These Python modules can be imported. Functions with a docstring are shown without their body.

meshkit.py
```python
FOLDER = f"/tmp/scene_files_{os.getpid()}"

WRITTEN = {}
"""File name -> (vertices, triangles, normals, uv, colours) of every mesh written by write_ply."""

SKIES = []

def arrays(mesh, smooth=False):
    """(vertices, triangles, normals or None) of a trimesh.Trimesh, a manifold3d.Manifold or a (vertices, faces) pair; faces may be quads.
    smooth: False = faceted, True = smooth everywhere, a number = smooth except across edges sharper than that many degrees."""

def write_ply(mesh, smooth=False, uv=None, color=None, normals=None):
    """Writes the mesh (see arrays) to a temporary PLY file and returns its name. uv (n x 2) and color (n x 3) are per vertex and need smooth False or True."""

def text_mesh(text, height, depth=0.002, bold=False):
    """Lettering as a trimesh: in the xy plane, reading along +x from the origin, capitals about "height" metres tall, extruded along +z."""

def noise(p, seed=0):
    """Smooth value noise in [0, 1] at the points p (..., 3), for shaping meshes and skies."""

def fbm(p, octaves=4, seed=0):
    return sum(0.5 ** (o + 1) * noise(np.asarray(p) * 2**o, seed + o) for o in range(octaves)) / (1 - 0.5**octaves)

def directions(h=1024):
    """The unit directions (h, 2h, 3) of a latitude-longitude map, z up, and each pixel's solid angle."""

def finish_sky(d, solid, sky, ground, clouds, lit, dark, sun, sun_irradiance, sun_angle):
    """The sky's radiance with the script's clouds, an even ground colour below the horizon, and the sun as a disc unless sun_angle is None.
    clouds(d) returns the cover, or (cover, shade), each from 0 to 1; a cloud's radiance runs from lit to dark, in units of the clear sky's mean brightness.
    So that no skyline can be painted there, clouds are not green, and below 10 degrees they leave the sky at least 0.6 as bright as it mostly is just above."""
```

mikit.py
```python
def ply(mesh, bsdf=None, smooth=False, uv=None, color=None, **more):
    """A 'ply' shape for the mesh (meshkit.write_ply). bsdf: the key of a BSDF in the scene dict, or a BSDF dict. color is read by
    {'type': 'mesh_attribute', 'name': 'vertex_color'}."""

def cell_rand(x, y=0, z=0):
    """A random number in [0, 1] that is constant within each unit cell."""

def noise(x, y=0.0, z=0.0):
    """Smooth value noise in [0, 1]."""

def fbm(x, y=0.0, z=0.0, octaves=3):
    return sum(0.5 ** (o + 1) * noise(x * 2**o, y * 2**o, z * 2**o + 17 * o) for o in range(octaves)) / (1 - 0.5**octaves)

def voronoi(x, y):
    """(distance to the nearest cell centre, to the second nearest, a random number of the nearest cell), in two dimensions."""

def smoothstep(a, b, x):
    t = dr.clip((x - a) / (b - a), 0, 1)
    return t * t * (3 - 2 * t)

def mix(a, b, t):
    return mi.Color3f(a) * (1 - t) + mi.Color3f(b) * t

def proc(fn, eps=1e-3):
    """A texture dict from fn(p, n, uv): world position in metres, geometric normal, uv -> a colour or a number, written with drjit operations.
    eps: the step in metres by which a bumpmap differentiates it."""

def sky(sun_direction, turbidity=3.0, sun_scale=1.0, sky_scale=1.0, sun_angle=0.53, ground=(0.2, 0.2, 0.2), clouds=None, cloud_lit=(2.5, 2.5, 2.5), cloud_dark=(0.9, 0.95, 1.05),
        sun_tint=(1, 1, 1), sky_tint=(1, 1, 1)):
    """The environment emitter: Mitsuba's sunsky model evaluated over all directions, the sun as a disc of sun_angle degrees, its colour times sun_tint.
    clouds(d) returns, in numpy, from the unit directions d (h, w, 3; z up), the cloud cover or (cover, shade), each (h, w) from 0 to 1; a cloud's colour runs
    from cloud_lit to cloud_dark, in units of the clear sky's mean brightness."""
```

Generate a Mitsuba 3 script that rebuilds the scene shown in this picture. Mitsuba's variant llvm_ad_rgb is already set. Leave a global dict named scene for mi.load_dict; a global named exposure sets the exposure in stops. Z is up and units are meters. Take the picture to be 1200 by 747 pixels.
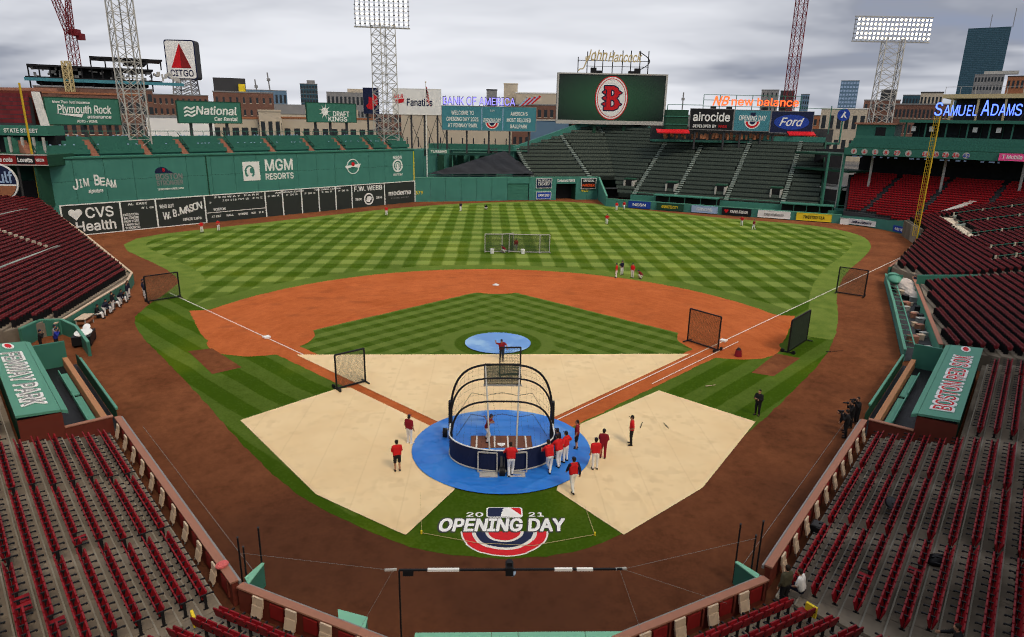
import math, random
import numpy as np, trimesh, shapely, manifold3d as m3
import drjit as dr, mitsuba as mi
import mikit, meshkit
from shapely.geometry import Polygon, LineString, Point, box as sbox
from shapely import affinity
T = mi.ScalarTransform4f
rng = np.random.default_rng(7)
scene, labels = {}, {}
V = lambda *a: np.array(a, float)

# ---------------------------------------------------------------- camera, sky, exposure
EYE = V(-0.7845, -34.6545, 17.878); YAW, PITCH, ROLL = 0.03626, -0.28758, 0.018858
_fw = V(math.sin(YAW) * math.cos(PITCH), math.cos(YAW) * math.cos(PITCH), math.sin(PITCH))
_r = V(math.cos(YAW), -math.sin(YAW), 0); _u = np.cross(_r, _fw)
_up = -_r * math.sin(ROLL) + _u * math.cos(ROLL)
scene['camera'] = {'type': 'perspective', 'fov': 74.793, 'fov_axis': 'x', 'near_clip': 0.5, 'far_clip': 9000.0,
                   'to_world': T().look_at(origin=EYE.tolist(), target=(EYE + _fw).tolist(), up=_up.tolist())}

def clouds(d):
    el = np.clip(d[..., 2], 0.0, 1)
    k = 1.0 / (el + 0.16)
    q = np.stack([d[..., 0] * k, d[..., 1] * k * 1.5, el * 1.5], -1)
    w = np.stack([meshkit.fbm(q * 0.7 + 11.3, 3, 21), meshkit.fbm(q * 0.7 + 4.9, 3, 22), np.zeros_like(el)], -1) - 0.5
    n = meshkit.fbm(q * V(0.9, 1.1, 1) + w * 1.3 + V(19.5, 10.9, 6.8), 6, 3)
    n2 = meshkit.fbm(q * V(0.30, 0.34, 1) + w * 0.6 + V(28.0, 32.2, 25.3), 3, 8)
    # an overcast of soft broken banks, thin and pale in places, heavy and grey in others
    band = np.clip((n - 0.36) / 0.30, 0, 1); big = np.clip((n2 - 0.38) / 0.24, 0, 1)
    return np.ones_like(el), np.clip(0.11 + 0.34 * band + 0.30 * big + 0.34 * big * band, 0, 1)

scene['sky'] = mikit.sky((0.35, -0.55, 0.75), turbidity=3, sun_scale=0.30, sun_angle=16, clouds=clouds,
                         cloud_lit=(3.0, 3.05, 3.2), cloud_dark=(0.62, 0.71, 0.95), ground=(0.12, 0.11, 0.1))
exposure = 1.82

# ---------------------------------------------------------------- materials
def pl(key, rgb, rough=0.6, spec=0.16, metal=0.0, clear=0.0):
    scene[key] = {'type': 'twosided', 'bsdf': {'type': 'principled', 'base_color': {'type': 'rgb', 'value': list(rgb)}, 'roughness': rough, 'specular': spec, 'metallic': metal, 'clearcoat': clear}}
def pp(key, fn, rough=0.8, spec=0.2, bump=None, bs=0.02, eps=0.01):
    b = {'type': 'principled', 'base_color': mikit.proc(fn), 'roughness': rough, 'specular': spec}
    if bump is not None: b = {'type': 'bumpmap', 'arbitrary': mikit.proc(bump, eps=eps), 'scale': bs, 'bsdf': b}
    scene[key] = {'type': 'twosided', 'bsdf': b}
mix, noise, fbm, sstep = mikit.mix, mikit.noise, mikit.fbm, mikit.smoothstep

def tri(x, w, soft=0.06):
    f = x / (2 * w); f = f - dr.floor(f)
    return sstep(0.0, soft, f) * (1 - sstep(0.5, 0.5 + soft, f))
GL, GD = (0.155, 0.208, 0.047), (0.038, 0.079, 0.004)
def grass_fn(p, n, uv):
    wob = (noise(p.x * 0.35, p.y * 0.35, 2.0) - 0.5) * 0.22
    x, y = p.x + wob, p.y + wob
    a, b = tri(x + 0.6, 1.62, .12), tri(y + .7, 2.5, .12)
    t = 0.03 + 0.36 * a + 0.24 * b + 0.40 * a * b
    rm = dr.sqrt(dr.square(p.x) + dr.square(p.y - 18.44))
    ring = sstep(28.8, 29.2, rm) * (1 - sstep(31.4, 31.8, rm))
    t = dr.lerp(t, 0.45 + 0.0 * t, ring)
    # one plain pass along the track side
    d1 = (x + y) * 0.7071; d2 = (y - x) * 0.7071
    foul = dr.maximum(sstep(-0.1, 0.1, -d1), sstep(-0.1, 0.1, -d2))
    back = sstep(0.0, 0.2, -d1) * sstep(0.0, 0.2, -d2)
    st = dr.select(p.x < 0, tri(d1, 1.25), tri(d2, 1.25))
    tf = 0.00 + 0.27 * st
    edge = sstep(25.0, 45.0, p.y)
    tf = dr.lerp(tf, 0.22 + 0.50 * st, edge)
    tf = dr.lerp(tf, 0.04 + 0.0 * tf, back)
    t = dr.lerp(t, tf, foul)
    t = t + (fbm(p.x * 1.3, p.y * 1.3, 0.5, 4) - 0.5) * 0.26 + (noise(p.x * 11, p.y * 11, 1.0) - 0.5) * 0.20
    c = mix(GD, GL, dr.clip(t, 0, 1))
    dry = fbm(p.x * 0.16, p.y * 0.16, 7.0, 3)
    return c * (0.80 + 0.40 * dry) + mi.Color3f(0.018, 0.010, 0.0) * sstep(0.5, 0.8, dry)
def infield_fn(p, n, uv):
    d1 = (p.x + p.y) * 0.7071; d2 = (p.y - p.x) * 0.7071
    w = sstep(-4.0, 4.0, p.x)  # view-dependent mowing sheen painted in: each half favours one stripe set
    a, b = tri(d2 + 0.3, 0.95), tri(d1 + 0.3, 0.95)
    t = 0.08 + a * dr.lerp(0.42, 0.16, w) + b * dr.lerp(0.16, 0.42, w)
    rm = dr.sqrt(dr.square(p.x) + dr.square(p.y - 18.44))
    ring = 1 - sstep(4.6, 4.9, rm)
    t = dr.lerp(t, 0.12 + 0.42 * sstep(3.55, 3.7, rm), ring)
    t = t + (fbm(p.x * 1.3, p.y * 1.3, 0.5, 3) - 0.5) * 0.20 + (noise(p.x * 11, p.y * 11, 1.0) - 0.5) * 0.14
    return mix(GD, GL, dr.clip(t, 0, 1)) * 0.95
def grass_bump(p, n, uv): return fbm(p.x * 9, p.y * 9, 0.3, 2)
pp('m_grass', grass_fn, 0.95, 0.02, grass_bump, 0.02, 0.03)
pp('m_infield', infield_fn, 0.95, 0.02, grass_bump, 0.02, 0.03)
def dirt_fn(p, n, uv):
    k = fbm(p.x * 0.45, p.y * 0.45, 3.0, 4); g = noise(p.x * 7, p.y * 7, 1.0)
    rm = dr.sqrt(dr.square(p.x) + dr.square(p.y - 18.44))
    rake = noise(rm * 3.2, dr.atan2(p.y - 18.44, p.x) * 3, 4.0)
    k = k + (noise(p.x * 2.2, p.y * 2.2, 8.0) - .5) * .35 + (noise(p.x * 19, p.y * 19, 3.0) - .5) * .35
    c = mix((0.305, 0.070, 0.019), (0.450, 0.122, 0.040), k * 0.7 + g * 0.25 + rake * 0.25)
    scuff = sstep(0.55, 0.95, fbm(p.x * 0.5 + 31, p.y * 0.8, 5.0, 4))
    return mix(c, (0.22, 0.062, 0.024), scuff * 0.5)
def track_fn(p, n, uv):
    k = fbm(p.x * 0.30, p.y * 0.30, 1.0, 4); g = noise(p.x * 5, p.y * 5, 2.0)
    k = k + (noise(p.x * 1.6, p.y * 1.6, 8.0) - .5) * .30 + (noise(p.x * 15, p.y * 15, 3.0) - .5) * .40
    c = mix((0.100, 0.032, 0.014), (0.215, 0.078, 0.034), k * 0.75 + g * 0.3)
    wet = sstep(0.46, 0.72, fbm(p.x * 0.11 + 4, p.y * 0.11, 9.0, 3))
    near = 1 - sstep(-16.0, 12.0, p.y + 3 * (noise(p.x * .2, p.y * .2, 2.0) - .5))          # vignette darkening painted into the dirt towards the backstop
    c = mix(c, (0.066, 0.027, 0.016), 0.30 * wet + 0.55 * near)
    foot = sstep(0.45, 0.95, fbm(p.x * 1.7, p.y * 1.7, 6.0, 3))
    return c * (1 - 0.22 * foot)
def dirt_bump(p, n, uv): return fbm(p.x * 2.4, p.y * 2.4, 0.7, 3)
pp('m_dirt', dirt_fn, 0.95, 0.02, dirt_bump, 0.03, 0.03)
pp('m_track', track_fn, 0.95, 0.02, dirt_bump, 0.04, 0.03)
def tarp_fn(p, n, uv):
    k = fbm(p.x * 0.5, p.y * 0.5, 2.0, 3)
    c = mix((0.69, 0.505, 0.275), (0.79, 0.615, 0.36), k)
    mark = sstep(0.55, 0.9, fbm(p.x * 1.3 + 8, p.y * 1.3, 4.0, 4))
    sx = dr.abs(p.x / 2.44 - dr.round(p.x / 2.44)) * 2.44
    seam = 1 - sstep(0.015, 0.05, sx)
    foot = sstep(0.62, 0.86, noise(p.x * 2.3, p.y * 2.3, 9.0)) * sstep(0.45, 0.7, noise(p.x * .5, p.y * .5, 2.0))
    return mix(mix(c, (0.50, 0.36, 0.19), mark * 0.25 + foot * .22), (0.40, 0.29, 0.16), seam * .14)
def tarp_bump(p, n, uv):
    w = fbm(p.x * 0.6, p.y * 0.6, 1.0, 3)
    f = dr.abs(fbm(p.x * 0.35 + w, p.y * 1.2 - w, 5.0, 3) - 0.5)
    seam = p.x / 1.83 - dr.floor(p.x / 1.83)
    return 0.6 * (1 - sstep(0.0, 0.045, f)) + 0.5 * w + 0.18 * (1 - sstep(0.0, 0.03, dr.minimum(seam, 1 - seam)))
pp('m_tarp', tarp_fn, 0.65, 0.2, tarp_bump, 0.05, 0.03)
def blue_fn(p, n, uv):
    k = fbm(p.x * 0.7, p.y * 0.7, 2.0, 3)
    c = mix((0.012, 0.130, 0.52), (0.026, 0.195, 0.62), k)
    pale_patch = sstep(0.45, 0.75, fbm(p.x * 0.6, p.y * 0.6 + 3, 5.0, 4)) * sstep(-3, 6, p.y)  # mottled paler blue, stronger farther from the backstop
    return mix(c, (0.22, 0.40, 0.66), 0.65 * pale_patch + 0.5 * sstep(8, 14, p.y))  # sky reflection on the mound sheet painted into its blue
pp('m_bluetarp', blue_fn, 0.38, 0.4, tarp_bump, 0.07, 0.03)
def conc_fn(p, n, uv):
    k = fbm(p.x * 0.8, p.y * 0.8, p.z * 0.8, 4); g = noise(p.x * 8, p.y * 8, p.z * 8)
    stain = sstep(0.50, 0.72, fbm(p.x * 0.35 + 5, p.y * 0.35, 3.0, 4))
    return mix((0.140, 0.114, 0.086), (0.285, 0.240, 0.185), k * 0.8 + g * 0.2) * (1 - 0.45 * stain)
pp('m_concrete', conc_fn, 0.9, 0.08)
def wallgreen_fn(p, n, uv):
    k = fbm(p.x * 0.25, p.y * 0.25, p.z * 0.5, 4)
    streak = fbm(p.x * 1.6, p.y * 1.6, p.z * 0.10, 3)
    return mix((0.043, 0.166, 0.132), (0.063, 0.222, 0.184), 0.6 * k + 0.4 * streak)
pp('m_wallgreen', wallgreen_fn, 0.55, 0.18)
def seat_fn(p, n, uv):
    k = mikit.cell_rand(p.x * 1.9, p.y * 1.9, 0); f = fbm(p.x * 1.1, p.y * 1.1, p.z, 3)
    return mix((0.13, 0.003, 0.007), (0.30, 0.010, 0.016), 0.5 * k + 0.5 * f)
pp('m_seatred', seat_fn, 0.5, 0.22)
def seat2_fn(p, n, uv):
    k = mikit.cell_rand(p.x * 1.9, p.y * 1.9, 0); f = fbm(p.x * .35, p.y * .35, p.z, 3)
    return mix((0.075, 0.006, 0.008), (0.200, 0.016, 0.020), 0.55 * k + 0.45 * f)
pp('m_seatdark', seat2_fn, 0.45, 0.35)
def brick_fn(p, n, uv):
    k = fbm(p.x * 0.15, p.y * 0.15, p.z * 0.3, 4); c = mikit.cell_rand((p.x + p.y) * 2.2, p.z * 6, 0)
    return mix((0.115, 0.060, 0.045), (0.205, 0.105, 0.078), 0.6 * k + 0.4 * c)
pp('m_brick', brick_fn, 0.85, 0.15)
def city_fn(p, n, uv):
    k = fbm(p.x * 0.02, p.y * 0.02, 1.0, 4)
    return mix((0.05, 0.05, 0.05), (0.13, 0.12, 0.11), k)
pp('m_city', city_fn, 0.9, 0.1)

for k, c, r_ in [('m_white', (.76, .76, .74), .5), ('m_chalk', (.66, .63, .58), .9), ('m_black', (.012, .012, .014), .45), ('m_darkgrey', (.045, .046, .05), .6),
               ('m_grey', (.22, .22, .22), .6), ('m_lgrey', (.24, .29, .26), .7), ('m_nosing', (.27, .25, .21), .9), ('m_salmon', (.62, .14, .14), .8), ('m_sheet', (.50, .43, .38), .7), ('m_steel', (.42, .41, .38), .45), ('m_green', (.044, .165, .122), .5), ('m_lgreen', (.090, .275, .195), .5),
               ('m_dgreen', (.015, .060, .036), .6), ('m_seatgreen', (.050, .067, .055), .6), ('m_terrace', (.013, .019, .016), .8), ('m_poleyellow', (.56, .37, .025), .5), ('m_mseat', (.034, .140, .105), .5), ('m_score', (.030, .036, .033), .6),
               ('m_navy', (.012, .018, .055), .6), ('m_tan', (.52, .40, .29), .7), ('m_brownred', (.135, .030, .020), .5), ('m_rail', (.33, .15, .10), .55), ('m_redpad', (.21, .014, .014), .5),
               ('m_shirtred', (.56, .016, .018), .8), ('m_shirtdark', (.22, .012, .022), .8), ('m_shirtnavy', (.012, .014, .030), .8), ('m_pants', (.74, .73, .71), .8), ('m_cloth_black', (.014, .014, .016), .85),
               ('m_skin', (.42, .22, .14), .55), ('m_skin_dark', (.12, .06, .04), .55), ('m_hair', (.02, .014, .01), .7), ('m_signred', (.55, .012, .018), .5), ('m_signblue', (.02, .055, .33), .5), ('m_teal', (.055, .21, .26), .5),
               ('m_yellow', (.75, .56, .03), .5), ('m_orange', (.80, .10, .02), .5), ('m_wood', (.42, .20, .10), .7), ('m_seatbright', (.32, .007, .012), .5), ('m_cream', (.46, .40, .31), .8),
               ('m_glassblue', (.035, .085, .115), .12), ('m_window', (.03, .036, .042), .15), ('m_towerblue', (.12, .20, .29), .25), ('m_pink', (.85, .10, .30), .5), ('m_khaki', (.07, .065, .04), .8),
               ('m_crane', (.17, .018, .024), .6), ('m_mesh', (.022, .026, .022), .7), ('m_net', (.03, .045, .03), .7), ('m_matbrown', (.16, .065, .04), .85), ('m_bluecloth', (.02, .035, .30), .8), ('m_ltgreen', (.19, .46, .32), .5), ('m_gold', (.52, .42, .22), .5), ('m_rust', (.30, .12, .06), .7), ('m_lb', (.30, .42, .60), .5)]:
    pl(k, c, r_)

# ---------------------------------------------------------------- mesh helpers
BOXF = np.array([[0, 2, 3], [0, 3, 1], [4, 5, 7], [4, 7, 6], [0, 1, 5], [0, 5, 4], [2, 6, 7], [2, 7, 3], [0, 4, 6], [0, 6, 2], [1, 3, 7], [1, 7, 5]])
BOXV = np.array([[x, y, z] for z in (-.5, .5) for y in (-.5, .5) for x in (-.5, .5)])
class MB:
    def __init__(s): s.v, s.f, s.n = [], [], 0
    def add(s, v, f):
        v = np.asarray(v, float); s.v.append(v); s.f.append(np.asarray(f, int) + s.n); s.n += len(v); return s
    def mesh(s, m): return s.add(m.vertices, m.faces)
    def box(s, c, size, rot=0.0):
        v = BOXV * np.asarray(size, float)
        if rot: cs, sn = math.cos(rot), math.sin(rot); v = v @ np.array([[cs, sn, 0], [-sn, cs, 0], [0, 0, 1]])
        return s.add(v + np.asarray(c, float), BOXF)
    def frame(s, o, ex, ey, ez):            # box from corner o with edge vectors
        o, ex, ey, ez = map(np.asarray, (o, ex, ey, ez))
        v = np.array([o + ex * a + ey * b + ez * c for c in (0, 1) for b in (0, 1) for a in (0, 1)], float)
        f = BOXF if np.dot(np.cross(ex, ey), ez) > 0 else BOXF[:, ::-1]
        return s.add(v, f)
    def beam(s, p, q, w, h=None):
        p, q = np.asarray(p, float), np.asarray(q, float); h = h or w
        t = q - p; L = np.linalg.norm(t); t = t / (L + 1e-12)
        a = np.cross(t, (0, 0, 1) if abs(t[2]) < .95 else (1, 0, 0)); a /= np.linalg.norm(a); b = np.cross(a, t)
        return s.frame(p - a * w / 2 - b * h / 2, a * w, t * L, b * h)
    def path(s, pts, w):
        for i in range(len(pts) - 1): s.beam(pts[i], pts[i + 1], w)
        return s
    def quad(s, a, b, c, d): return s.add([a, b, c, d], [[0, 1, 2], [0, 2, 3]])
    def poly(s, pol, z0, z1):               # extruded shapely polygon
        for g in getattr(pol, 'geoms', [pol]):
            m = trimesh.creation.extrude_polygon(g, z1 - z0, engine='earcut'); s.add(m.vertices + V(0, 0, z0), m.faces)
        return s
    def sheet(s, pol, z):
        for g in getattr(pol, 'geoms', [pol]):
            v, f = trimesh.creation.triangulate_polygon(g, engine='earcut'); s.add(np.c_[v, np.full(len(v), z)], f)
        return s
    def cyl(s, p, q, r, n=10, r2=None):
        p, q = np.asarray(p, float), np.asarray(q, float); t = q - p; t = t / np.linalg.norm(t)
        a = np.cross(t, (0, 0, 1) if abs(t[2]) < .95 else (1, 0, 0)); a /= np.linalg.norm(a); b = np.cross(t, a); r2 = r if r2 is None else r2
        an = np.arange(n) * 2 * np.pi / n; ring = np.cos(an)[:, None] * a + np.sin(an)[:, None] * b
        v = np.vstack([p + ring * r, q + ring * r2, [p], [q]]); i = np.arange(n); j = (i + 1) % n
        return s.add(v, np.vstack([np.c_[i, j, j + n], np.c_[i, j + n, i + n], np.c_[j, i, i * 0 + 2 * n], np.c_[i + n, j + n, i * 0 + 2 * n + 1]]))
    def pair(s): return (np.vstack(s.v), np.vstack(s.f))
def lab(key, label=None, cat=None, group=None, kind=None):
    d = {}
    if label: d['label'] = label
    if cat: d['category'] = cat
    if group: d['group'] = group
    if kind: d['kind'] = kind
    labels[key] = d; return key
COUNT = {}
def num(base):
    k = COUNT.get(base, 0); COUNT[base] = k + 1
    return base if k == 0 else f'{base}_{k:03d}'
def put(key, mb, mat, smooth=False, **more):
    m = mb.pair() if isinstance(mb, MB) else mb
    scene[key] = mikit.ply(m, mat, smooth=smooth, **more); return key
def part(parent, name, mb, mat, smooth=False, kind=None, label=None):
    k = num(parent + '__' + name); put(k, mb, mat, smooth)
    if kind or label: lab(k, label, kind=kind)
    return k
def text(s, h, depth=0.05, bold=True, shear=0.0, width=None):
    m = meshkit.text_mesh(s, h, depth, bold); v = m.vertices.copy()
    v[:, 0] -= v[:, 0].min(); w = v[:, 0].max(); v[:, 0] += shear * v[:, 1]
    if width: v[:, 0] *= width / w
    return v, m.faces
def on_plane(vf, o, u, v, n=None, centre=False):
    P, f = vf; u, v = np.asarray(u, float), np.asarray(v, float); n = np.cross(u, v)
    if centre: P = P - V((P[:, 0].max() + P[:, 0].min()) / 2, (P[:, 1].max() + P[:, 1].min()) / 2, 0)
    return np.asarray(o) + P[:, :1] * u + P[:, 1:2] * v + P[:, 2:] * n, f
def flat(pol, depth=0.05):
    ms = [trimesh.creation.extrude_polygon(g, depth, engine='earcut') for g in getattr(pol, 'geoms', [pol])]
    m = trimesh.util.concatenate(ms); return m.vertices, m.faces
def circ(x, y, r, n=40): return Polygon([(x + r * math.cos(a), y + r * math.sin(a)) for a in np.arange(n) * 2 * math.pi / n])
def ell(x, y, a, b, n=48): return affinity.scale(circ(x, y, 1, n), a, b)

# ---------------------------------------------------------------- the ground and the field
put(lab('city_ground', 'grey asphalt city ground around the ballpark', kind='structure'), MB().sheet(circ(0, 800, 7000, 96), -0.35), 'm_city')
def rough(pol, amp=.05, step=.4):
    def ring_(r):
        n = max(8, int(r.length / step)); P = np.array([r.interpolate(i / n, normalized=True).coords[0] for i in range(n)]); j = meshkit.fbm(np.c_[P * 1.7, np.zeros(n)], 3, 5) - .5; t = np.roll(P, -1, 0) - np.roll(P, 1, 0); t /= np.linalg.norm(t, axis=1, keepdims=True) + 1e-9
        return P + np.c_[-t[:, 1], t[:, 0]] * (j * 4 * amp)[:, None]
    return shapely.unary_union([Polygon(ring_(g.exterior), [ring_(h) for h in g.interiors]).buffer(0) for g in getattr(pol, 'geoms', [pol])])
track_poly = Polygon([(-30, -24), (30, -24), (60, 10), (80, 60), (90, 100), (60, 118), (32, 130), (16, 132), (-16, 121.5), (-68, 66), (-60, 30), (-45, 5)])
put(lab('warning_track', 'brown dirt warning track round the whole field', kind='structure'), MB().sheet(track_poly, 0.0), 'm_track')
GO = [(-57, 64), (-35.5, 41.3), (-34.2, 33.3), (-34.0, 29.2), (-32.7, 23.2), (-20.9, 8.4), (-13.3, -1.7), (-9.5, -5.8), (-6.2, -8.2), (-3.4, -9.8), (0.2, -10.4), (3.7, -9.7), (6.9, -7.2), (10.5, -3.1), (16.4, 3.3), (29.4, 19),
      (40.9, 42.7), (57.5, 64.2), (62.4, 74.5), (63.2, 82), (59.5, 90), (45.6, 97.2), (35, 106), (26, 114), (23.6, 118.8), (12.5, 123.6), (-15, 111.8), (-41.4, 82.2)]
def smoothed(pts, it=2):
    for _ in range(it):
        q = []
        for a, b in zip(pts, pts[1:] + pts[:1]): q += [(.78 * a[0] + .22 * b[0], .78 * a[1] + .22 * b[1]), (.22 * a[0] + .78 * b[0], .22 * a[1] + .78 * b[1])]
        pts = q
    return pts
grass_poly = rough(Polygon(smoothed(GO)), .045)
def edge_fn(p, n, uv):
    k = fbm(p.x * .8, p.y * .8, 3.0, 4) + (noise(p.x * 9, p.y * 9, 1.0) - .5) * .3
    return mix((.075, .125, .018), (.150, .195, .040), k)
pp('m_edge', edge_fn, .95, .02)
put(lab('grass', 'mown outfield and foul territory grass in light and dark stripes', kind='structure'), MB().sheet(grass_poly, 0.006), 'm_grass')
part('grass', 'edge_pass', MB().sheet(grass_poly.difference(grass_poly.buffer(-2.7)).intersection(Polygon([(-90, 90), (-23, 23), (-20, 46), (0, 60), (20, 46), (23.5, 23.5), (29, 20), (60, 40), (90, 90), (90, 150), (-90, 150)])), 0.0095), 'm_edge')
B = 27.432 / math.sqrt(2)
arc = circ(0, 18.44, 28.96, 160)
fair = Polygon([(-2.4, 0), (2.4, 0), (2.4 + 29.5, 29.5), (0, 70), (-2.4 - 29.5, 29.5)])
skin = arc.intersection(Polygon([(-1.2, -0.6), (1.2, -0.6), (31.0, 28.6), (0, 70), (-31.0, 28.6)]))
for sx in (-1, 1):
    skin = skin.union(circ(sx * B, B, 4.6, 48)).union(Polygon([(sx * 20.0, 15.0), (sx * 24.6, 19.3), (sx * 29.2, 27.4), (sx * 26, 28), (sx * 18, 18)]))
skin = skin.union(circ(0, 0, 4.0))
put(lab('infield_dirt', 'orange clay infield dirt and base paths', kind='structure'), MB().sheet(rough(skin, .06), 0.012), 'm_dirt')
ig = Polygon([(0, 1.6), (B - 1.1, B), (0, 2 * B - 1.1), (-B + 1.1, B)])
for b in ((B, B), (-B, B), (0, 2 * B)): ig = ig.difference(circ(*b, 3.9, 48))
ig = ig.difference(circ(0, 18.44, 2.6)).difference(circ(0, 0, 4))
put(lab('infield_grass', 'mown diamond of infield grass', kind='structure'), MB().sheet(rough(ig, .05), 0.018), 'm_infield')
def strip(a, b, w): return LineString([a, b]).buffer(w / 2, cap_style=2)
part('infield_dirt', 'foul_line', MB().sheet(strip((-1.5, 1.5), (-34.1, 34.1), .085), 0.024), 'm_chalk')
part('infield_dirt', 'foul_line', MB().sheet(strip((1.5, 1.5), (64.7, 64.7), .085), 0.024), 'm_chalk')
part('infield_dirt', 'running_lane', MB().sheet(strip((10.2 + .68, 10.2 - .68), (B + 1.25, B - .1), .075), 0.024), 'm_chalk')
for i, pts in enumerate([[(-24.4, 15.9), (-20.6, 11.0), (-19.0, 12.4), (-22.8, 16.6)], [(19.0, 11.9), (20.4, 11.2), (24.2, 15.2), (22.7, 16.3)]]):
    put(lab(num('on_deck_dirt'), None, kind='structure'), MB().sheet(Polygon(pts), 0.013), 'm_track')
for nm, (x, y), lb in (('base', (B, B), 'white first base bag on the orange dirt beside the dark screen'), ('base', (-B, B), 'white third base bag on the left foul line'), ('base', (0, 2 * B), 'white second base bag alone on the far infield dirt')):
    k = num(nm); bx = m3.Manifold.cube((.5, .5, .12), True); put(lab(k, lb, 'base'), (MB().box((x, y, .085), (.52, .52, .13), math.pi / 4)), 'm_white')

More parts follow.
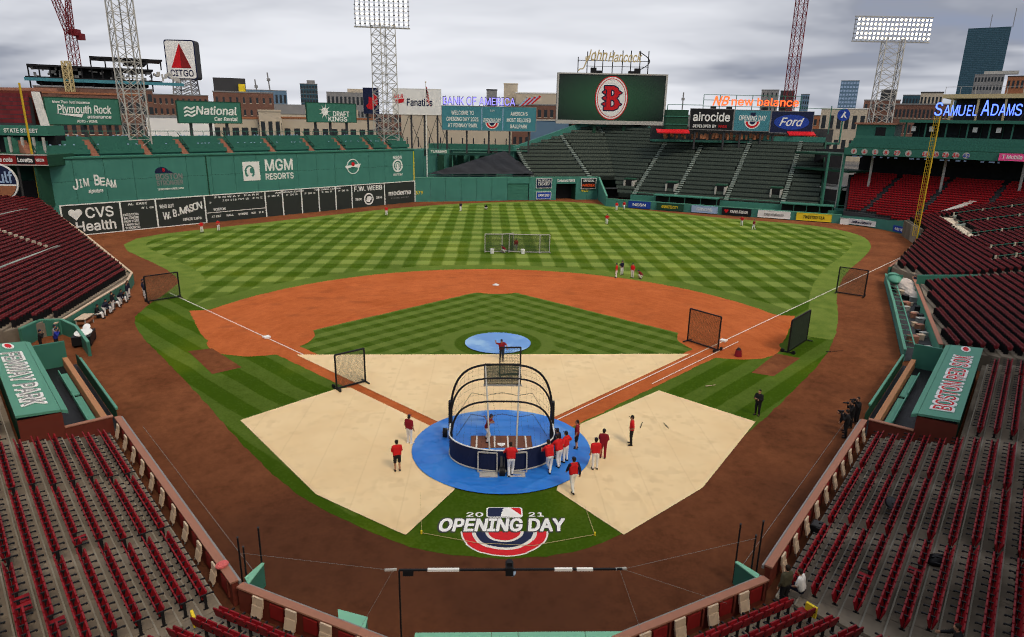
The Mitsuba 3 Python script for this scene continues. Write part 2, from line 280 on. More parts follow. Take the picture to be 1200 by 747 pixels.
# tarpaulins
def tarp(pol, z, key, mat, label, seed, amp=0.05, step=.22, folds=()):
    # a cloth sheet: gridded points inside the outline, gently rumpled, its hem resting on the ground
    x0, y0, x1, y1 = pol.bounds; hem = [pol.exterior.interpolate(t) for t in np.arange(0, pol.length, step)]
    inn = pol.buffer(-step * .6); g = [(x, y) for x in np.arange(x0, x1, step) for y in np.arange(y0, y1, step) if inn.contains(Point(x, y))]
    holes = [h.interpolate(t) for h in map(LineString, pol.interiors) for t in np.arange(0, h.length, step)]
    P = np.array([(p.x, p.y) for p in hem] + [(p.x, p.y) for p in holes] + g); nb = len(hem) + len(holes)
    from scipy.spatial import Delaunay
    tr = Delaunay(P).simplices; c = P[tr].mean(1); tr = tr[[pol.buffer(.02).contains(Point(*q)) for q in c]]
    a = P[tr]; cr = (a[:, 1, 0] - a[:, 0, 0]) * (a[:, 2, 1] - a[:, 0, 1]) - (a[:, 1, 1] - a[:, 0, 1]) * (a[:, 2, 0] - a[:, 0, 0])
    tr[cr < 0] = tr[cr < 0][:, ::-1]
    w = meshkit.fbm(np.c_[P * .5, np.full(len(P), seed + .5)], 3, seed + 40) * 2.2
    th = seed * .7; q = np.c_[(P[:, 0] * math.cos(th) + P[:, 1] * math.sin(th)) * .28, (P[:, 1] * math.cos(th) - P[:, 0] * math.sin(th)) * .95 ] + w[:, None]
    zz = meshkit.fbm(np.c_[P * .7, np.full(len(P), seed)], 4, seed); r1, r2 = (1 - 2 * np.abs(meshkit.noise(np.c_[u_, np.full(len(P), seed)], seed + 3) - .5) for u_ in (q, q[:, ::-1] * 1.3 + 5))
    zz = np.abs(zz - .5) * amp + amp * (.9 * r1 ** 9 + .7 * r2 ** 12)
    for (fx0, fy0), (fx1, fy1) in folds:
        ab = V(fx1 - fx0, fy1 - fy0); L = np.hypot(*ab); ab /= L; rel = P - V(fx0, fy0); t = rel @ ab; d = rel @ V(-ab[1], ab[0]) + .12 * np.sin(t * 1.9 + fx0)
        zz += .085 * np.exp(-(d / .10) ** 2) * np.clip(t / .5, 0, 1) * np.clip((L - t) / .5, 0, 1)
    zz[:nb] *= .25
    scene[key] = mikit.ply((np.c_[P, z + zz], tr), mat, smooth=True); lab(key, label, 'tarp'); return key
home = circ(0, -.2, 5.05, 72)
tarp(Polygon([(-15.8, 15.2), (15.5, 16.0), (3.5, 4.0), (-3.9, 3.2)]).difference(home.buffer(-.3)), .030, 'infield_tarp', 'm_tarp', 'wide tan tarpaulin between the pitching mound and home plate', 3)
tarp(Polygon([(-15.9, 3.3), (-11.2, 8.3), (-10.3, 8.6), (-3.9, 2.2), (-2.4, -4.7), (-2.6, -5.0), (-4.4, -8.6), (-9.2, -5.2)]).difference(home.buffer(-.3)), .030, 'infield_tarp_001', 'm_tarp', 'tan tarpaulin on the foul side left of the blue tarpaulin', 5, .05, .15, [((-12, 4.5), (-7.0, 5.0)), ((-6.5, -4), (-4.6, -8)), ((-9, 2), (-6, -1))])
tarp(Polygon([(11.1, 8.3), (16.0, 3.3), (10.2, -4.6), (5.4, -8.6), (2.7, -4.8), (4.9, 2.9)]).difference(home.buffer(-.3)), .030, 'infield_tarp_002', 'm_tarp', 'tan tarpaulin on the foul side right of the blue tarpaulin', 9, .05, .15, [((4.83, -3.6), (5.29, -8.3)), ((5.2, -3.0), (5.42, -6.0)), ((6.5, -3.6), (7.0, -7.5)), ((8.5, 5.0), (11.0, 1.0))])
mat_rect = sbox(-1.75, -.35, 1.75, 1.15)
tarp(home.difference(mat_rect.buffer(.02)), .075, 'home_plate_tarp', 'm_bluetarp', 'round bright blue tarpaulin round home plate under the batting cage', 13, .055, .14, [((-5.0, -.6), (-3.3, .75)), ((-3.9, -3.6), (-2.9, -.9)), ((-3.2, -4.0), (-1.25, -4.8)), ((-2.9, 2.45), (2.4, 2.2)), ((-4.6, -2.2), (-3.0, -2.6)), ((.5, -4.9), (3.4, -3.2)), ((-2.5, 3.4), (1.8, 3.3))])
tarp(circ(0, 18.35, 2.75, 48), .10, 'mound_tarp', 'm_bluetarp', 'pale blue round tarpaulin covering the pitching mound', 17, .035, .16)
k = 'batting_mat'; lab(k, 'brown batting mat with white lines and home plate', 'mat')
part(k, 'surface', MB().poly(mat_rect, .02, .085), 'm_matbrown')
for x in (-1.42, -.38, .38, 1.42): part(k, 'line', MB().box((x, .4, .089), (.09, 1.46, .012)), 'm_chalk')
part(k, 'home_plate', MB().poly(Polygon([(-.22, -.02), (.22, -.02), (.22, .2), (0, .42), (-.22, .2)]).buffer(0), .086, .104) if 0 else MB().poly(Polygon([(-.22, .2), (-.22, 0), (0, -.22), (.22, 0), (.22, .2)]), .086, .104), 'm_white')
# painted turf emblem behind the plate: one flat mark
k = 'turf_emblem'; lab(k, 'white opening day lettering with red white and blue bunting painted on the turf', 'turf marking')
def turf(vf, c, mat, name, z=.010):
    v, f = vf; v = v.copy(); v[:, 2] *= .1; part(k, name, (v + V(c[0], c[1], z), f), mat)
def half(r): return ell(0, 0, r, r * .92, 64).intersection(sbox(-9, -9, 9, 0))
def fan(r):     # a scalloped fan of bunting
    return shapely.unary_union([Polygon([(0, 0)] + [(q * math.cos(t), q * .92 * math.sin(t)) for t in np.linspace(math.pi + math.pi * i / 6, math.pi + math.pi * (i + 1) / 6, 10) for q in [r * (1 + .018 * (i % 2))]]).buffer(.004) for i in range(6)])
def heavy(vf, g): return (np.vstack([vf[0] + V(a * g, b * g, .004 * i) for i, (a, b) in enumerate(((-1, -1), (1, -1), (-1, 1), (1, 1), (0, 0)))]), np.vstack([vf[1] + len(vf[0]) * i for i in range(5)]))
turf(flat(fan(1.96), .03), (0, -8.30), 'm_chalk', 'outline', .010)
for j, (ra, rb, mt) in enumerate([(1.88, 1.46, 'm_signred'), (1.28, .86, 'm_navy'), (.72, .05, 'm_signred')]):
    turf(flat(fan(ra).difference(fan(rb)) if rb > .1 else fan(ra), .03), (0, -8.30), mt, 'bunting_band', .014)
turf(heavy(text('OPENING DAY', 1.00, .03, True, .16, 5.75), .055), (-3.03, -8.30), 'm_darkgrey', 'letter_shadow', .018)
turf(heavy(text('OPENING DAY', .93, .03, True, .16, 5.75), .018), (-3.00, -8.26), 'm_white', 'lettering', .024)
turf(text('20', .34, .03, True, 0, .80), (-1.76, -7.12), 'm_white', 'lettering', .020); turf(text('21', .34, .03, True, 0, .72), (1.18, -7.12), 'm_white', 'lettering', .020)
rr = lambda x0, y0, x1, y1, r: sbox(x0 + r, y0 + r, x1 - r, y1 - r).buffer(r, 6)
BY = -.88
turf(flat(rr(-.82, -6.32 + BY, .90, -5.46 + BY, .16)), (0, 0), 'm_white', 'badge', .018)
b0 = rr(-.75, -6.26, .83, -5.52, .12)
turf(flat(b0.intersection(Polygon([(-.8, -6.4), (.36, -6.4), (.10, -5.85), (.02, -5.4), (-.8, -5.4)]))), (0, BY), 'm_navy', 'badge_field', .022)
turf(flat(b0.intersection(Polygon([(.95, -6.4), (.80, -6.1), (.25, -5.4), (.95, -5.4)]))), (0, BY), 'm_signred', 'badge_field', .022)
turf(flat(circ(.06, -5.68, .11, 14).union(Polygon([(-.14, -6.25), (-.1, -5.9), (.0, -5.76), (.28, -5.84), (.55, -6.25)]))), (0, BY), 'm_white', 'badge_figure', .026)

k = lab('turf_rope', 'thin yellow rope laid on the turf around the painted emblem', 'rope')
for a_, b_ in zip([(-4.14, -4.7), (-3.72, -8.44), (-1.18, -9.21), (1.25, -9.41), (4.08, -8.6)], [(-3.72, -8.44), (-1.18, -9.21), (1.25, -9.41), (4.08, -8.6), (3.94, -6.23)]): part(k, 'strand', MB().beam((*a_, .05), (*b_, .05), .016), 'm_gold')
for a_ in ((-3.72, -8.44), (4.08, -8.6)): part(k, 'peg', MB().cyl((*a_, .0), (*a_, .16), .045, 8), 'm_yellow')

# ---------------------------------------------------------------- seats and stands
def R2(a): return np.array([[math.cos(a), -math.sin(a), 0], [math.sin(a), math.cos(a), 0], [0, 0, 1.0]])
def seat_parts(open_pan=False, simple=False):
    # sits at the origin, faces -y; width .50
    back, pan, std = MB(), MB(), MB()
    back.frame((-.225, .08, .42), (.45, 0, 0), (0, .045, 0), (0, .10, .38))
    if not simple: back.frame((-.20, .165, .80), (.40, 0, 0), (0, .045, 0), (0, .012, .04))
    if open_pan: pan.frame((-.21, -.33, .44), (.42, 0, 0), (0, .42, -.03), (0, 0, .06))
    else: pan.frame((-.21, .0, .42), (.42, 0, 0), (0, .06, .01), (0, -.09, .30))
    if simple: std.frame((-.27, -.20, .0), (.04, 0, 0), (0, .32, 0), (0, 0, .62))
    else:
        std.box((-.25, .02, .30), (.045, .10, .62)); std.box((-.25, -.06, .62), (.05, .46, .04)); std.box((-.25, .03, .015), (.06, .20, .03)); std.box((-.25, -.27, .60), (.055, .06, .05)); std.box((-.25, .17, .60), (.05, .05, .05))
    return {'backrest': back.pair(), 'seat': pan.pair(), 'frame': std.pair()}
SP, SO, SS = seat_parts(), seat_parts(True), seat_parts(False, True)
SEATMAT = {'backrest': 'm_seatred', 'seat': 'm_seatred', 'frame': 'm_black'}
for nm, P in (('seat_folded', SP), ('seat_open', SO)):
    scene[nm] = {'type': 'shapegroup', **{k: mikit.ply(v, SEATMAT[k]) for k, v in P.items()}}

def unit(v): v = np.asarray(v, float); return v / np.hypot(*v)
def row_segments(O, d, n, off, clip):
    a = np.asarray(O) + np.asarray(n) * off
    g = LineString([a - d * 200, a + d * 200]).intersection(clip)
    out = []
    for l in getattr(g, 'geoms', [g]):
        if l.geom_type == 'LineString' and l.length > .6:
            p, q = [(np.array(c) - a) @ d for c in (l.coords[0], l.coords[-1])]; out.append((min(p, q), max(p, q)))
    return a, out
def seat_rows(O, d, n, d0, pitch, nrows, z0, rise, clip, aisle=7.2, gap=1.0, phase=0.0, w=.52, skip=None):
    """every seat as (x, y, z, yaw); aisles run straight up the rows"""
    yaw = math.atan2(n[1], n[0]) - math.pi / 2; out = []
    for k in range(nrows):
        a, segs = row_segments(O, d, n, d0 + pitch * k, clip)
        for s0, s1 in segs:
            for s in np.arange(s0 + .35, s1 - .3, w):
                if aisle and (s + phase) % aisle < gap: continue
                p = a + d * s; out.append((p[0], p[1], z0 + rise * k, yaw, k))
    return out
def seats_mesh(seats, P, names):
    v0 = [P[k] for k in names]; v = np.vstack([x[0] for x in v0]); at = np.cumsum([0] + [len(x[0]) for x in v0])[:-1]
    f = np.vstack([x[1] + o for x, o in zip(v0, at)]); S = np.array(seats, float); c, s = np.cos(S[:, 3]), np.sin(S[:, 3])
    j = 1 + (rng.random((len(S), 1)) - .5) * .06
    X = c[:, None] * v[:, 0] - s[:, None] * v[:, 1] + S[:, :1]; Y = s[:, None] * v[:, 0] + c[:, None] * v[:, 1] + S[:, 1:2]; Z = v[:, 2] * j + S[:, 2:3]
    return np.stack([X, Y, Z], -1).reshape(-1, 3), (f[None] + (np.arange(len(S)) * len(v))[:, None, None]).reshape(-1, 3)
def treads(parent, O, d, n, d0, pitch, nrows, z0, rise, clip, seg=None, mat='m_concrete', front=.45, name='step', thick=None):
    joined = MB()
    for k in range(nrows):
        o = d0 + pitch * k
        st = LineString([np.asarray(O) + n * (o - front + pitch / 2) - d * 200, np.asarray(O) + n * (o - front + pitch / 2) + d * 200]).buffer(pitch / 2 - .004, cap_style=2).intersection(clip)
        z = z0 + rise * k; zb = -.05 if thick == 'solid' else z - (thick or rise + .1)
        for g in getattr(st, 'geoms', [st]):
            if g.geom_type != 'Polygon' or g.area < .1: continue
            if seg:
                ss = [(np.array(c) - O) @ d for c in g.exterior.coords]
                for s in np.arange(math.floor(min(ss) / seg) * seg, max(ss), seg):
                    pc = Polygon([tuple(np.asarray(O) + d * x + n * y) for x, y in ((s + .012, -50), (s + seg - .012, -50), (s + seg - .012, 99), (s + .012, 99))]).intersection(g)
                    for h in getattr(pc, 'geoms', [pc]):
                        if h.geom_type == 'Polygon' and h.area > .05:
                            zj = z + (rng.random() - .5) * .008
                            part(parent, name, MB().poly(h.simplify(.01), zb, zj), mat)
            else: joined.poly(g, zb, z)
    if not seg: part(parent, name + 's', joined, mat, kind='stuff')

FL = dict(O=V(-10.2, -13.12), d=unit((-12.94, 15.79))); FL['n'] = V(-FL['d'][1], FL['d'][0])
FR = dict(O=V(10.35, -12.36), d=unit((10.9, 13.13))); FR['n'] = V(FR['d'][1], -FR['d'][0])
def at(F, s, o, z=None):
    p = F['O'] + F['d'] * s + F['n'] * o
    return p if z is None else V(p[0], p[1], z)
def fpoly(F, pts): return Polygon([tuple(at(F, *p)) for p in pts])
BL = dict(O=V(-10.0, -13.22), d=unit((6.0, -2.98))); BL['n'] = V(BL['d'][1], -BL['d'][0])
BR = dict(O=V(10.05, -12.98), d=unit((-6.2, -3.0))); BR['n'] = V(-BR['d'][1], BR['d'][0])
near = []
for side, F, Bk, ends in (('left', FL, BL, (19.0, 33.4)), ('right', FR, BR, (18.0, 33.6))):
    e0, e1 = ends
    st = lab(f'{side}_field_stand', f'grey concrete steps of the lower stand in the {side} foreground', 'stand')
    bis = unit(F['n'] + Bk['n']); c0 = F['O'] if side == 'left' else F['O'] + V(-.1, -.4)
    far = c0 + bis * 40
    A = fpoly(F, [(-30, .35), (e0 - .25, .35), (e0 - .25, 4.75), (e1 + 1.0, 4.75), (e1 + 1.0, 16.5), (-30, 16.5)])
    wedge = Polygon([tuple(c0), tuple(far), tuple(at(F, 60, 40)), tuple(at(F, 60, -2))])
    A = A.intersection(wedge)
    Bp = Polygon([tuple(Bk['O'] + Bk['n'] * .35), tuple(Bk['O'] + Bk['d'] * 9 + Bk['n'] * .35), tuple(Bk['O'] + Bk['d'] * 9 + Bk['n'] * 5.2), tuple(Bk['O'] - Bk['d'] * 12 + Bk['n'] * 5.2), tuple(Bk['O'] - Bk['d'] * 12 + Bk['n'] * .35)])
    Bp = Bp.difference(wedge.buffer(.02))
    treads(st, F['O'], F['d'], F['n'], .95, .75, 19, .25, .145, A, seg=2.75)
    treads(st, Bk['O'], Bk['d'], Bk['n'], 1.05, .80, 6, .25, .145, Bp, seg=2.75)
    sA, sB = A.buffer(-.42), Bp.buffer(-.40)
    mid = fpoly(F, [(e0 - .3, 4.9), (e0 + .9, 4.9), (e0 + .9, 17), (e0 - .3, 17)])
    ns = MB()
    for Q, dd0, pt, nr, pol in ((F, .95, .75, 19, A), (Bk, 1.05, .80, 6, Bp)):
        for kk_ in range(nr):
            a_ = Q['O'] + Q['n'] * (dd0 + pt * kk_ - .41); g_ = LineString([a_ - Q['d'] * 90, a_ + Q['d'] * 90]).buffer(.028, cap_style=2).intersection(pol.buffer(-.05))
            if g_.area > .01: ns.poly(g_, .25 + .145 * kk_ + .002, .25 + .145 * kk_ + .012)
    part(st, 'step_nosings', ns, 'm_nosing', kind='stuff')
    S1 = seat_rows(F['O'], F['d'], F['n'], .98, .75, 19, .25, .145, sA.difference(mid), 6.2, .40, 1.0, .50)
    S2 = seat_rows(Bk['O'], Bk['d'], Bk['n'], 1.10, .80, 5, .25, .145, sB, 0, 0, 0, .52)
    near.append([(s, side, 'A', i) for i, s in enumerate(S1)] + [(s, side, 'B', i) for i, s in enumerate(S2)])
allnear = [x for y in near for x in y]
def in_view(p):
    q = np.array(p[:3]) - EYE; w = q @ _fw; x = q @ (_r * math.cos(ROLL) + _u * math.sin(ROLL)) / w * 784.86; y = q @ _up / w * 784.86
    return w > 0 and abs(x) < 606 and abs(y) < 378
vis = sorted([x for x in allnear if in_view(x[0])], key=lambda x: np.linalg.norm(np.array(x[0][:3]) - EYE))
big = vis[:300]; bigset = set(x[0] for x in big)
def nth(i): return f"{i}{'th' if 10 < i % 100 < 14 else {1: 'st', 2: 'nd', 3: 'rd'}.get(i % 10, 'th')}"
rank = {}
for x in sorted(big, key=lambda x: (x[1], x[2], x[0][4], x[3])):
    c = rank.setdefault((x[1], x[2], x[0][4]), []); c.append(x[0])
for s, side, blk, _ in big:
    k = num('stadium_seat'); op = rng.random() < .03
    scene[k] = {'type': 'instance', 'to_world': T().translate(list(s[:3])).rotate([0, 0, 1], math.degrees(s[3])), 'shapegroup': {'type': 'ref', 'id': 'seat_open' if op else 'seat_folded'}}
    i, r_ = rank[(side, blk, s[4])].index(s) + 1, s[4] + 1
    lab(k, f'{nth(i)} red seat from the backstop end, {nth(r_)} row behind the {side} side wall' if blk == 'A' else f'{nth(i)} red seat from the corner, {nth(r_)} row behind the bottom {side} backstop wall', 'seat', f'nearest red seats at the {side}')
rest = [x[0] for x in allnear if x[0] not in bigset]
k = lab('field_stand_seats', 'red seats with black frames filling the field stand rows farther up on both sides', 'seats', kind='stuff')
part(k, 'red_seats', MB().add(*seats_mesh(rest, SP, ['backrest', 'seat'])), 'm_seatred', kind='stuff'); part(k, 'black_frames', MB().add(*seats_mesh(rest, SP, ['frame'])), 'm_black', kind='stuff')

# padded front walls, their rails, and folded tan chairs along them
def front_wall(key, label, p, q, out, pads=True, h=1.02):
    p, q, out = map(lambda a: np.asarray(a, float), (p, q, out)); d = unit(q - p); L = np.hypot(*(q - p)); lab(key, label, 'wall')
    P3 = lambda s, o, z: V(*(p + d * s + out * o), z)
    part(key, 'core', MB().frame(P3(0, -.13, 0), V(*d, 0) * L, V(*out, 0) * .22, V(0, 0, h - .02)), 'm_brownred')
    part(key, 'rail', MB().frame(P3(0, -.17, h), V(*d, 0) * L, V(*out, 0) * .31, V(0, 0, .07)), 'm_rail')
    part(key, 'field_edge', MB().frame(P3(0, -.27, h - .14), V(*d, 0) * L, V(*out, 0) * .09, V(0, 0, .15)), 'm_grey')
    n = int(L / 1.72)
    for i in range(n):
        s = .5 + (L - 1.0) * (i + .5) / n
        if pads: part(key, 'red_panel', MB().frame(P3(s + .30, .10, .32), V(*d, 0) * .62, V(*out, 0) * .05, V(0, 0, .58)), 'm_redpad')
        part(key, 'post', MB().frame(P3(s + 1.0, .095, .25), V(*d, 0) * .09, V(*out, 0) * .07, V(0, 0, .74)), 'm_brownred')
        yield P3(s - .15, .16, .26), V(*d, 0), V(*out, 0)
def folded_chair(key, o, d, n, label, group):
    lab(key, label, 'chair', group); up = V(0, 0, 1)
    part(key, 'backrest', MB().frame(o - d * .24 + up * .42 + n * .06, d * .48, n * .07, up * .40 - n * .03), 'm_tan')
    part(key, 'seat', MB().frame(o - d * .24 + up * .10 + n * .17, d * .48, n * .08, up * .40 - n * .10), 'm_tan')
    for sx in (-.22, .20): part(key, 'leg', MB().beam(o + d * sx + n * .26, o + d * sx + up * .62 + n * .05, .03), 'm_grey')
walls = [('left_padded_wall', 'long low brown railed wall along the left field stand', at(FL, 18.9, 0), at(FL, .1, 0), FL['n'], 'left'), ('right_padded_wall', 'long low brown railed wall along the right field stand', at(FR, .1, 0), at(FR, 17.9, 0), FR['n'], 'right'),
         ('backstop_wall_left', 'low brown railed wall of the backstop at the bottom left', BL['O'], BL['O'] + BL['d'] * 7.2, BL['n'], 'bottom left'), ('backstop_wall_right', 'low brown railed wall of the backstop at the bottom right', BR['O'] + BR['d'] * 7.2, BR['O'], BR['n'], 'bottom right')]
for key, lb, p, q, out, wh in walls:
    for i, (o, d, n) in enumerate(front_wall(key, lb, p, q, out)):
        folded_chair(num('folded_chair'), o, d, n, f'{nth(i + 1)} tan folding chair hung on the {wh} railed wall, counted towards the right', f'tan folded chairs on the {wh} wall')
k = lab('backstop_pad', 'pale green padded top of the backstop wall at the bottom edge', 'wall pad')
for x0, x1 in ((-3.2, -.6), (-.58, .30), (.32, 2.6), (2.62, 3.9)): part(k, 'pad', MB().box(((x0 + x1) / 2, -16.0, .55), (x1 - x0, .55, 1.06)), 'm_ltgreen')
for nm, lb, pts, z in (('green_pad_box', 'pale green angled padded box on the dirt beside the bottom left wall', [(-6.1, -14.35), (-5.0, -14.75), (-5.0, -15.45), (-5.9, -15.1)], .85), ('green_wall_wing', 'dark green wall wing by the corner of the left wall', [(-9.95, -12.75), (-9.6, -11.9), (-9.52, -11.9), (-9.7, -13.1)], 1.0), ('green_wall_wing_001', 'dark green wall wing by the corner of the right wall', [(9.3, -11.9), (9.85, -12.7), (9.7, -12.95), (9.2, -11.95)], 1.0)):
    lab(nm, lb, 'wall pad'); part(nm, 'padding', MB().poly(Polygon(pts), .01, z), 'm_green'); part(nm, 'top_edge', MB().poly(Polygon(pts).buffer(.02), z, z + .05), 'm_ltgreen')
for (x, y, h), lb in zip([(-9.62, -11.85, 2.6), (-10.3, -12.2, 2.4), (-10.0, -12.5, 2.2), (9.25, -11.85, 2.7), (9.72, -12.3, 2.5), (10.1, -11.95, 2.9)], ['outermost black net pole at the left wall corner', 'black net pole at the left wall corner nearest the seats', 'middle black net pole at the left wall corner', 'black net pole at the right wall corner nearest the plate', 'middle black net pole at the right wall corner', 'black net pole at the right wall corner nearest the stand']):
    k = lab(num('net_pole'), lb, 'pole'); part(k, 'pole', MB().cyl((x, y, 0), (x, y, h), .035, 8), 'm_black'); part(k, 'cap', MB().cyl((x, y, h), (x, y, h + .04), .045, 8), 'm_darkgrey')
# camera boom strung across in front of the backstop
k = lab('camera_boom', 'thin dark boom with a camera hanging over the dirt behind the plate', 'camera boom')
z = 3.42; y = -15.5
part(k, 'beam', MB().box((.05, y, z), (7.5, .06, .06)), 'm_black'); part(k, 'pole', MB().cyl((-3.7, y - .04, 0), (-3.7, y - .04, z), .03, 8), 'm_black')
for x0, x1 in ((-2.75, -1.7), (1.5, 2.1), (2.25, 2.8)): part(k, 'white_sleeve', MB().box(((x0 + x1) / 2, y, z), (x1 - x0, .09, .09)), 'm_white')
for x in (-4.0, 3.75): part(k, 'end_bracket', MB().beam((x - .18, y, z), (x + .2, y + .1, z - .05), .07), 'm_steel')
part(k, 'junction_box', MB().box((-3.4, y, z - .1), (.34, .12, .2)), 'm_black')
part(k, 'camera', MB().box((-.02, y, z + .05), (.26, .42, .30)).cyl((-.02, y + .2, z + .05), (-.02, y + .42, z + .02), .09, 12), 'm_black'); part(k, 'camera_hood', MB().cyl((.08, y, z - .08), (.08, y + .1, z - .2), .13, 12), 'm_lb'); part(k, 'mount', MB().box((-.02, y, z + .25), (.18, .2, .16)), 'm_black')
for a, b in (((3.7, y, z), (4.6, -17.0, 1.1)), ((3.8, y, z), (8.0, -14.4, 1.1)), ((-3.9, y, z), (-5.2, -16.0, 1.1)), ((-4.0, y, z), (-9.9, -13.0, 2.3)), ((3.85, y, z), (9.6, -12.6, 2.6))): part(k, 'guy_wire', MB().beam(a, b, .007), 'm_grey')
# steel net cable lying along both side walls
for side, F in (('left', FL), ('right', FR)):
    k = lab(num('net_cable'), f'thin pale net cable on the dirt along the {side} padded wall', 'cable'); part(k, 'cable', MB().beam(at(F, 1.0, -1.25, .03), at(F, 19, -1.25, .03), .014), 'm_grey')

# dugouts
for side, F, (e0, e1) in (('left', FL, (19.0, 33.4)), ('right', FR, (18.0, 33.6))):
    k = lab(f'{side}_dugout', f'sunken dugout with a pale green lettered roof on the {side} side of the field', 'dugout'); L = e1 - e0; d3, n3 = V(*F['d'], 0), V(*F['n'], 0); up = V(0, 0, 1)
    part(k, 'floor', MB().frame(at(F, e0, -.2, .014), d3 * L, n3 * 4.6, up * .02), 'm_black')  # black colour stands in for the shade of a sunken pit
    part(k, 'end_wall', MB().frame(at(F, e0 - .2, .25, .0), d3 * .2, n3 * 2.3, up * 1.15), 'm_brownred'); part(k, 'end_wall', MB().frame(at(F, e0 - .2, 2.56, .0), d3 * .2, n3 * 2.0, up * 2.12), 'm_brownred')
    part(k, 'end_wall_cap', MB().frame(at(F, e0 - .24, .2, 1.15), d3 * .28, n3 * 2.35, up * .06), 'm_rail')
    part(k, 'far_wall', MB().frame(at(F, e1, .3, .0), d3 * .2, n3 * 4.2, up * 1.9), 'm_green'); part(k, 'back_wall', MB().frame(at(F, e0, 4.4, .0), d3 * L, n3 * .15, up * 2.1), 'm_dgreen')
    rf = part(k, 'roof', MB().frame(at(F, e0 - .25, 2.6, 2.16), d3 * (L + .5), n3 * 2.0 + up * .18, up * .14), 'm_lgreen'); part(rf, 'front_lip', MB().frame(at(F, e0 - .25, 2.28, 1.98), d3 * (L + .5), n3 * .30 + up * .12, up * .20), 'm_lgreen')
    for s in np.arange(e0 + 2, e1, 3.6): part(k, 'column', MB().cyl(at(F, s, 2.7, .0), at(F, s, 2.7, 2.2), .07, 8), 'm_green')
    part(k, 'guard_rail', MB().frame(at(F, e0 + 1.2 if side == 'left' else e0 + 2.6, -.32, .98), d3 * (L - 3.2), n3 * .14, up * .12), 'm_lgreen')
    for s in np.arange(e0 + 2.8, e1 - 1, 1.5): part(k, 'rail_post', MB().box(at(F, s, -.25, .5), (.06, .06, 1.0)), 'm_green')
    part(k, 'guard_netting', MB().frame(at(F, e0 + 1.2, -.22, .12), d3 * (L - 1.6), n3 * .02, up * .84), 'm_dgreen')
    part(k, 'wood_step', MB().frame(at(F, e0 + .1, .30, .03), d3 * (L - .3), n3 * .32, up * .72), 'm_wood')
    for a, b in ((.10, .44), (.47, .80)):
        bn = part(k, 'bench', MB().frame(at(F, e0 + L * a, .78, .34), d3 * L * (b - a), n3 * .40, up * .08), 'm_lgreen'); part(bn, 'backrest', MB().frame(at(F, e0 + L * a, 1.22, .44), d3 * L * (b - a), n3 * .06, up * .30), 'm_lgreen')
        for q in (.15, .85): part(bn, 'leg', MB().box(at(F, e0 + L * (a + (b - a) * q), 1.0, .18), (.1, .3, .31)), 'm_darkgrey')
    words = 'FENWAY PARK' if side == 'left' else 'BOSTON RED SOX'
    vf = heavy(text(words, 1.05, .03, True, 0, L - 3.4), .05)
    rdir = -d3 if side == 'left' else d3          # the letters stand with their tops towards the field
    tilt = -(n3 * 2.0 + up * .18) / 2.008
    lt = on_plane(vf, at(F, (e0 + e1) / 2 + (-.7 if side == 'left' else -.9), 3.62, 2.405), rdir, tilt, centre=True); part(rf, 'lettering', MB().add(*lt), 'm_white')
    vf2 = text(words, .92, .03, False, 0, L - 3.55)
    lt = on_plane(vf2, at(F, (e0 + e1) / 2 + (-.7 if side == 'left' else -.9), 3.62, 2.432), rdir, tilt, centre=True); part(rf, 'letter_face', MB().add(*lt), 'm_signred' if side == 'right' else 'm_grey')
    em = affinity.rotate(ell(0, 0, .75, .3), 8); part(rf, 'sock_emblem', MB().add(*on_plane(flat(em, .03), at(F, e1 - .7, 3.6, 2.405), rdir, tilt)), 'm_white'); part(rf, 'sock_emblem_red', MB().add(*on_plane(flat(affinity.scale(em, .75, .6), .03), at(F, e1 - .7, 3.6, 2.412), rdir, tilt)), 'm_signred')

# stands down both lines: dark red rows that turn towards the infield
def plane_block(key, label, d, n, c0, z0, rise, pitch, nrows, clip, seatlabel, aisle, mats=('m_seatdark', 'm_black'), stepmat='m_concrete', phase=0., P=None):
    O = V(0, 0) + n * c0; d, n = np.asarray(d), np.asarray(n)
    lab(key, label, 'stand'); treads(key, O, d, n, 0, pitch, nrows, z0, rise, clip, mat=stepmat, thick='solid')
    S = seat_rows(O, d, n, 0, pitch, nrows, z0, rise, clip.buffer(-.35), aisle, 1.0, phase)
    k = lab(key + '_seats', seatlabel, 'seats', kind='stuff')
    part(k, 'seats', MB().add(*seats_mesh(S, P or SS, ['backrest', 'seat'])), mats[0], kind='stuff'); part(k, 'frames', MB().add(*seats_mesh(S, P or SS, ['frame'])), mats[1], kind='stuff')
dLB = unit((-.156, .988)); nLB = V(-dLB[1], dLB[0])
LBp = Polygon([(-37.9, 17.0), (-36.9, 21.6), (-38.7, 34.6), (-39.9, 38.2), (-64.9, 64.6), (-95, 30), (-60, -15), (-41.5, 9.0)])
LBp = LBp.difference(fpoly(FL, [(-30, -3), (34.6, -3), (34.6, 40), (-30, 40)]))
plane_block('left_line_stand', 'grey steps of the stand down the left field line', dLB, nLB, 33.0, 1.0, .15, .72, 48, LBp, 'dark red seats in long rows down the left field line below the roof', 0)
XA = [((75.55, 73.57, 3.87), (80.96, 71.88, 5.01)), ((70.35, 65.21, 3.53), (75.63, 63.33, 4.66)), ((65.22, 55.33, 3.32), (70.74, 53.86, 4.46)), ((61.36, 45.6, 3.33), (64.59, 44.38, 4.03)), ((57.7, 39.84, 3.08), (60.54, 39.1, 3.67))]
dRB = unit((.375, .927)); nRB = V(dRB[1], -dRB[0])
RBp = Polygon([(35.6, 15.0), (48.9, 39.8), (49.6, 46.0), (66.0, 66.0), (70.5, 78.5), (96, 78.5), (120, 60), (100, -10), (60, -25)])
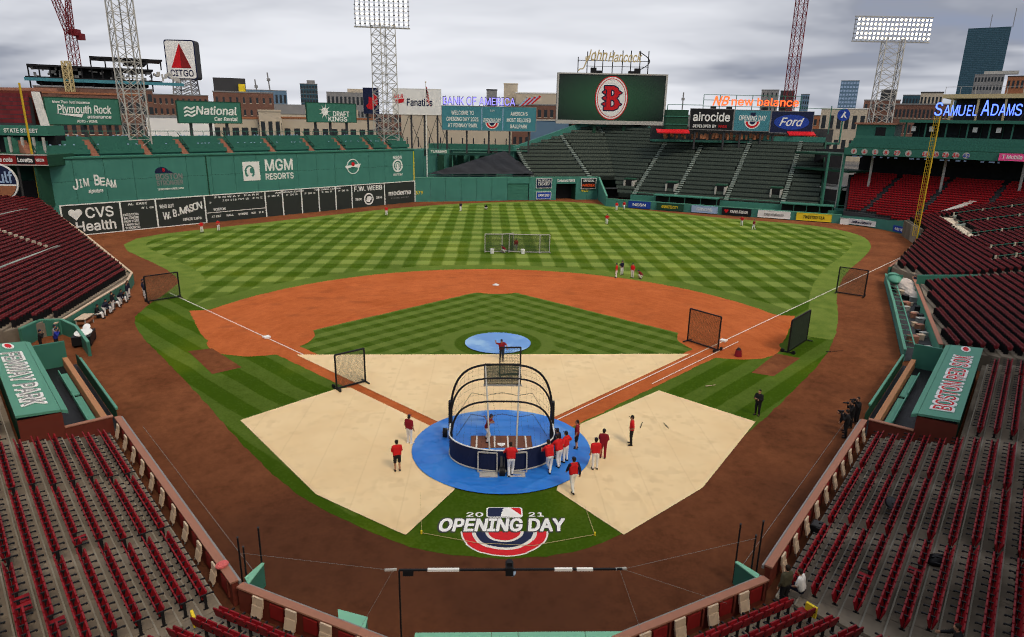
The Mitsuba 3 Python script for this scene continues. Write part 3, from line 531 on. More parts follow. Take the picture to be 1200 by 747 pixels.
RBp = RBp.difference(fpoly(FR, [(-30, -3), (34.8, -3), (34.8, 60), (-30, 60)])).difference(Polygon([(46.2, 36.6), (110, 10.8), (110, 10.4), (46.2, 36.2)]).buffer(.25))
for a_, b_ in XA: RBp = RBp.difference(LineString([a_[:2], tuple(V(*a_[:2]) + (V(*b_[:2]) - V(*a_[:2])) * 5)]).buffer(.42, cap_style=2))
RBp = RBp.difference(Polygon([(74.0, 74.2), (64.6, 54.6), (65.6, 54.1), (73.6, 70.6), (75.6, 73.4)]))
plane_block('right_line_stand', 'grey steps of the stand down the right field line', dRB, nRB, 28.2, 1.0, .145, .72, 54, RBp, 'dark red seats in long slanting rows down the right field line', 0)
for a_, b_ in XA:
    a_, b_ = V(*a_), V(*b_); e_ = a_ + (b_ - a_) * 4
    part('right_line_stand', 'aisle_wall', MB().beam(a_ - V(0, 0, .1), e_ - V(0, 0, .1), .5, .8), 'm_lgrey'); part('right_line_stand', 'aisle_rail', MB().beam(a_ + V(0, 0, .75), e_ + V(0, 0, .75), .07), 'm_green')
    for t in np.arange(0, 4, .7): p_ = a_ + (b_ - a_) * t; part('right_line_stand', 'aisle_post', MB().box(p_ + V(0, 0, .5), (.16, .16, .75)), 'm_cream')
part('right_line_stand', 'platform', MB().poly(Polygon([(74.0, 74.2), (64.6, 54.6), (65.6, 54.1), (73.6, 70.6), (75.6, 73.4)]), 0, 3.75), 'm_cream')
for t in np.linspace(.03, .97, 22): part('right_line_stand', 'platform_post', MB().box((74.0 - 9.4 * t - .25, 74.2 - 19.6 * t + .1, 3.6), (.22, .22, .9)), 'm_black' if int(t * 22) % 2 else 'm_cream')
for (x0, y0, z0), (x1, y1, z1) in (((-47.33, 29.17, 2.92), (-48.93, 41.02, 2.86)), ((-60.8, 49.46, 5.03), (-61.4, 55.4, 4.96))): part('left_line_stand', 'aisle_wall', MB().beam((x0, y0, z0 + .3), (x1, y1, z1 + .3), .35, .8), 'm_lgrey')
for t in np.linspace(0, 1, 9): part('left_line_stand', 'aisle_post', MB().box((-56.06 + 6.8 * t, 42.3 - 2.95 * t, 4.29 - 1.3 * t + .5), (.28, .28, .8)), 'm_cream')
# walls in front of those stands
def low_wall(key, label, pts, mat, cap, w=.22):
    lab(key, label, 'wall')
    for (x0, y0, z0), (x1, y1, z1) in zip(pts, pts[1:]):
        d = unit((x1 - x0, y1 - y0)); n = V(-d[1], d[0]) * w; a, b = V(x0, y0), V(x1, y1)
        lo = MB(); v = [V(*(a - n / 2), 0), V(*(b - n / 2), 0), V(*(a + n / 2), 0), V(*(b + n / 2), 0), V(*(a - n / 2), z0), V(*(b - n / 2), z1), V(*(a + n / 2), z0), V(*(b + n / 2), z1)]
        part(key, 'panel', lo.add(v, BOXF), mat)
        v = [q + V(0, 0, h) for h, q in [(0.004, q) for q in v[4:]] + [(.09, q) for q in v[4:]]]
        part(key, 'cap', MB().add(np.array(v), BOXF), cap)
low_wall('left_line_wall', 'low wall before the dark red left line stand, rising to the tall green wall', [(-36.6, 19.4, 1.05), (-36.7, 21.4, 1.1), (-38.4, 34.4, 1.1), (-39.6, 37.8, 1.2), (-52.0, 51.5, 2.9), (-64.6, 64.2, 4.9)], 'm_green', 'm_tan')
low_wall('right_line_wall', 'low wall in front of the right line stand up to the yellow pole', [(49.4, 46.2, 1.1), (58, 56.2, 1.2), (65.9, 66.2, 1.3)], 'm_green', 'm_rail')
low_wall('right_corner_wall', 'low green wall curving round the right field corner', [(65.8, 66.2, 1.9), (69.5, 73.5, 2.3), (71.6, 79.5, 2.4), (71.2, 84.5, 1.7), (69.6, 88.2, 1.6), (66.6, 91.6, 1.5)], 'm_wallgreen', 'm_green')
low_wall('section_wall', 'green dividing wall across the right line seats', [(46.6, 36.3, 2.2), (60, 30.9, 3.6), (85, 20.8, 8.2)], 'm_green', 'm_green', .3)
k = lab('camera_well', 'green railed camera well beyond the right dugout', 'camera well')
W = [V(32.2, 14.6), V(40.0, 29.4), V(46.8, 42.6)]
for a, b in zip(W, W[1:]):
    d = unit(b - a); n = V(d[1], -d[0]); L = np.hypot(*(b - a))
    part(k, 'front_wall', MB().frame((*a, 0), (*(d * L), 0), (*(n * .12), 0), (0, 0, .9)), 'm_wallgreen'); part(k, 'front_rail', MB().frame((*(a - n * .06), .96), (*(d * L), 0), (*(n * .22), 0), (0, 0, .10)), 'm_lgreen'); part(k, 'inner_rail', MB().frame((*(a + n * .85), .80), (*(d * L), 0), (*(n * .10), 0), (0, 0, .08)), 'm_lgreen')
    for s in np.arange(1.2, L, 1.8): part(k, 'rail_brace', MB().beam((*(a + d * s), .93), (*(a + d * (s + .3) + n * .9), .82), .06), 'm_lgreen')
part(k, 'floor', MB().poly(Polygon([(32.2, 14.6), (46.8, 42.6), (48.6, 40.2), (35.6, 15.2)]), .02, .05), 'm_darkgrey'); part(k, 'back_wall', MB().frame((35.4, 15.2, 0), (13.0, 24.6, 0), (.2, -.1, 0), (0, 0, 1.25)), 'm_lgreen'); part(k, 'back_rail', MB().frame((35.3, 15.2, 1.26), (13.0, 24.6, 0), (.3, -.16, 0), (0, 0, .07)), 'm_rail')
k = lab('crumpled_sheet', 'heap of crumpled pale sheeting in the right camera well', 'sheeting')
sv = trimesh.creation.icosphere(4); sv = sv.vertices * V(1.15, 3.2, .75) * (1 + .5 * (meshkit.fbm(sv.vertices * 2.6, 4, 3) - .5))[:, None] @ R2(-.42).T + V(46.6, 38.2, .55), sv.faces
part(k, 'cloth', sv, 'm_sheet', smooth=35); sv2 = trimesh.creation.icosphere(3); part(k, 'fold', (sv2.vertices * V(.7, 1.6, .5) * (1 + .6 * (meshkit.fbm(sv2.vertices * 3, 4, 9) - .5))[:, None] @ R2(-.3).T + V(45.3, 34.6, .45), sv2.faces), 'm_sheet', smooth=35)
k = lab('rolled_cover', 'pale green cover bundled on the front rail of the camera well', 'cover'); part(k, 'roll', (lambda m: (m.vertices * V(.75, 2.6, .45) @ R2(-.45).T + V(46.2, 39.8, 1.15), m.faces))(trimesh.creation.icosphere(3)), 'm_lgreen', smooth=True)
part(k, 'strap', MB().box((46.0, 39.3, 1.2), (1.5, .12, .95), -.45), 'm_green')
for i in range(26):
    t, o = (i + rng.random() * .9) / 26, rng.random(); p = V(33.2, 15.2) + t * V(13.6, 25.6) + V(1.4, -.6) * o * (1 - .1 * t) + V(.5, 0)
    k = lab(num('equipment_case'), ['small brown', 'pale tan', 'grey', 'black'][i % 4] + f' equipment case in the right camera well, {nth(i + 1)} of the heap from the dugout', 'case', ['brown', 'tan', 'grey', 'black'][i % 4] + ' cases in the camera well')
    s = .3 + rng.random() * .5; part(k, 'body', MB().box((*p, .05 + s * .35), (s, s * .8, s * .7), rng.random() * 3), ['m_rail', 'm_tan', 'm_grey', 'm_black'][i % 4]); part(k, 'lid', MB().box((*p, .05 + s * .7 + .03), (s * 1.03, s * .83, .05), 0), ['m_rail', 'm_tan', 'm_steel', 'm_darkgrey'][i % 4])
low_wall('left_camera_well', 'dark green wall of the camera well beyond the left dugout', [(-31.2, 14.6, 1.1), (-34.4, 18.6, 1.1), (-36.4, 20.0, 1.25), (-37.75, 19.3, 1.4), (-37.45, 16.5, 1.5)], 'm_green', 'm_lgreen')

# unseen roofs behind and beside the camera; deck extended forward to shade near seats
def outline(off): return [tuple(at(FL, 62, off + 3)), tuple(at(FL, 36, off)), tuple(at(FL, 0, off) + V(-1, -1)), (-9, min(-32.0, -23 - off)), (9, min(-32.0, -23 - off)), tuple(at(FR, 0, off) + V(1, -1)), tuple(at(FR, 36, off)), tuple(at(FR, 50, off + 3))]
k = lab('grandstand_roof', 'unseen grandstand roof deck extended forward to shade the near rows', 'roof')
part(k, 'deck', MB().poly(Polygon(outline(8.7) + outline(44)[::-1]), 11.2, 12.0), 'm_dgreen')
part(k, 'upper_tier', MB().poly(Polygon(outline(22.5) + outline(44)[::-1]), 15.0, 27.0), 'm_green')
k = lab('rear_stand', 'concrete rear stand under the grandstand roof', 'stand')
part(k, 'slope', MB().poly(Polygon(outline(16.6)[1:-1] + outline(44)[1:-1][::-1]), -.2, 3.6), 'm_concrete')

# ---------------------------------------------------------------- flat upright things: a plane with s along it, z up, f towards its front
class Pn:
    def __init__(s, o, u): s.o = V(o[0], o[1], 0); u = unit(u[:2]); s.u = V(u[0], u[1], 0); s.f = V(u[1], -u[0], 0); s.z = V(0, 0, 1)
    def p(s, a, z, off=0.0): return s.o + s.u * a + s.z * z + s.f * off
    def box(s, mb, a0, a1, z0, z1, o0, o1): return mb.frame(s.p(a0, z0, o1), s.u * (a1 - a0), -s.f * (o1 - o0), s.z * (z1 - z0))
    def txt(s, mb, t, a, z, h, off, w=None, shear=0.0, bold=True, depth=.05):   # centred on a, baseline z
        v, f = text(t, h, depth, bold, shear, w); v[:, 0] -= (v[:, 0].max() + v[:, 0].min()) / 2
        return mb.add(*on_plane((v, f), s.p(a, z, off), s.u, s.z))
    def fig(s, mb, pol, a, z, off, depth=.05): return mb.add(*on_plane(flat(pol, depth), s.p(a, z, off), s.u, s.z))
def board(key, label, P, a0, a1, z0, z1, o=0.0, mat='m_green', frame='m_grey', words=(), figs=(), cat='billboard', posts=None, fw=.12, postmat='m_darkgrey', mk=part):
    lab(key, label, cat)
    part(key, 'panel', P.box(MB(), a0, a1, z0, z1, o - .25, o), mat)
    fr = MB()
    for x0, x1, y0, y1 in ((a0 - fw, a1 + fw, z1, z1 + fw), (a0 - fw, a1 + fw, z0 - fw, z0), (a0 - fw, a0, z0, z1), (a1, a1 + fw, z0, z1)): P.box(fr, x0, x1, y0, y1, o - .28, o + .05)
    part(key, 'frame', fr, frame)
    for t, a, z, h, w, m, sh in words: part(key, 'lettering', P.txt(MB(), t, a, z, h, o + .01, w, sh), m)
    for nm, pol, a, z, m, *off in figs: part(key, nm, P.fig(MB(), pol, a, z, o + (off[0] if off else .01)), m)
    for a, zb in posts or (): part(key, 'post', P.box(MB(), a - .2, a + .2, zb, z0 - fw - .003, o - .9, o - .5), postmat)

def heart(r): return circ(-.5 * r, .3 * r, .56 * r, 20).union(circ(.5 * r, .3 * r, .56 * r, 20)).union(Polygon([(-1.0 * r, .05 * r), (1.0 * r, .05 * r), (0, -1.05 * r)]))
def star_burst(): return shapely.unary_union([Polygon([(0, 0), (.8 * math.cos(a - .1), .8 * math.sin(a - .1)), (1.5 * math.cos(a), 1.5 * math.sin(a)), (.8 * math.cos(a + .1), .8 * math.sin(a + .1))]) for a in np.arange(9) * .7] + [circ(0, 0, .75, 16)])
def ring(r, w, n=40): return circ(0, 0, r, n).difference(circ(0, 0, r - w, n))

# ---------------------------------------------------------------- the tall green left field wall
MW = Pn((-65.2, 65.0), (.677, .736)); LW = 70.6
k = lab('tall_green_wall', 'very tall dark green left field wall with white sponsor lettering and a scoreboard', 'wall')
part(k, 'backing', MW.box(MB(), -.1, LW, 0, 11.3, -1.2, -.12), 'm_dgreen')
edges = [0] + list(np.linspace(4.4, LW, 17))
for a0, a1 in zip(edges, edges[1:]): part(k, 'panel', MW.box(MB(), a0 + .025, a1 - .025, 4.72, 8.0, -.117, 0), 'm_wallgreen'); part(k, 'panel', MW.box(MB(), a0 + .025, a1 - .025, 8.04, 11.3, -.117, 0), 'm_wallgreen')
part(k, 'panel', MW.box(MB(), 0, 1.85, 0, 4.71, -.117, 0), 'm_wallgreen')
part(k, 'top_ledge', MW.box(MB(), -.1, LW, 11.304, 11.55, -1.25, .22), 'm_green'); part(k, 'seam_pipe', MB().cyl(MW.p(24.3, 4.75, .08), MW.p(24.3, 11.3, .08), .10, 8), 'm_dgreen')
part(k, 'yellow_line', MW.box(MB(), LW - .35, LW - .12, 4.8, 11.0, .004, .05), 'm_yellow')
sb = 'tall_green_wall__scoreboard'
put(sb, MW.box(MB(), 1.86, LW, 0, 4.55, -.117, .0), 'm_score')
div = [1.9, 10.0, 15.3, 23.3, 34.5, 38.0, 42.0, 45.8, 49.7, 53.6, 62.0, 70.5]
for d in div: part(sb, 'divider', MW.box(MB(), d - .11, d + .11, .02, 4.55, .003, .07), 'm_white')
part(sb, 'top_bar', MW.box(MB(), 1.8, LW, 4.553, 4.71, -.1, .08), 'm_white'); part(sb, 'bottom_bar', MW.box(MB(), 2.02, 23.1, .004, .12, .003, .06), 'm_white'); part(sb, 'line_bar', MW.box(MB(), 23.5, 34.3, 1.62, 1.72, .003, .05), 'm_white')
def sbt(t, a, z, h, w=None, m='m_white', sh=0.0): part(sb, 'lettering', MW.txt(MB(), t, a, z, h, .012, w, sh), m)
part(sb, 'heart', MW.fig(MB(), heart(.88), 3.72, 3.22, .012), 'm_white'); sbt('CVS', 7.0, 2.55, 1.5, 3.9); sbt('Health', 6.3, .62, 1.42, 5.5)
sbt('AL  EAST', 12.6, 3.95, .34, 2.9); sbt('W  L  GB', 14.0, 3.25, .30, 1.9)
for i, t in enumerate(('BOSTON', 'BALTIMORE', 'NEW YORK', 'TAMPA BAY', 'TORONTO')): sbt(t, 11.4, 2.35 - i * .52, .36, 2.2)
sbt('WHO BUT', 17.0, 3.1, .55, 2.3)
for i, (t, w) in enumerate(zip('W.B.MASON', (1.1, .25, .62, .25, 1.15, .85, .75, .95, .9))): sbt(t, 16.75 + i * .70 - (.1 if t == '.' else 0), 1.25 + i * .16, 1.15, w)
sbt('SINCE 1898', 20.9, .75, .42, 3.2)
sbt('F E N W A Y   P A R K', 29.2, 4.05, .30, 8.2); sbt('1 2 3  4 5 6  7 8 9  10', 28.9, 3.45, .30, 4.8); sbt('R  H  E', 33.0, 3.45, .30, 1.8); sbt('P', 24.3, 3.2, .32)
sbt('BOSTON', 25.8, 1.95, .42, 2.1); sbt('AT BAT', 25.1, .8, .34, 1.7); sbt('BALL', 27.6, .8, .34, 1.3); sbt('STRIKE', 30.0, .8, .34, 1.8); sbt('OUT', 32.0, .8, .34, .9); sbt('H E', 33.5, .8, .34, .9)
sbt('AMERICAN LEAGUE', 39.6, 4.1, .28, 6.0); sbt('NATIONAL LEAGUE', 48.0, 4.1, .28, 6.0)
for d in (36.2, 40.0, 43.9, 47.7, 51.6): sbt('P  IN  R', d, 3.55, .30, 2.3)
sbt('F.W. WEBB', 57.8, 3.35, .95, 7.2); part(sb, 'round_mark', MW.fig(MB(), ring(1.22, .28), 57.8, 1.6, .012), 'm_white'); part(sb, 'round_mark_fill', MW.fig(MB(), Polygon([(-.7, -.5), (-.3, .6), (.6, .5), (.75, .1), (.2, -.7)]), 57.8, 1.6, .012), 'm_white'); sbt('Since', 55.2, 1.5, .5, 1.6); sbt('1866', 60.5, 1.5, .5, 1.6)
sbt('moderna', 66.2, 1.9, 1.0, 6.2); sbt('O F F I C I A L   P A R T N E R', 66.2, 1.15, .22, 5.0, 'm_grey')
# marks above the scoreboard
def wt(t, a, z, h, w=None, m='m_white', sh=0.0): part('tall_green_wall', 'lettering', MW.txt(MB(), t, a, z, h, .012, w, sh), m)
for i, (t, h) in enumerate(zip('JIM BEAM', (1.5, 1.15, 1.15, 0, 1.5, 1.15, 1.15, 1.15))):
    if t != ' ':
        x = -2.55 + i * .74; z = 7.35 - .075 * x * x; wt(t, 6.9 + x, z, h, .34 if t in 'I' else .72)
wt('signature', 6.95, 6.25, .55, 2.0, sh=.25)
part('tall_green_wall', 'cap_emblem', MW.fig(MB(), ell(0, 0, 1.05, .85).intersection(sbox(-2, -.1, 2, 2)).union(Polygon([(.4, .0), (1.9, -.25), (1.2, .25)])), 16.9, 8.8, .014), 'm_navy'); part('tall_green_wall', 'cap_letter', MW.txt(MB(), 'B', 17.2, 8.95, .5, .07), 'm_signred')
wt('BOSTON', 18.0, 7.7, .85, 4.2, 'm_grey'); wt('STRONGER', 18.0, 6.75, .75, 4.2, 'm_grey'); wt('TOGETHER SINCE 1953', 18.0, 6.0, .28, 4.2)
part('tall_green_wall', 'square_mark', MW.fig(MB(), sbox(-1.6, -1.65, 1.6, 1.65).difference(ell(-.35, -.1, .95, 1.15)).union(ell(-.3, 0, .62, .78).difference(ell(.1, .1, .42, .5))).union(Polygon([(-1.0, -1.0), (-.2, -.5), (.3, -1.3), (-.6, -1.5)])), 32.3, 8.35, .012), 'm_white')
wt('MGM', 37.8, 8.3, 1.95, 5.6); wt('RESORTS', 37.8, 6.72, 1.05, 5.7)
part('tall_green_wall', 'round_mark', MW.fig(MB(), ring(1.5, .17), 54.2, 8.35, .012), 'm_white'); part('tall_green_wall', 'round_mark_band', MW.fig(MB(), Polygon([(-1.9, .1), (1.9, .45), (1.6, -.35), (0, -.1), (-1.6, -.45)]), 54.2, 8.4, .016), 'm_white'); part('tall_green_wall', 'round_mark_dot', MW.fig(MB(), circ(0, .35, .4, 16), 54.2, 8.5, .07), 'm_signred')
part('tall_green_wall', 'crest', MW.fig(MB(), ring(1.35, .3).union(ring(.75, .2)).union(sbox(-.25, -1.2, .25, .4)), 65.8, 8.1, .012), 'm_white'); wt('MASS', 65.8, 9.55, .6, 2.4); wt('LOTTERY', 65.8, 6.0, .45, 2.6)
# seats on top of the wall
k = lab('wall_top_seats', 'green seat terrace on top of the tall left field wall, cut by sloping aisles', 'stand')
aisl = [0.0, 8.2, 15.9, 21.8, 29.6, 37.8, 46.0, 53.2, 60.2, 65.0, 71.2]
for i, (a0, a1) in enumerate(zip(aisl, aisl[1:])):
    if i == 2: pass
    tb, bm = MB(), MB()
    for r in range(4):
        z = 11.55 + r * .62; MW.box(tb, a0 + .55, a1 - .55, 11.0, z + .02, -2.2 - r * 1.0, -1.26 - r * 1.0)
        MW.box(bm, a0 + .6, a1 - .6, z + .30, z + .95, -1.75 - r, -1.62 - r)
    part(k, 'terrace', tb, 'm_mseat'); part(k, 'counter', bm, 'm_mseat')
    sm = MB()
    for r in (1, 3):
        for a in np.arange(a0 + .9, a1 - .8, .62):
            if rng.random() < .30: sm.add(*on_plane((BOXV * V(.26, .2, .05), BOXF), MW.p(a, 11.55 + r * .62 + .99, -1.7 - r), MW.u, MW.z))
    if sm.n: part(k, 'seat_tags', sm, 'm_lb', kind='stuff')
    st = MB()
    for r in range(8): MW.box(st, a0 - .5, a0 + .5, 11.0, 11.62 + r * .31, -1.8 - r * .5, -1.28 - r * .5)
    part(k, 'aisle', st, 'm_rail')
    rl = MB().beam(MW.p(a0 + .52, 12.4, -1.3), MW.p(a0 + .52, 14.9, -5.2), .09); part(k, 'aisle_rail', rl, 'm_dgreen')
part(k, 'back_rail', MB().path([MW.p(-2, 15.1, -5.6), MW.p(LW + 1, 15.1, -5.6)], .09), 'm_green'); part(k, 'back_wall', MW.box(MB(), -2, LW + 1, 8, 14.2, -5.9, -5.65), 'm_green')
fp = MB()
for a in np.arange(-1, LW, 2.0): fp.beam(MW.p(a, 14.2, -5.6), MW.p(a, 15.1, -5.6), .06)
part(k, 'rail_posts', fp, 'm_green', kind='stuff')

# three green boards, the white board and the blue panel over the wall
PB = [(12.3, 14.3, 8.9)]
board('green_billboard', 'green billboard with white slanted lettering left of the first light tower', MW, 3.9, 14.0, 16.1, 19.9, -6, 'm_green', 'm_dgreen', [('Plymouth Rock', 9.1, 17.75, 1.15, 7.4, 'm_white', .12), ('More Than Just Insurance', 7.4, 19.15, .36, 5.0, 'm_white', 0), ('assurance', 11.0, 17.0, .50, 3.4, 'm_white', .1), ('AUTO • HOME', 9.2, 16.35, .38, 2.8, 'm_white', 0)],
      [('swoosh', Polygon([(-2.6, .3), (1.2, .25), (.9, -.25)]), 7.6, 17.35, 'm_white')], posts=((5.5, 13), (9, 13), (12.5, 13)))
board('green_billboard_001', 'green billboard with white waves and slanted lettering right of the first tower', MW, 23.2, 34.5, 16.5, 20.0, -6, 'm_green', 'm_dgreen', [('National', 30.0, 17.9, 1.35, 7.4, 'm_white', .15), ('Car Rental', 31.6, 16.85, .65, 4.3, 'm_white', .15)],
      [('wave', Polygon([(-.95, .0 + d), (-.4, .3 + d), (.3, .0 + d), (1.0, .35 + d), (1.0, .65 + d), (.3, .3 + d), (-.4, .6 + d), (-.95, .3 + d)]), 25.2, 17.4, 'm_white') for d in (0, .6, 1.2)], posts=((25.5, 13), (29, 13), (32.0, 13)))
board('green_billboard_002', 'green billboard with a white crown emblem and block letters', MW, 48.3, 60.0, 16.9, 20.5, -6, 'm_green', 'm_dgreen', [('DRAFT', 56.3, 18.0, 1.0, 4.0, 'm_white', 0), ('KINGS', 55.4, 17.05, .85, 4.6, 'm_white', 0)], [('crown_emblem', star_burst(), 52.4, 18.9, 'm_white')], posts=((50.5, 13), (54, 13), (58, 13)))
CFP = Pn((-31.4, 137.0), (1, .0))
board('blue_billboard', 'dark blue panel with a pair of red socks behind the second light tower', CFP, -.1, 3.4, 18.9, 24.7, 0, 'm_navy', 'm_navy', [], [('red_sock', Polygon([(-.55, -1.3), (.2, -1.5), (.75, -1.1), (.5, .9), (-.2, 1.2), (-.3, -.2), (-.9, -.8)]).buffer(.15), 1.5, 21.4, 'm_signred'), ('red_sock', Polygon([(-.4, -1.0), (.3, -1.2), (.8, -.8), (.6, 1.2), (-.1, 1.5), (-.2, .1)]).buffer(.1), 2.4, 21.9, 'm_signred', .07)], posts=((.6, 9), (2.8, 9)))
board('white_billboard', 'white billboard with navy lettering and a red mark behind the flag', CFP, 6.9, 18.5, 18.9, 24.7, 0, 'm_white', 'm_white', [('Fanatics', 13.4, 20.9, 1.55, 6.2, 'm_navy', 0), ('MLB', 8.3, 22.6, .8, 2.2, 'm_signred', .2)], [('flag_mark', Polygon([(-1, 0), (1.4, .3), (1.2, -.6), (-.6, -.9)]), 8.3, 22.2, 'm_signred')], posts=((8, 9), (11.2, 9), (14.4, 9), (17.6, 9)))
k = lab('white_billboard_lattice', 'steel lattice of braces behind the white billboard', 'scaffold'); lt = MB()
for a in np.arange(7, 18, 3.5): lt.beam(CFP.p(a, 9, -2), CFP.p(a + 3.5, 18.7, -2), .12); lt.beam(CFP.p(a + 3.5, 9, -2), CFP.p(a, 18.7, -2), .12)
part(k, 'braces', lt, 'm_darkgrey')
# centre board with lit letters over it
LP = Pn((-11.6, 122.0), (1, -.015))
board('message_board', 'teal message board with white welcome lettering and a round bunting emblem', LP, 0, 21, 15.6, 20.7, 0, 'm_teal', 'm_grey',
      [('WELCOME TO', 4.6, 18.9, .82, 5.0, 'm_white', 0), ('OPENING DAY 2021', 4.6, 17.55, .82, 7.2, 'm_white', 0), ('AT FENWAY PARK', 4.6, 16.2, .82, 6.6, 'm_white', 0), ("AMERICA'S", 17.2, 18.9, .78, 3.8, 'm_white', 0), ('MOST BELOVED', 17.2, 17.55, .78, 5.4, 'm_white', 0), ('BALLPARK', 17.2, 16.2, .78, 3.8, 'm_white', 0), ('OPENING DAY', 11.2, 17.4, .8, 3.9, 'm_white', .1), ('1:10', 11.2, 19.75, .3, 1.0, 'm_white', 0)],
      [('bunting', half(1.5), 11.2, 17.3, 'm_white'), ('bunting_red', half(1.25), 11.2, 17.25, 'm_signred', .06), ('bunting_white', half(.85), 11.2, 17.25, 'm_white', .11), ('bunting_blue', half(.6), 11.2, 17.25, 'm_navy', .16), ('column_edge', sbox(-.08, -2.4, .08, 2.4), 8.9, 18.1, 'm_lb'), ('column_edge', sbox(-.08, -2.4, .08, 2.4), 13.6, 18.1, 'm_lb')], cat='sign', posts=((1, 10.5), (5.5, 10.5), (10.5, 10.5), (15.2, 10.5), (19.5, 10.5)))
def lit(key, m, rgb, mat='m_white'):
    scene[key] = {**mikit.ply(m.pair() if isinstance(m, MB) else m, mat), 'emitter': {'type': 'area', 'radiance': {'type': 'rgb', 'value': list(rgb)}}}; return key
k = lab('purple_letters', 'row of purple and white block letters standing on the teal message board', 'sign')
part(k, 'letter_back', LP.txt(MB(), 'BANK OF AMERICA', 8.3, 20.95, 1.75, -.05, 16.2), 'm_navy'); lit(num(k + '__lettering'), LP.txt(MB(), 'BANK OF AMERICA', 8.3, 21.05, 1.55, .06, 15.9, bold=False), (.10, .06, .38), 'm_lb')
for i in range(6): part(k, 'flag_bar', MB().add(*on_plane(flat(Polygon([(0, 0), (.45, 0), (2.3, 1.6), (1.9, 1.8)]), .1), LP.p(17.0 + i * .55, 20.95 + .1 * i, 0), LP.u, LP.z)), 'm_signred' if i % 2 else 'm_lb')
for a in np.arange(.8, 19, 3.0): part(k, 'strut', MB().beam(LP.p(a, 20.85, -.4), LP.p(a, 22.9, -.4), .1), 'm_darkgrey')
# flag
k = lab('flagpole', 'white flagpole with a limp striped flag in left centre field', 'flagpole'); fx, fy = -14.9, 119.6
part(k, 'pole', MB().cyl((fx, fy, 5.3), (fx, fy, 25.4), .13, 10, .07), 'm_white'); part(k, 'finial', (lambda m: (m.vertices * .16 + V(fx, fy, 25.5), m.faces))(trimesh.creation.icosphere(2)), 'm_gold')
fl = lab('flag', 'red white and blue striped flag hanging limp from the white pole', 'flag')
def flagstrip(t0, t1, off): 
    g = np.linspace(0, 1, 12); P = []
    for t in (t0, t1): P.append([(fx + .1 + (2.0 * u_ * (.35 + .4 * t)) * .6 + .1 * math.sin(6 * u_), fy + .16 * math.sin(9 * u_ + 2 * t) + off, 24.6 - t * 2.9 - u_ * 1.1) for u_ in g])
    n = len(g); v = np.array(P[0] + P[1]); f = [[i, i + 1, n + i + 1] for i in range(n - 1)] + [[i, n + i + 1, n + i] for i in range(n - 1)]
    v2 = v + V(0, .02, 0); return np.vstack([v, v2]), np.vstack([f, np.array(f)[:, ::-1] + len(v)])
for i in range(9): part(fl, 'stripe', MB().add(*flagstrip(i / 9, (i + 1) / 9, 0)), 'm_signred' if i % 2 == 0 else 'm_white')
part(fl, 'canton', MB().add(*(lambda vf: ((vf[0] - V(fx, fy, 24.6)) * V(.55, 1, 1) + V(fx, fy - .05, 24.6), vf[1]))(flagstrip(0, .5, 0))), 'm_navy')

# ---------------------------------------------------------------- centre field wall, bleachers, bullpens
C1, C2 = V(-17.4, 117.0), V(25.1, 127.4); CW = Pn(C1, C2 - C1); LC = np.hypot(*(C2 - C1))
k = lab('center_field_wall', 'tall light green padded centre field wall with an open dark gate', 'wall')
pads = [(0, 3.4), (3.4, 6.9), (6.9, 10.4), (10.4, 13.9), (13.9, 17.6), (17.6, 21.3), (26.5, 29.9), (29.9, 33.2), (38.1, 41.0), (41.0, LC)]
for a0, a1 in pads: part(k, 'pad', CW.box(MB(), a0 + .035, a1 - .035, 0, 5.25, -.3, 0), 'm_wallgreen')
part(k, 'pad', CW.box(MB(), 21.32, 26.48, 3.9, 5.25, -.3, 0), 'm_wallgreen'); part(k, 'pad', CW.box(MB(), 33.22, 38.08, 3.75, 5.25, -.3, 0), 'm_wallgreen')
dd = part(k, 'garage_door', CW.box(MB(), 21.4, 26.4, 0, 3.89, -.5, -.3), 'm_green')
for i in range(5): part(dd, 'slat', CW.box(MB(), 21.42, 26.38, .05 + i * .77, .74 + i * .77, -.298, -.24), 'm_green')
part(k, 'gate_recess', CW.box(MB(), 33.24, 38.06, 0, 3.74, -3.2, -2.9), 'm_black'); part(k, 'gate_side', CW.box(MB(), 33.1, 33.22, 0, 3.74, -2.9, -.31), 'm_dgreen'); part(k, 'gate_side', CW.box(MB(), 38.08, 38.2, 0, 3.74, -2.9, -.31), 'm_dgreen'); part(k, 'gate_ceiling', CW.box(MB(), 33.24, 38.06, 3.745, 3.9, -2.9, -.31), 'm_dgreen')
part(k, 'top_edge', CW.box(MB(), 0, LC, 5.254, 5.36, -.5, .05), 'm_lgreen'); part(k, 'distance_mark', CW.txt(MB(), '379', .9, 1.7, .7, .012), 'm_yellow'); part(k, 'distance_mark', CW.txt(MB(), '420', 40.4, 1.9, .7, .012), 'm_yellow')
part(k, 'sign_over_gate', CW.txt(MB(), 'Cumberland FARMS', 35.6, 4.2, .62, .012, 4.4, bold=True), 'm_white')
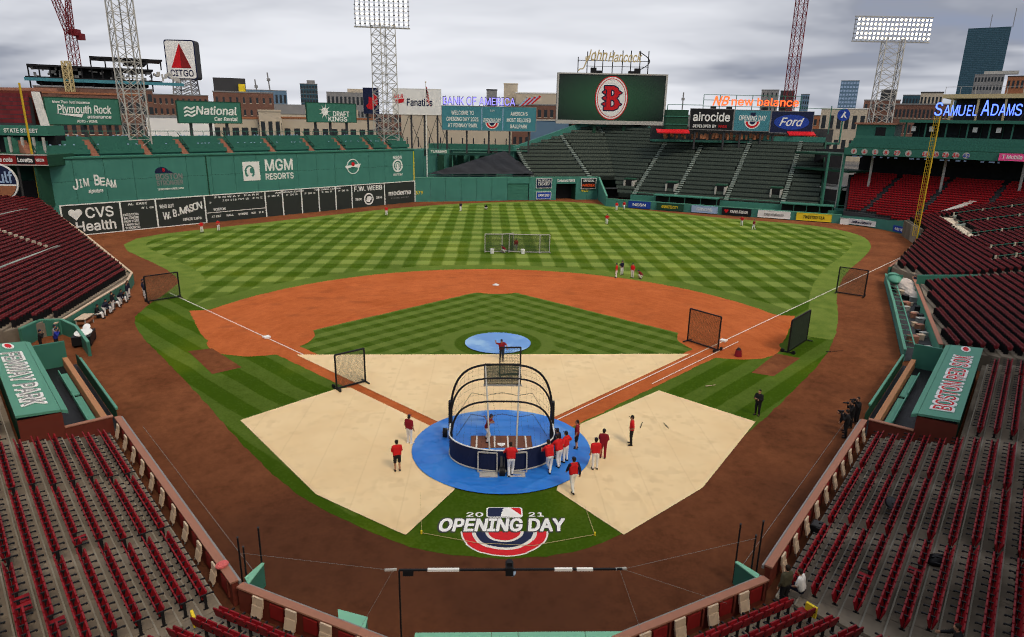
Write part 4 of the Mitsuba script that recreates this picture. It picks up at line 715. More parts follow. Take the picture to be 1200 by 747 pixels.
for nm, lb, a0, a1, z0, z1, m, wd in (('wall_sign', 'white and navy sign on the centre wall beside the dark gate', 28.2, 31.9, 2.9, 5.0, 'm_navy', [('THE OFFICIAL', 30.05, 4.35, .4, 3.2, 'm_white', 0), ('TICKET', 30.05, 3.5, .6, 3.0, 'm_white', .2)]), ('wall_sign_001', 'small blue sign low on the centre wall beside the dark gate', 28.3, 31.8, .35, 1.9, 'm_signblue', [('BANKING', 30.05, .9, .55, 2.7, 'm_white', 0)]), ('wall_sign_002', 'red and black sign on the centre wall right of the dark gate', 39.4, 43.0, 2.6, 5.0, 'm_black', [('OFFICIAL', 41.2, 4.2, .5, 2.8, 'm_white', 0), ('PARTNER', 41.2, 3.1, .6, 3.0, 'm_orange', 0)])): board(nm, lb, CW, a0, a1, z0, z1, .30, m, 'm_white', wd, cat='sign', fw=.08)
sw = Pn((25.1, 127.3), (.001, -1)); k = lab('bullpen_side_wall', 'light green wall stepping down from centre field to the bullpen fence', 'wall')
v0 = np.array([(25.1, 127.3, 0), (24.9, 114.0, 0), (25.1, 127.3, 5.25), (24.9, 114.0, 2.2)]); part(k, 'panel', MB().add(np.vstack([v0, v0 + V(.3, 0, 0)]), [[0, 1, 3], [0, 3, 2], [4, 7, 5], [4, 6, 7], [2, 3, 7], [2, 7, 6], [1, 5, 7], [1, 7, 3], [0, 2, 6], [0, 6, 4]]), 'm_wallgreen')
v1 = v0[2:] + V(-.05, 0, .004); part(k, 'top_edge', MB().add(np.vstack([v1, v1 + V(.4, 0, 0), v1 + V(0, 0, .1), v1 + V(.4, 0, .1)]), [[0, 1, 5], [0, 5, 4], [2, 7, 3], [2, 6, 7], [4, 5, 7], [4, 7, 6], [0, 6, 2], [0, 4, 6], [1, 3, 7], [1, 7, 5]]), 'm_lgreen')
F0 = V(25.0, 114.0); F1 = V(66.5, 91.7); FP = Pn(F0, F1 - F0); LF_ = np.hypot(*(F1 - F0))
k = lab('bullpen_fence', 'light green bullpen fence hung with sponsor boards in right centre field', 'fence')
for a0 in np.arange(0, LF_ - .1, 3.9): part(k, 'panel', FP.box(MB(), a0 + .02, min(a0 + 3.88, LF_), 0, 1.62, -.25, 0), 'm_wallgreen')
part(k, 'top_rail', FP.box(MB(), 0, LF_, 1.624, 1.75, -.3, .04), 'm_lgreen')
ads = [('navy sign board with white lettering leftmost on the bullpen fence', 5.2, 9.9, 'm_signblue', 'NESN', 'm_white'), ('dark sign board with yellow lettering on the bullpen fence', 11.4, 17.0, 'm_dgreen', 'GRANITE CITY', 'm_yellow'), ('pale blue sign board on the bullpen fence', 18.8, 24.0, 'm_lb', 'COASTAL LINES', 'm_white'), ('black sign board with a red heart mark on the bullpen fence', 25.0, 30.6, 'm_black', 'FARM FRESH', 'm_white'), ('white sign board with fine lettering on the bullpen fence', 32.0, 38.0, 'm_white', 'total wireless tv', 'm_grey'), ('yellow sign board with black lettering rightmost on the bullpen fence', 39.2, 45.4, 'm_yellow', 'TWISTED TEA', 'm_black')]
for i, (lb, a0, a1, m, t, tm) in enumerate(ads): board(num('fence_sign'), lb, FP, a0, a1, .22, 1.52, .28, m, m, [(t, (a0 + a1) / 2 + (.5 if i == 3 else 0), .60, .55, (a1 - a0) * .62, tm, .1 if i == 5 else 0)], [('heart', heart(.4), a0 + .8, .9, 'm_signred')] if i == 3 else [], cat='sign', fw=.05)
for i, (a0, a1) in enumerate(((9.0, 23.0), (35.5, 45.5))):
    k = lab(num('bullpen_shelter'), ('long dark bullpen shelter under a flat green roof near centre field', 'short dark bullpen shelter under a flat green roof near right field')[i], 'shelter')
    part(k, 'roof', FP.box(MB(), a0, a1, 2.5, 2.68, -8.0, -5.2), 'm_green'); part(k, 'back', FP.box(MB(), a0, a1, 0, 2.49, -8.0, -7.8), 'm_black'); part(k, 'bench', FP.box(MB(), a0 + .3, a1 - .3, .42, .52, -7.4, -6.9), 'm_green')
    for a in np.linspace(a0 + .2, a1 - .2, 5): part(k, 'post', FP.box(MB(), a - .06, a + .06, 0, 2.49, -5.4, -5.28), 'm_green')
k = lab('bullpen_back_wall', 'green wall behind the bullpens below the bleachers', 'wall'); part(k, 'panel', FP.box(MB(), 3.0, LF_ + 2, 0, 2.05, -8.35, -8.05), 'm_wallgreen'); part(k, 'rail', FP.box(MB(), 3.0, LF_ + 2, 2.6, 2.68, -8.25, -8.15), 'm_lgreen')
put(lab('bullpen_grass', 'strip of grass in the bullpens', kind='structure'), FP.box(MB(), 1.0, LF_ + 1, .004, .02, -8.0, -.3), 'm_grass')
# bleachers: two raking planes that meet in a mitre
dl_, nl_ = V(.9713, .2377), V(-.2377, .9713); ub_, nb_ = V(.876, -.481), V(.481, .876); c1 = V(-17.1, 118.0); b0_ = V(29.2, 121.6)
BLP = Polygon([(-14.5, 118.8), (26, 156.4), (37.6, 158.8), (46.5, 143.6), (77.8, 125.6), (66.0, 99.8), (28, 119), (25.4, 128)])
k = lab('bleachers', 'broad bank of dark green bleacher seats with pale aisles in centre and right field', 'stand'); steps, seats_, legs = MB(), [], MB()
LV = []
def contour(z):
    tl, tr = (z - 5.3) / .42, (z - 2.2) / .45
    pL, pR = c1 + nl_ * tl, b0_ + nb_ * tr; M_ = np.c_[dl_, -ub_]; q = np.linalg.solve(M_, pR - pL); X = pL + dl_ * q[0]
    return tl, pL, pR, X
ais_L, ais_R = (27.1, 41.4, 54.0), (3.5, 12.9, 24.0, 35.5)
pitch_z = .80; bs = MB()
for i in range(19):
    z = 2.2 + pitch_z * i
    tl, pL, pR, X = contour(z); _, pL2, pR2, X2 = contour(z + pitch_z)
    rows = [(X, X + ub_ * 70, ub_, nb_, b0_, ais_R, True)]
    if tl > -.6: rows.append((X - dl_ * 70, X, dl_, nl_, c1, ais_L, False))
    for a, b, d, n, O, al, right in rows:
        seg = LineString([a, b]).intersection(BLP)
        if not right: seg = seg.difference(Polygon([tuple(c1 + dl_ * x + nl_ * y) for x, y in ((-9, -5), (27.0, -5), (27.0, 60), (-9, 60))]))
        for g in getattr(seg, 'geoms', [seg]):
            if g.geom_type != 'LineString' or g.length < .6: continue
            p, q = map(np.array, (g.coords[0], g.coords[-1])); L = np.hypot(*(q - p)); e = (q - p) / L
            if e @ d < 0: p, e = q, -e
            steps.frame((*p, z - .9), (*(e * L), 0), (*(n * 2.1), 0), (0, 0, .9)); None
            s0 = (p - O) @ d
            e0_, e1_ = (.55, 0) if (right and np.hypot(*(p - X)) < .05) else (0, .55) if (not right and np.hypot(*(q - X)) < .05) else (0, 0)
            for s in np.arange(.3 - e0_, L - .3 + e1_, .5):
                if any(abs(s0 + s - x) < .62 for x in al): continue
                c = p + e * s + n * .5; bs.frame((*(c - e * .235), z + .10), (*(e * .47), 0), (*(n * .10), .0), (*(n * .16), .60))
            for x in al:
                if s0 < x < s0 + L: part(k, 'aisle_step', MB().frame((*(O + d * (x - .45) + n * ((p - O) @ n)), z + .004), (*(d * .9), 0), (*(n * .93), 0), (0, 0, .20)).frame((*(O + d * (x - .45) + n * ((p - O) @ n + .95)), z + .384), (*(d * .9), 0), (*(n * .9), 0), (0, 0, .20)), 'm_lgrey')
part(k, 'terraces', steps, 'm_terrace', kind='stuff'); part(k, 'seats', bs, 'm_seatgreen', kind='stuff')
for a, b, z0, z1 in (((5.0, 136.9), (26, 156.4), 10.6, 17.3), ((26, 156.4), (37.6, 158.8), 17.3, 17.4), ((37.6, 158.8), (46.5, 143.6), 17.4, 14.2), ((46.5, 143.6), (77.8, 125.6), 14.2, 14.4)):
    a, b = V(*a), V(*b); d = unit(b - a); n = V(d[1], -d[0]); L = np.hypot(*(b - a)); v = []
    for o in (0, -.35):
        for pt, z in ((a, z0), (b, z1)):
            for zz in (0, z + 1.0): v.append((*(pt + V(-d[1], d[0]) * o * -1), zz))
    part(k, 'rim_wall', MB().add(v, [[0, 2, 3], [0, 3, 1], [4, 7, 6], [4, 5, 7], [1, 3, 7], [1, 7, 5], [0, 1, 5], [0, 5, 4], [2, 6, 7], [2, 7, 3]]), 'm_wallgreen')
part(k, 'end_wall', MB().add([(66.0, 99.8, 0), (77.8, 125.6, 0), (66.0, 99.8, 2.6), (77.8, 125.6, 14.6), (66.3, 99.7, 0), (78.1, 125.5, 0), (66.3, 99.7, 2.6), (78.1, 125.5, 14.6)], [[0, 2, 3], [0, 3, 1], [4, 5, 7], [4, 7, 6], [2, 6, 7], [2, 7, 3], [0, 4, 6], [0, 6, 2]]), 'm_dgreen')
for i, (s, t) in enumerate(((1.2, 3.0), (11.2, 2.6), (22.2, 2.6), (33.7, 2.8))):
    kk = lab(num('bleacher_portal'), ['dark tunnel opening in the bleachers nearest centre field', 'second dark tunnel opening from centre field in the bleachers', 'third dark tunnel opening from centre field in the bleachers', 'dark tunnel opening in the bleachers nearest right field'][i], 'tunnel')
    p = b0_ + ub_ * s + nb_ * t; z = 2.2 + .45 * t
    part(kk, 'opening', MB().frame((*(p - ub_ * .8), z - .2), (*(ub_ * 1.6), 0), (*(nb_ * 2.2), 0), (0, 0, 1.75)), 'm_black')
    for o in (-1.15, .82): part(kk, 'side_wall', MB().frame((*(p + ub_ * o - nb_ * .5), z - .3), (*(ub_ * .32), 0), (*(nb_ * 3.2), 0), (0, 0, 1.6)), 'm_steel')
    part(kk, 'lintel', MB().frame((*(p - ub_ * 1.2 + nb_ * .05), z + 1.56), (*(ub_ * 2.4), 0), (*(nb_ * 2.4), 0), (0, 0, .25)), 'm_dgreen')
# black cloth over the seats in straightaway centre
k = lab('black_seat_cover', 'black cloth covering the bleacher seats beside the dark green section', 'cover'); cl = Polygon([(-15.0, 118.9), (9.7, 124.9), (2.8, 134.9)]); P = []
gx = [(x, y) for x in np.arange(-15, 10, .8) for y in np.arange(118, 136, .8) if cl.buffer(-.3).contains(Point(x, y))] + [tuple(cl.exterior.interpolate(t).coords[0]) for t in np.arange(0, cl.length, .7)]
from scipy.spatial import Delaunay
G = np.array(gx); tr = Delaunay(G).simplices; tr = tr[[cl.buffer(.05).contains(Point(*c)) for c in G[tr].mean(1)]]
a_ = G[tr]; cr = (a_[:, 1, 0] - a_[:, 0, 0]) * (a_[:, 2, 1] - a_[:, 0, 1]) - (a_[:, 1, 1] - a_[:, 0, 1]) * (a_[:, 2, 0] - a_[:, 0, 0]); tr[cr < 0] = tr[cr < 0][:, ::-1]
Z = 5.55 + .42 * ((G - c1) @ nl_) + .35 * np.abs(np.sin((G - c1) @ nl_ * 3.4)) * .5 + .25 * meshkit.noise(np.c_[G * .9, np.zeros(len(G))], 4)
put(k + '__cloth', (np.c_[G, Z], tr), 'm_black', smooth=True); part(k, 'hem_bar', MB().beam((-14.8, 118.9, 5.6), (9.6, 124.8, 5.62), .12), 'm_darkgrey')
# platform between the tall wall and the centre seats
k = lab('center_platform', 'green roofed service platform between the tall wall and the covered seats', 'platform')
q = lambda x, y, z: V(x * 1.1, y * 1.1 + 3.5, 17.9 - (17.9 - z) * 1.1)      # stands well back, behind the covered seats
bx = lambda nm, x0, x1, y0, y1, z0, z1, m: part(k, nm, MB().box((q(x0, y0, z0) + q(x1, y1, z1)) / 2, q(x1, y1, z1) - q(x0, y0, z0)), m)
bx('rear_wall', -17.5, 12.0, 132.5, 133.0, 0, 11.0, 'm_wallgreen'); bx('side_wall', -17.6, -15.6, 118.0, 121, 5.4, 11.4, 'm_wallgreen'); bx('roof', -9.5, 1.2, 122.6, 131, 10.2, 10.5, 'm_dgreen'); bx('roof_edge', -9.7, 1.4, 122.3, 122.58, 10.1, 10.62, 'm_lgreen'); bx('upper_wall', -15.5, 8.0, 131.5, 132.4, 11.0, 12.2, 'm_mseat')
for x in (-13.4, -10.6, -8.6, -6.0, -3.2, -.6): bx('dark_bay', x, x + 1.5, 131.6, 132.45, 5.4, 9.6, 'm_dgreen')
for x in (-9.3, -5.5, -1.8, 1.0): bx('column', x - .12, x + .12, 122.7, 122.95, 5.3, 10.1, 'm_lgreen')
bx('equipment', -1.4, -.2, 123, 124, 10.6, 11.5, 'm_black'); bx('equipment', .0, 1.0, 123, 124, 10.6, 11.6, 'm_darkgrey')
part(k, 'railing', MB().path([q(-15.4, 121.2, 12.6), q(8, 121.2, 12.6)], .07).path([q(-15.4, 121.2, 12.1), q(8, 121.2, 12.1)], .05), 'm_green')
for x in np.arange(-15.4, 8.1, 1.95): part(k, 'rail_post', MB().beam(q(x, 121.2, 11.4), q(x, 121.2, 12.6), .06), 'm_green')
bx('deck', -15.5, 8.1, 120.9, 122.2, 11.2, 11.4, 'm_green')
k = lab('lettered_green_box', 'small green box with white lettering beside the flagpole', 'sign'); part(k, 'panel', MB().box((-12.2, 120.0, 10.9), (4.6, .3, 1.0)), 'm_green'); part(k, 'lettering', LP.txt(MB(), 'TURNERS', -.6, 10.6, .6, 2.16, 3.6), 'm_white')

# ---------------------------------------------------------------- right field grandstand and its roof deck
g_, o_ = V(.742, -.671), V(.671, .742); G0 = V(70.5, 99.0); cG = G0 @ o_
REDp = Polygon([(67.2, 92.6), (69.8, 88.8), (71.5, 85.0), (72.0, 79.6), (97, 79.6), (102, 92), (84, 119), (78.5, 114)])
gR, oR = V(.66, -.751), V(.751, .66)
plane_block('right_grandstand', 'concrete terraces of the right corner grandstand under the roof deck', gR, oR, 107.2, .60, .34, .95, 23, REDp, 'bright red seats of the right corner grandstand under the roof deck', 9.0, mats=('m_seatbright', 'm_black'), stepmat='m_darkgrey', phase=4.0)
k = 'right_grandstand'
GP = Pn(G0, g_)      # s along the front edge, front faces the field
for s in (3.0, 15.5, 27.5, 39, 50): part(k, 'column', MB().cyl(GP.p(s, 5.6, -3.8), GP.p(s, 12.5, -3.8), .24, 10), 'm_steel')
part(k, 'column', MB().cyl(GP.p(-1.8, 1.2, -1.5), GP.p(-1.8, 12.5, -1.5), .28, 10), 'm_steel')
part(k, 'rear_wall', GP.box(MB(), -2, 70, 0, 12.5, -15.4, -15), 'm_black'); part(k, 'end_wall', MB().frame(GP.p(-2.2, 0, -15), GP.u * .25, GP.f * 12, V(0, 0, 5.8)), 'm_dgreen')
q_ = V(70.2, 92.9); part(k, 'aisle', MB().frame((*(q_), 1.9), (*(o_ * 11.5), 4.3), (*(g_ * .9), 0), (0, 0, .25)), 'm_steel'); q_ = V(73.0, 86.5); part(k, 'aisle', MB().frame((*(q_), 2.2), (*(unit((.86, .5)) * 14), 4.1), (*(g_ * 1.0), 0), (0, 0, .25)), 'm_steel'); part(k, 'aisle', MB().frame((74.5, 80.6, 2.3), (11, 3.5, 3.0), (.4, -1.0, 0), (0, 0, .3)), 'm_steel')
kk = lab('grandstand_portal', 'black tunnel opening among the bright red seats', 'tunnel'); p_ = V(70.9, 95.6)
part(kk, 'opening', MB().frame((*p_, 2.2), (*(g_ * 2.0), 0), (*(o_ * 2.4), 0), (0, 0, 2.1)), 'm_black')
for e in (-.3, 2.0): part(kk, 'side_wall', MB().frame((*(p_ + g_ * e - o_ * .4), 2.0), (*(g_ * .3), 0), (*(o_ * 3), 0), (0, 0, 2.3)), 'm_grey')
k = lab('roof_deck', 'long green roof deck over the right field grandstand with glazed upper level', 'building')
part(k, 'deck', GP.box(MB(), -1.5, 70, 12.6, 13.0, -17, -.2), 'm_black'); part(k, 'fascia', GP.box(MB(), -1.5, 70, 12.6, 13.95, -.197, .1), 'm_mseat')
for i in range(3):
    part(k, 'seat_tier', GP.box(MB(), -1.2, 70, 13.0, 14.0 + i * .5, -2.3 - 1.4 * i, -.6 - 1.4 * i), 'm_dgreen'); part(k, 'seat_bank', GP.box(MB(), -1.2, 70, 14.05 + i * .5, 14.75 + i * .5, -1.6 - 1.4 * i, -1.3 - 1.4 * i), 'm_mseat')
part(k, 'rear_glazing', GP.box(MB(), 8, 70, 15.6, 19.0, -10.2, -10), 'm_window'); part(k, 'upper_floor', GP.box(MB(), -1.2, 70, 15.0, 15.55, -17, -5.2), 'm_mseat'); part(k, 'upper_rail', GP.box(MB(), -1.2, 70, 15.56, 16.25, -5.4, -5.3), 'm_green')
part(k, 'upper_roof', GP.box(MB(), 6.5, 70, 18.9, 19.35, -17, -4.8), 'm_dgreen'); part(k, 'roof_edge', GP.box(MB(), 6.4, 70, 18.85, 19.4, -4.79, -4.6), 'm_mseat')
for s in np.arange(7.5, 60, 3.4): part(k, 'column', GP.box(MB(), s - .12, s + .12, 15.6, 18.88, -5.9, -5.6), 'm_green'); part(k, 'mullion', GP.box(MB(), s + 1.6, s + 1.7, 15.6, 18.88, -9.98, -9.8), 'm_mseat')
part(k, 'left_pavilion', GP.box(MB(), -1.4, 5.6, 15.6, 18.4, -12, -6), 'm_mseat'); part(k, 'pavilion_window', GP.box(MB(), 2.2, 4.0, 15.9, 17.9, -5.997, -5.9), 'm_black'); part(k, 'pavilion_roof', GP.box(MB(), -1.8, 6.0, 18.4, 18.75, -12.4, -5.6), 'm_rail')
for s in (8.8, 11.8, 18.8, 22.4, 27): part(k, 'heater', GP.box(MB(), s - .35, s + .35, 17.3, 18.2, -6.4, -5.95), 'm_white')
sm = MB()
for s in np.arange(0, 50, 1.25):
    if rng.random() < .75: GP.box(sm, s, s + .3 + rng.random() * .7, 12.2, 12.45, -.6, -.3)
part(k, 'under_roof_lamps', sm, 'm_lb', kind='stuff')
for i, s in enumerate((.3, 2.2, 4.1, 6.0, 7.9, 9.8, 12.6, 14.2, 15.8, 17.4, 19.0)):
    d = part(k, 'round_plaque', GP.fig(MB(), circ(0, 0, .55, 20), s, 13.28, .104, .05), 'm_steel'); part(d, 'number', GP.txt(MB(), ('9', '4', '1', '8', '27', '6', '14', '45', '26', '34', '42')[i], s, 12.98, .6, .16), 'm_signred' if i < 10 else 'm_signblue')
board('pink_sign', 'bright pink sign with white lettering on the roof deck fascia', GP, 23.9, 27.6, 12.75, 13.9, .42, 'm_pink', 'm_pink', [('T Mobile', 25.75, 13.05, .62, 2.9, 'm_white', 0)], cat='sign', fw=.04)
SP_ = Pn(GP.p(0, 0, -4.9)[:2], g_)
k = lab('blue_neon_letters', 'big glowing blue capital letters standing along the right roof edge', 'sign')
def cap_word(mb, w, a, z, hb, hs, off, wid, thin=False):
    for i, c in enumerate(w):
        h = hb if i == 0 else hs; SP_.txt(mb, c, a, z, h, off, wid * (1.12 if i == 0 else .92) * (.6 if c in 'EL' else 1.0), bold=not thin); a += wid * (1.18 if i == 0 else 1.0) * (.8 if c in 'EL' else 1.06)
    return a
mb1, mb2 = MB(), MB()
for m_, th, of in ((mb1, False, .0), (mb2, True, .16)):
    a = cap_word(m_, 'SAMUEL', 12.6, 20.2, 2.3, 1.85, of, 1.10, th); cap_word(m_, 'ADAMS', a + .7, 20.3, 2.6, 1.95, of, 1.10, th)
part(k, 'letter_back', mb1, 'm_signblue'); lit(k + '__lettering', mb2, (.05, .11, .72), 'm_lb')
for s in np.arange(11.5, 32, 1.7): part(k, 'strut', MB().beam(SP_.p(s, 19.35, -.2), SP_.p(s + .8, 21.5, -.2), .10), 'm_darkgrey')
k = lab('upper_pavilion', 'tan trimmed roof pavilion behind the glowing blue letters', 'building'); part(k, 'roof', GP.box(MB(), 12.5, 70, 23.4, 24.0, -22, -8), 'm_cream'); part(k, 'roof_edge', GP.box(MB(), 12.4, 70, 23.35, 24.1, -7.99, -7.8), 'm_gold'); part(k, 'wall', GP.box(MB(), 14, 70, 19.36, 23.3, -21, -13), 'm_darkgrey')
for s in np.arange(14, 60, 4.2): part(k, 'post', GP.box(MB(), s - .18, s + .18, 19.4, 23.34, -8.4, -8.1), 'm_gold')
part(k, 'rail', MB().path([GP.p(12.5, 25.4, -8.2), GP.p(70, 25.4, -8.2)], .06), 'm_steel')
for s in np.arange(12.6, 60, 2.4): part(k, 'rail_post', MB().beam(GP.p(s, 24.1, -8.2), GP.p(s, 25.4, -8.2), .06), 'm_steel')
# dark stair tower in the gap between bleachers and grandstand
k = lab('stair_tower', 'dark open stair tower between the bleachers and the red grandstand', 'building')
for z in (1.8, 5.4, 9.0, 12.3): part(k, 'floor', MB().box((72.8, 110.5, z), (7.6, 14, .35), .43), 'm_steel' if z == 5.4 else 'm_dgreen')
part(k, 'rear_wall', MB().box((76.0, 119, 6.5), (9, .3, 13), .43), 'm_black')
for x, y in ((67.2, 101.5), (69.8, 100.3)): part(k, 'column', MB().box((x, y, 6.4), (.35, .35, 12.8)), 'm_green')
part(k, 'base_wall', MB().box((68.4, 97.2, .9), (3.6, .3, 1.8), .43 - .5), 'm_mseat')
k = lab('white_utility_box', 'small white box at the end of the bullpen fence', 'box'); part(k, 'body', MB().box((66.9, 91.1, .55), (1.5, .7, 1.1), -.5), 'm_white'); part(k, 'lid', MB().box((66.9, 91.1, 1.14), (1.6, .8, .08), -.5), 'm_steel')
for i, (t, s0, a, b, m, tm) in enumerate((('JetBlue AIRWAYS', 0, (67.6, 90.9), (70.6, 86.6), 'm_white', 'm_navy'), ('GULF OIL', 1, (71.6, 82.3), (71.75, 79.0), 'm_signblue', 'm_white'), ('GIANT GLASS', 2, (71.0, 77.3), (69.2, 72.6), 'm_white', 'm_signblue'), ('SUNNY D', 3, (68.9, 71.8), (67.3, 68.6), 'm_yellow', 'm_signred'))):
    P_ = Pn(a, np.array(b) - np.array(a)); L = np.hypot(*(np.array(b) - np.array(a))); board(num('corner_wall_sign'), ['long white sign with navy lettering low on the curving corner wall', 'blue sign with white lettering on the curving corner wall', 'white sign with blue lettering on the corner wall near the yellow pole', 'yellow sign on the corner wall nearest the yellow pole'][i], P_, 0, L, .25, 1.2, .40, m, m, [(t, L / 2, .5, .42, L * .7, tm, 0)], cat='sign', fw=.03)
# foul poles
for key, lb, x, y, z0, z1, side in (('foul_pole', 'tall yellow foul pole with a mesh wing in the right field corner', 65.3, 66.2, 1.25, 19.6, 1), ('foul_pole_001', 'yellow foul pole with a mesh wing at the left end of the tall wall', -65.45, 64.75, 4.6, 21.6, -1)):
    lab(key, lb, 'foul pole'); part(key, 'pole', MB().cyl((x, y, z0), (x, y, z1), .10, 10), 'm_poleyellow'); w = V(-.5, .5, 0) if side > 0 else V(-.45, .45, 0); mb = MB()
    for z in np.arange(z0 + .6, z1, .42): mb.beam((x, y, z), V(x, y, z) + w, .03)
    for f in (.33, .66): mb.beam(V(x, y, z0 + .6) + w * f, V(x, y, z1) + w * f, .03)
    part(key, 'mesh', mb, 'm_poleyellow', kind='stuff'); part(key, 'outer_edge', MB().beam(V(x, y, z0 + .6) + w, V(x, y, z1) + w, .06), 'm_poleyellow')

# ---------------------------------------------------------------- left grandstand end
LG = Pn((-95, 63.0), (1, 0)); k = lab('left_grandstand_end', 'dark end of the left grandstand with a red and white ribbon board along its roof', 'building')
part(k, 'roof', LG.box(MB(), 0, 32.2, 10.5, 12.0, -14, -.3), 'm_dgreen'); part(k, 'ribbon_board', LG.box(MB(), 22, 32.4, 10.75, 12.0, -.297, 0), 'm_redpad'); part(k, 'ribbon_panel', LG.box(MB(), 28.4, 30.9, 10.85, 11.9, .004, .05), 'm_black'); part(k, 'ribbon_lettering', LG.txt(MB(), 'Loretta', 29.6, 11.1, .55, .06, 2.0), 'm_white'); part(k, 'ribbon_lettering', LG.txt(MB(), 'coca cola', 26.4, 11.1, .55, .012, 2.9, .2), 'm_white'); part(k, 'ribbon_lettering', LG.txt(MB(), 'VERIZON', 31.6, 11.2, .35, .012, 1.1), 'm_white')
part(k, 'ribbon_trim', LG.box(MB(), 22, 32.5, 10.6, 10.74, -.3, .08), 'm_steel'); part(k, 'ribbon_trim', LG.box(MB(), 22, 32.5, 12.004, 12.14, -.3, .08), 'm_steel')
part(k, 'rear_wall', LG.box(MB(), 0, 30.0, 0, 10.5, -9.5, -9.2), 'm_black'); part(k, 'side_wall', MB().box((-64.4, 67.9, 7.6), (.3, 9.4, 5.8)), 'm_dgreen')
for x in (-70.5, -67): part(k, 'column', MB().cyl((x, 63.6, 6), (x, 63.6, 10.5), .16, 8), 'm_darkgrey')
for i, s in enumerate((23, 24.8, 26.6, 28.2, 29.6)): part(k, 'suite_column', LG.box(MB(), s, s + .25, 12.15, 14.3, -4.6, -4.3), 'm_steel')
part(k, 'suite_back', LG.box(MB(), 0, 30.2, 12.004, 14.5, -9, -6.5), 'm_black'); part(k, 'suite_floor', LG.box(MB(), 0, 30.2, 14.5, 15.9, -9, -4.9), 'm_green'); part(k, 'suite_lettering', LG.txt(MB(), 'STATE STREET', 26.5, 14.9, .55, -4.88, 4.8), 'm_white')
for i in range(7):
    part(k, 'upper_terrace', LG.box(MB(), 0, 27.6 - i * .55, 15.904, 16.2 + i * .62, -6.6 - i * .9, -5.7 - i * .9), 'm_darkgrey'); part(k, 'upper_seat_row', LG.box(MB(), 0, 27.4 - i * .55, 16.22 + i * .62, 16.75 + i * .62, -6.3 - i * .9, -6.1 - i * .9), 'm_seatdark')
part(k, 'stair', MB().beam((-65.3, 68.5, 15.6), (-70.0, 75.0, 20.6), 1.1, .35), 'm_steel'); part(k, 'top_wall', LG.box(MB(), 0, 25, 15.9, 20.9, -13.5, -12.8), 'm_brownred'); part(k, 'side_brick', LG.box(MB(), 27.0, 28.0, 15.9, 20.6, -13.4, -11.8), 'm_brick'); part(k, 'top_pipe', MB().beam((-95, 76, 21.0), (-67.5, 76.2, 21.1), .5), 'm_rail')
kk = lab('round_gas_sign', 'round dark sign with a blue word over an orange half disc hanging under the roof', 'sign'); GS = Pn((-69.4, 62.9), (1, 0))
part(kk, 'disc', GS.fig(MB(), circ(0, 0, 2.55, 48), 0, 8.3, -.1, .2), 'm_white'); part(kk, 'face', GS.fig(MB(), circ(0, 0, 2.35, 48), 0, 8.3, .104, .03), 'm_navy'); part(kk, 'half_disc', GS.fig(MB(), circ(0, 0, 2.3, 48).intersection(sbox(-3, -3, 3, -.5)), 0, 8.3, .14, .03), 'm_rust'); part(kk, 'band', GS.fig(MB(), sbox(-2.3, -.5, 2.3, -.28), 0, 8.3, .14, .03), 'm_white'); part(kk, 'lettering', GS.txt(MB(), 'Gulf', .3, 8.25, 1.5, .15, 3.4), 'm_lb')
for x in (-1.2, 1.2): part(kk, 'hanger', MB().beam(GS.p(x, 10.3, 0), GS.p(x, 10.6, 0), .1), 'm_darkgrey')

# ---------------------------------------------------------------- the big screen and the boards behind the bleachers
def screen_fn(p, n, uv):
    r = dr.sqrt(dr.square((p.x - 31.0) / 17.0) + dr.square((p.z - 24.0) / 8.0))
    return mix((0.016, 0.085, 0.034), (0.004, 0.013, 0.009), dr.clip(r * 1.1 - .15, 0, 1))
pp('m_screen', screen_fn, .35, .4)
VP = Pn((17.3, 152.6), (1, -.03)); k = lab('video_board', 'huge dark green video board showing a red letter on a white oval', 'video board')
part(k, 'cabinet', VP.box(MB(), -.5, 28.7, 17.4, 30.2, -1.8, -.05), 'm_darkgrey'); part(k, 'screen', VP.box(MB(), 0, 28.2, 18.3, 29.9, -.046, .0), 'm_screen'); part(k, 'frame', VP.box(VP.box(VP.box(VP.box(MB(), -.5, 28.7, 17.3, 18.28, -.04, .25), -.5, 28.7, 29.92, 30.25, -.04, .25), -.5, -.02, 18.29, 29.91, -.04, .25), 28.22, 28.7, 18.29, 29.91, -.04, .25), 'm_steel')
for i, (a, b, m) in enumerate(((4.4, 5.55, 'm_signred'), (4.15, 5.3, 'm_white'), (3.85, 4.95, 'm_signred'), (3.65, 4.75, 'm_white'))): part(k, 'oval', VP.fig(MB(), ell(0, 0, a, b, 64), 14.1, 24.05, .004 + i * .03, .028), m)
def serif_b(mb, off, grow):
    o = Polygon([(-1.9, -3), (.6, -3), (1.7, -2.5), (2.1, -1.6), (1.9, -.7), (1.2, -.05), (1.75, .6), (1.9, 1.5), (1.5, 2.5), (.5, 3), (-1.9, 3), (-1.9, 2.3), (-1.3, 2.1), (-1.3, -2.1), (-1.9, -2.3)]); h = Polygon([(-.25, .5), (.35, .5), (.75, 1.0), (.7, 1.9), (.2, 2.2), (-.25, 2.2)]), Polygon([(-.25, -2.2), (.4, -2.2), (.95, -1.6), (.8, -.7), (.3, -.35), (-.25, -.35)])
    sp = shapely.unary_union([Polygon([(-1.6, y - .5), (-2.4, y), (-1.6, y + .5)]) for y in (-1.5, 0, 1.5)] + [Polygon([(1.6, y - .5), (2.6, y), (1.6, y + .5)]) for y in (-1.5, 1.4)])
    return VP.fig(mb, o.union(sp).difference(h[0]).difference(h[1]).buffer(grow), 14.1, 24.0, off, .028)
part(k, 'letter_outline', serif_b(MB(), .13, .32), 'm_navy'); part(k, 'letter', serif_b(MB(), .17, .02), 'm_signred')
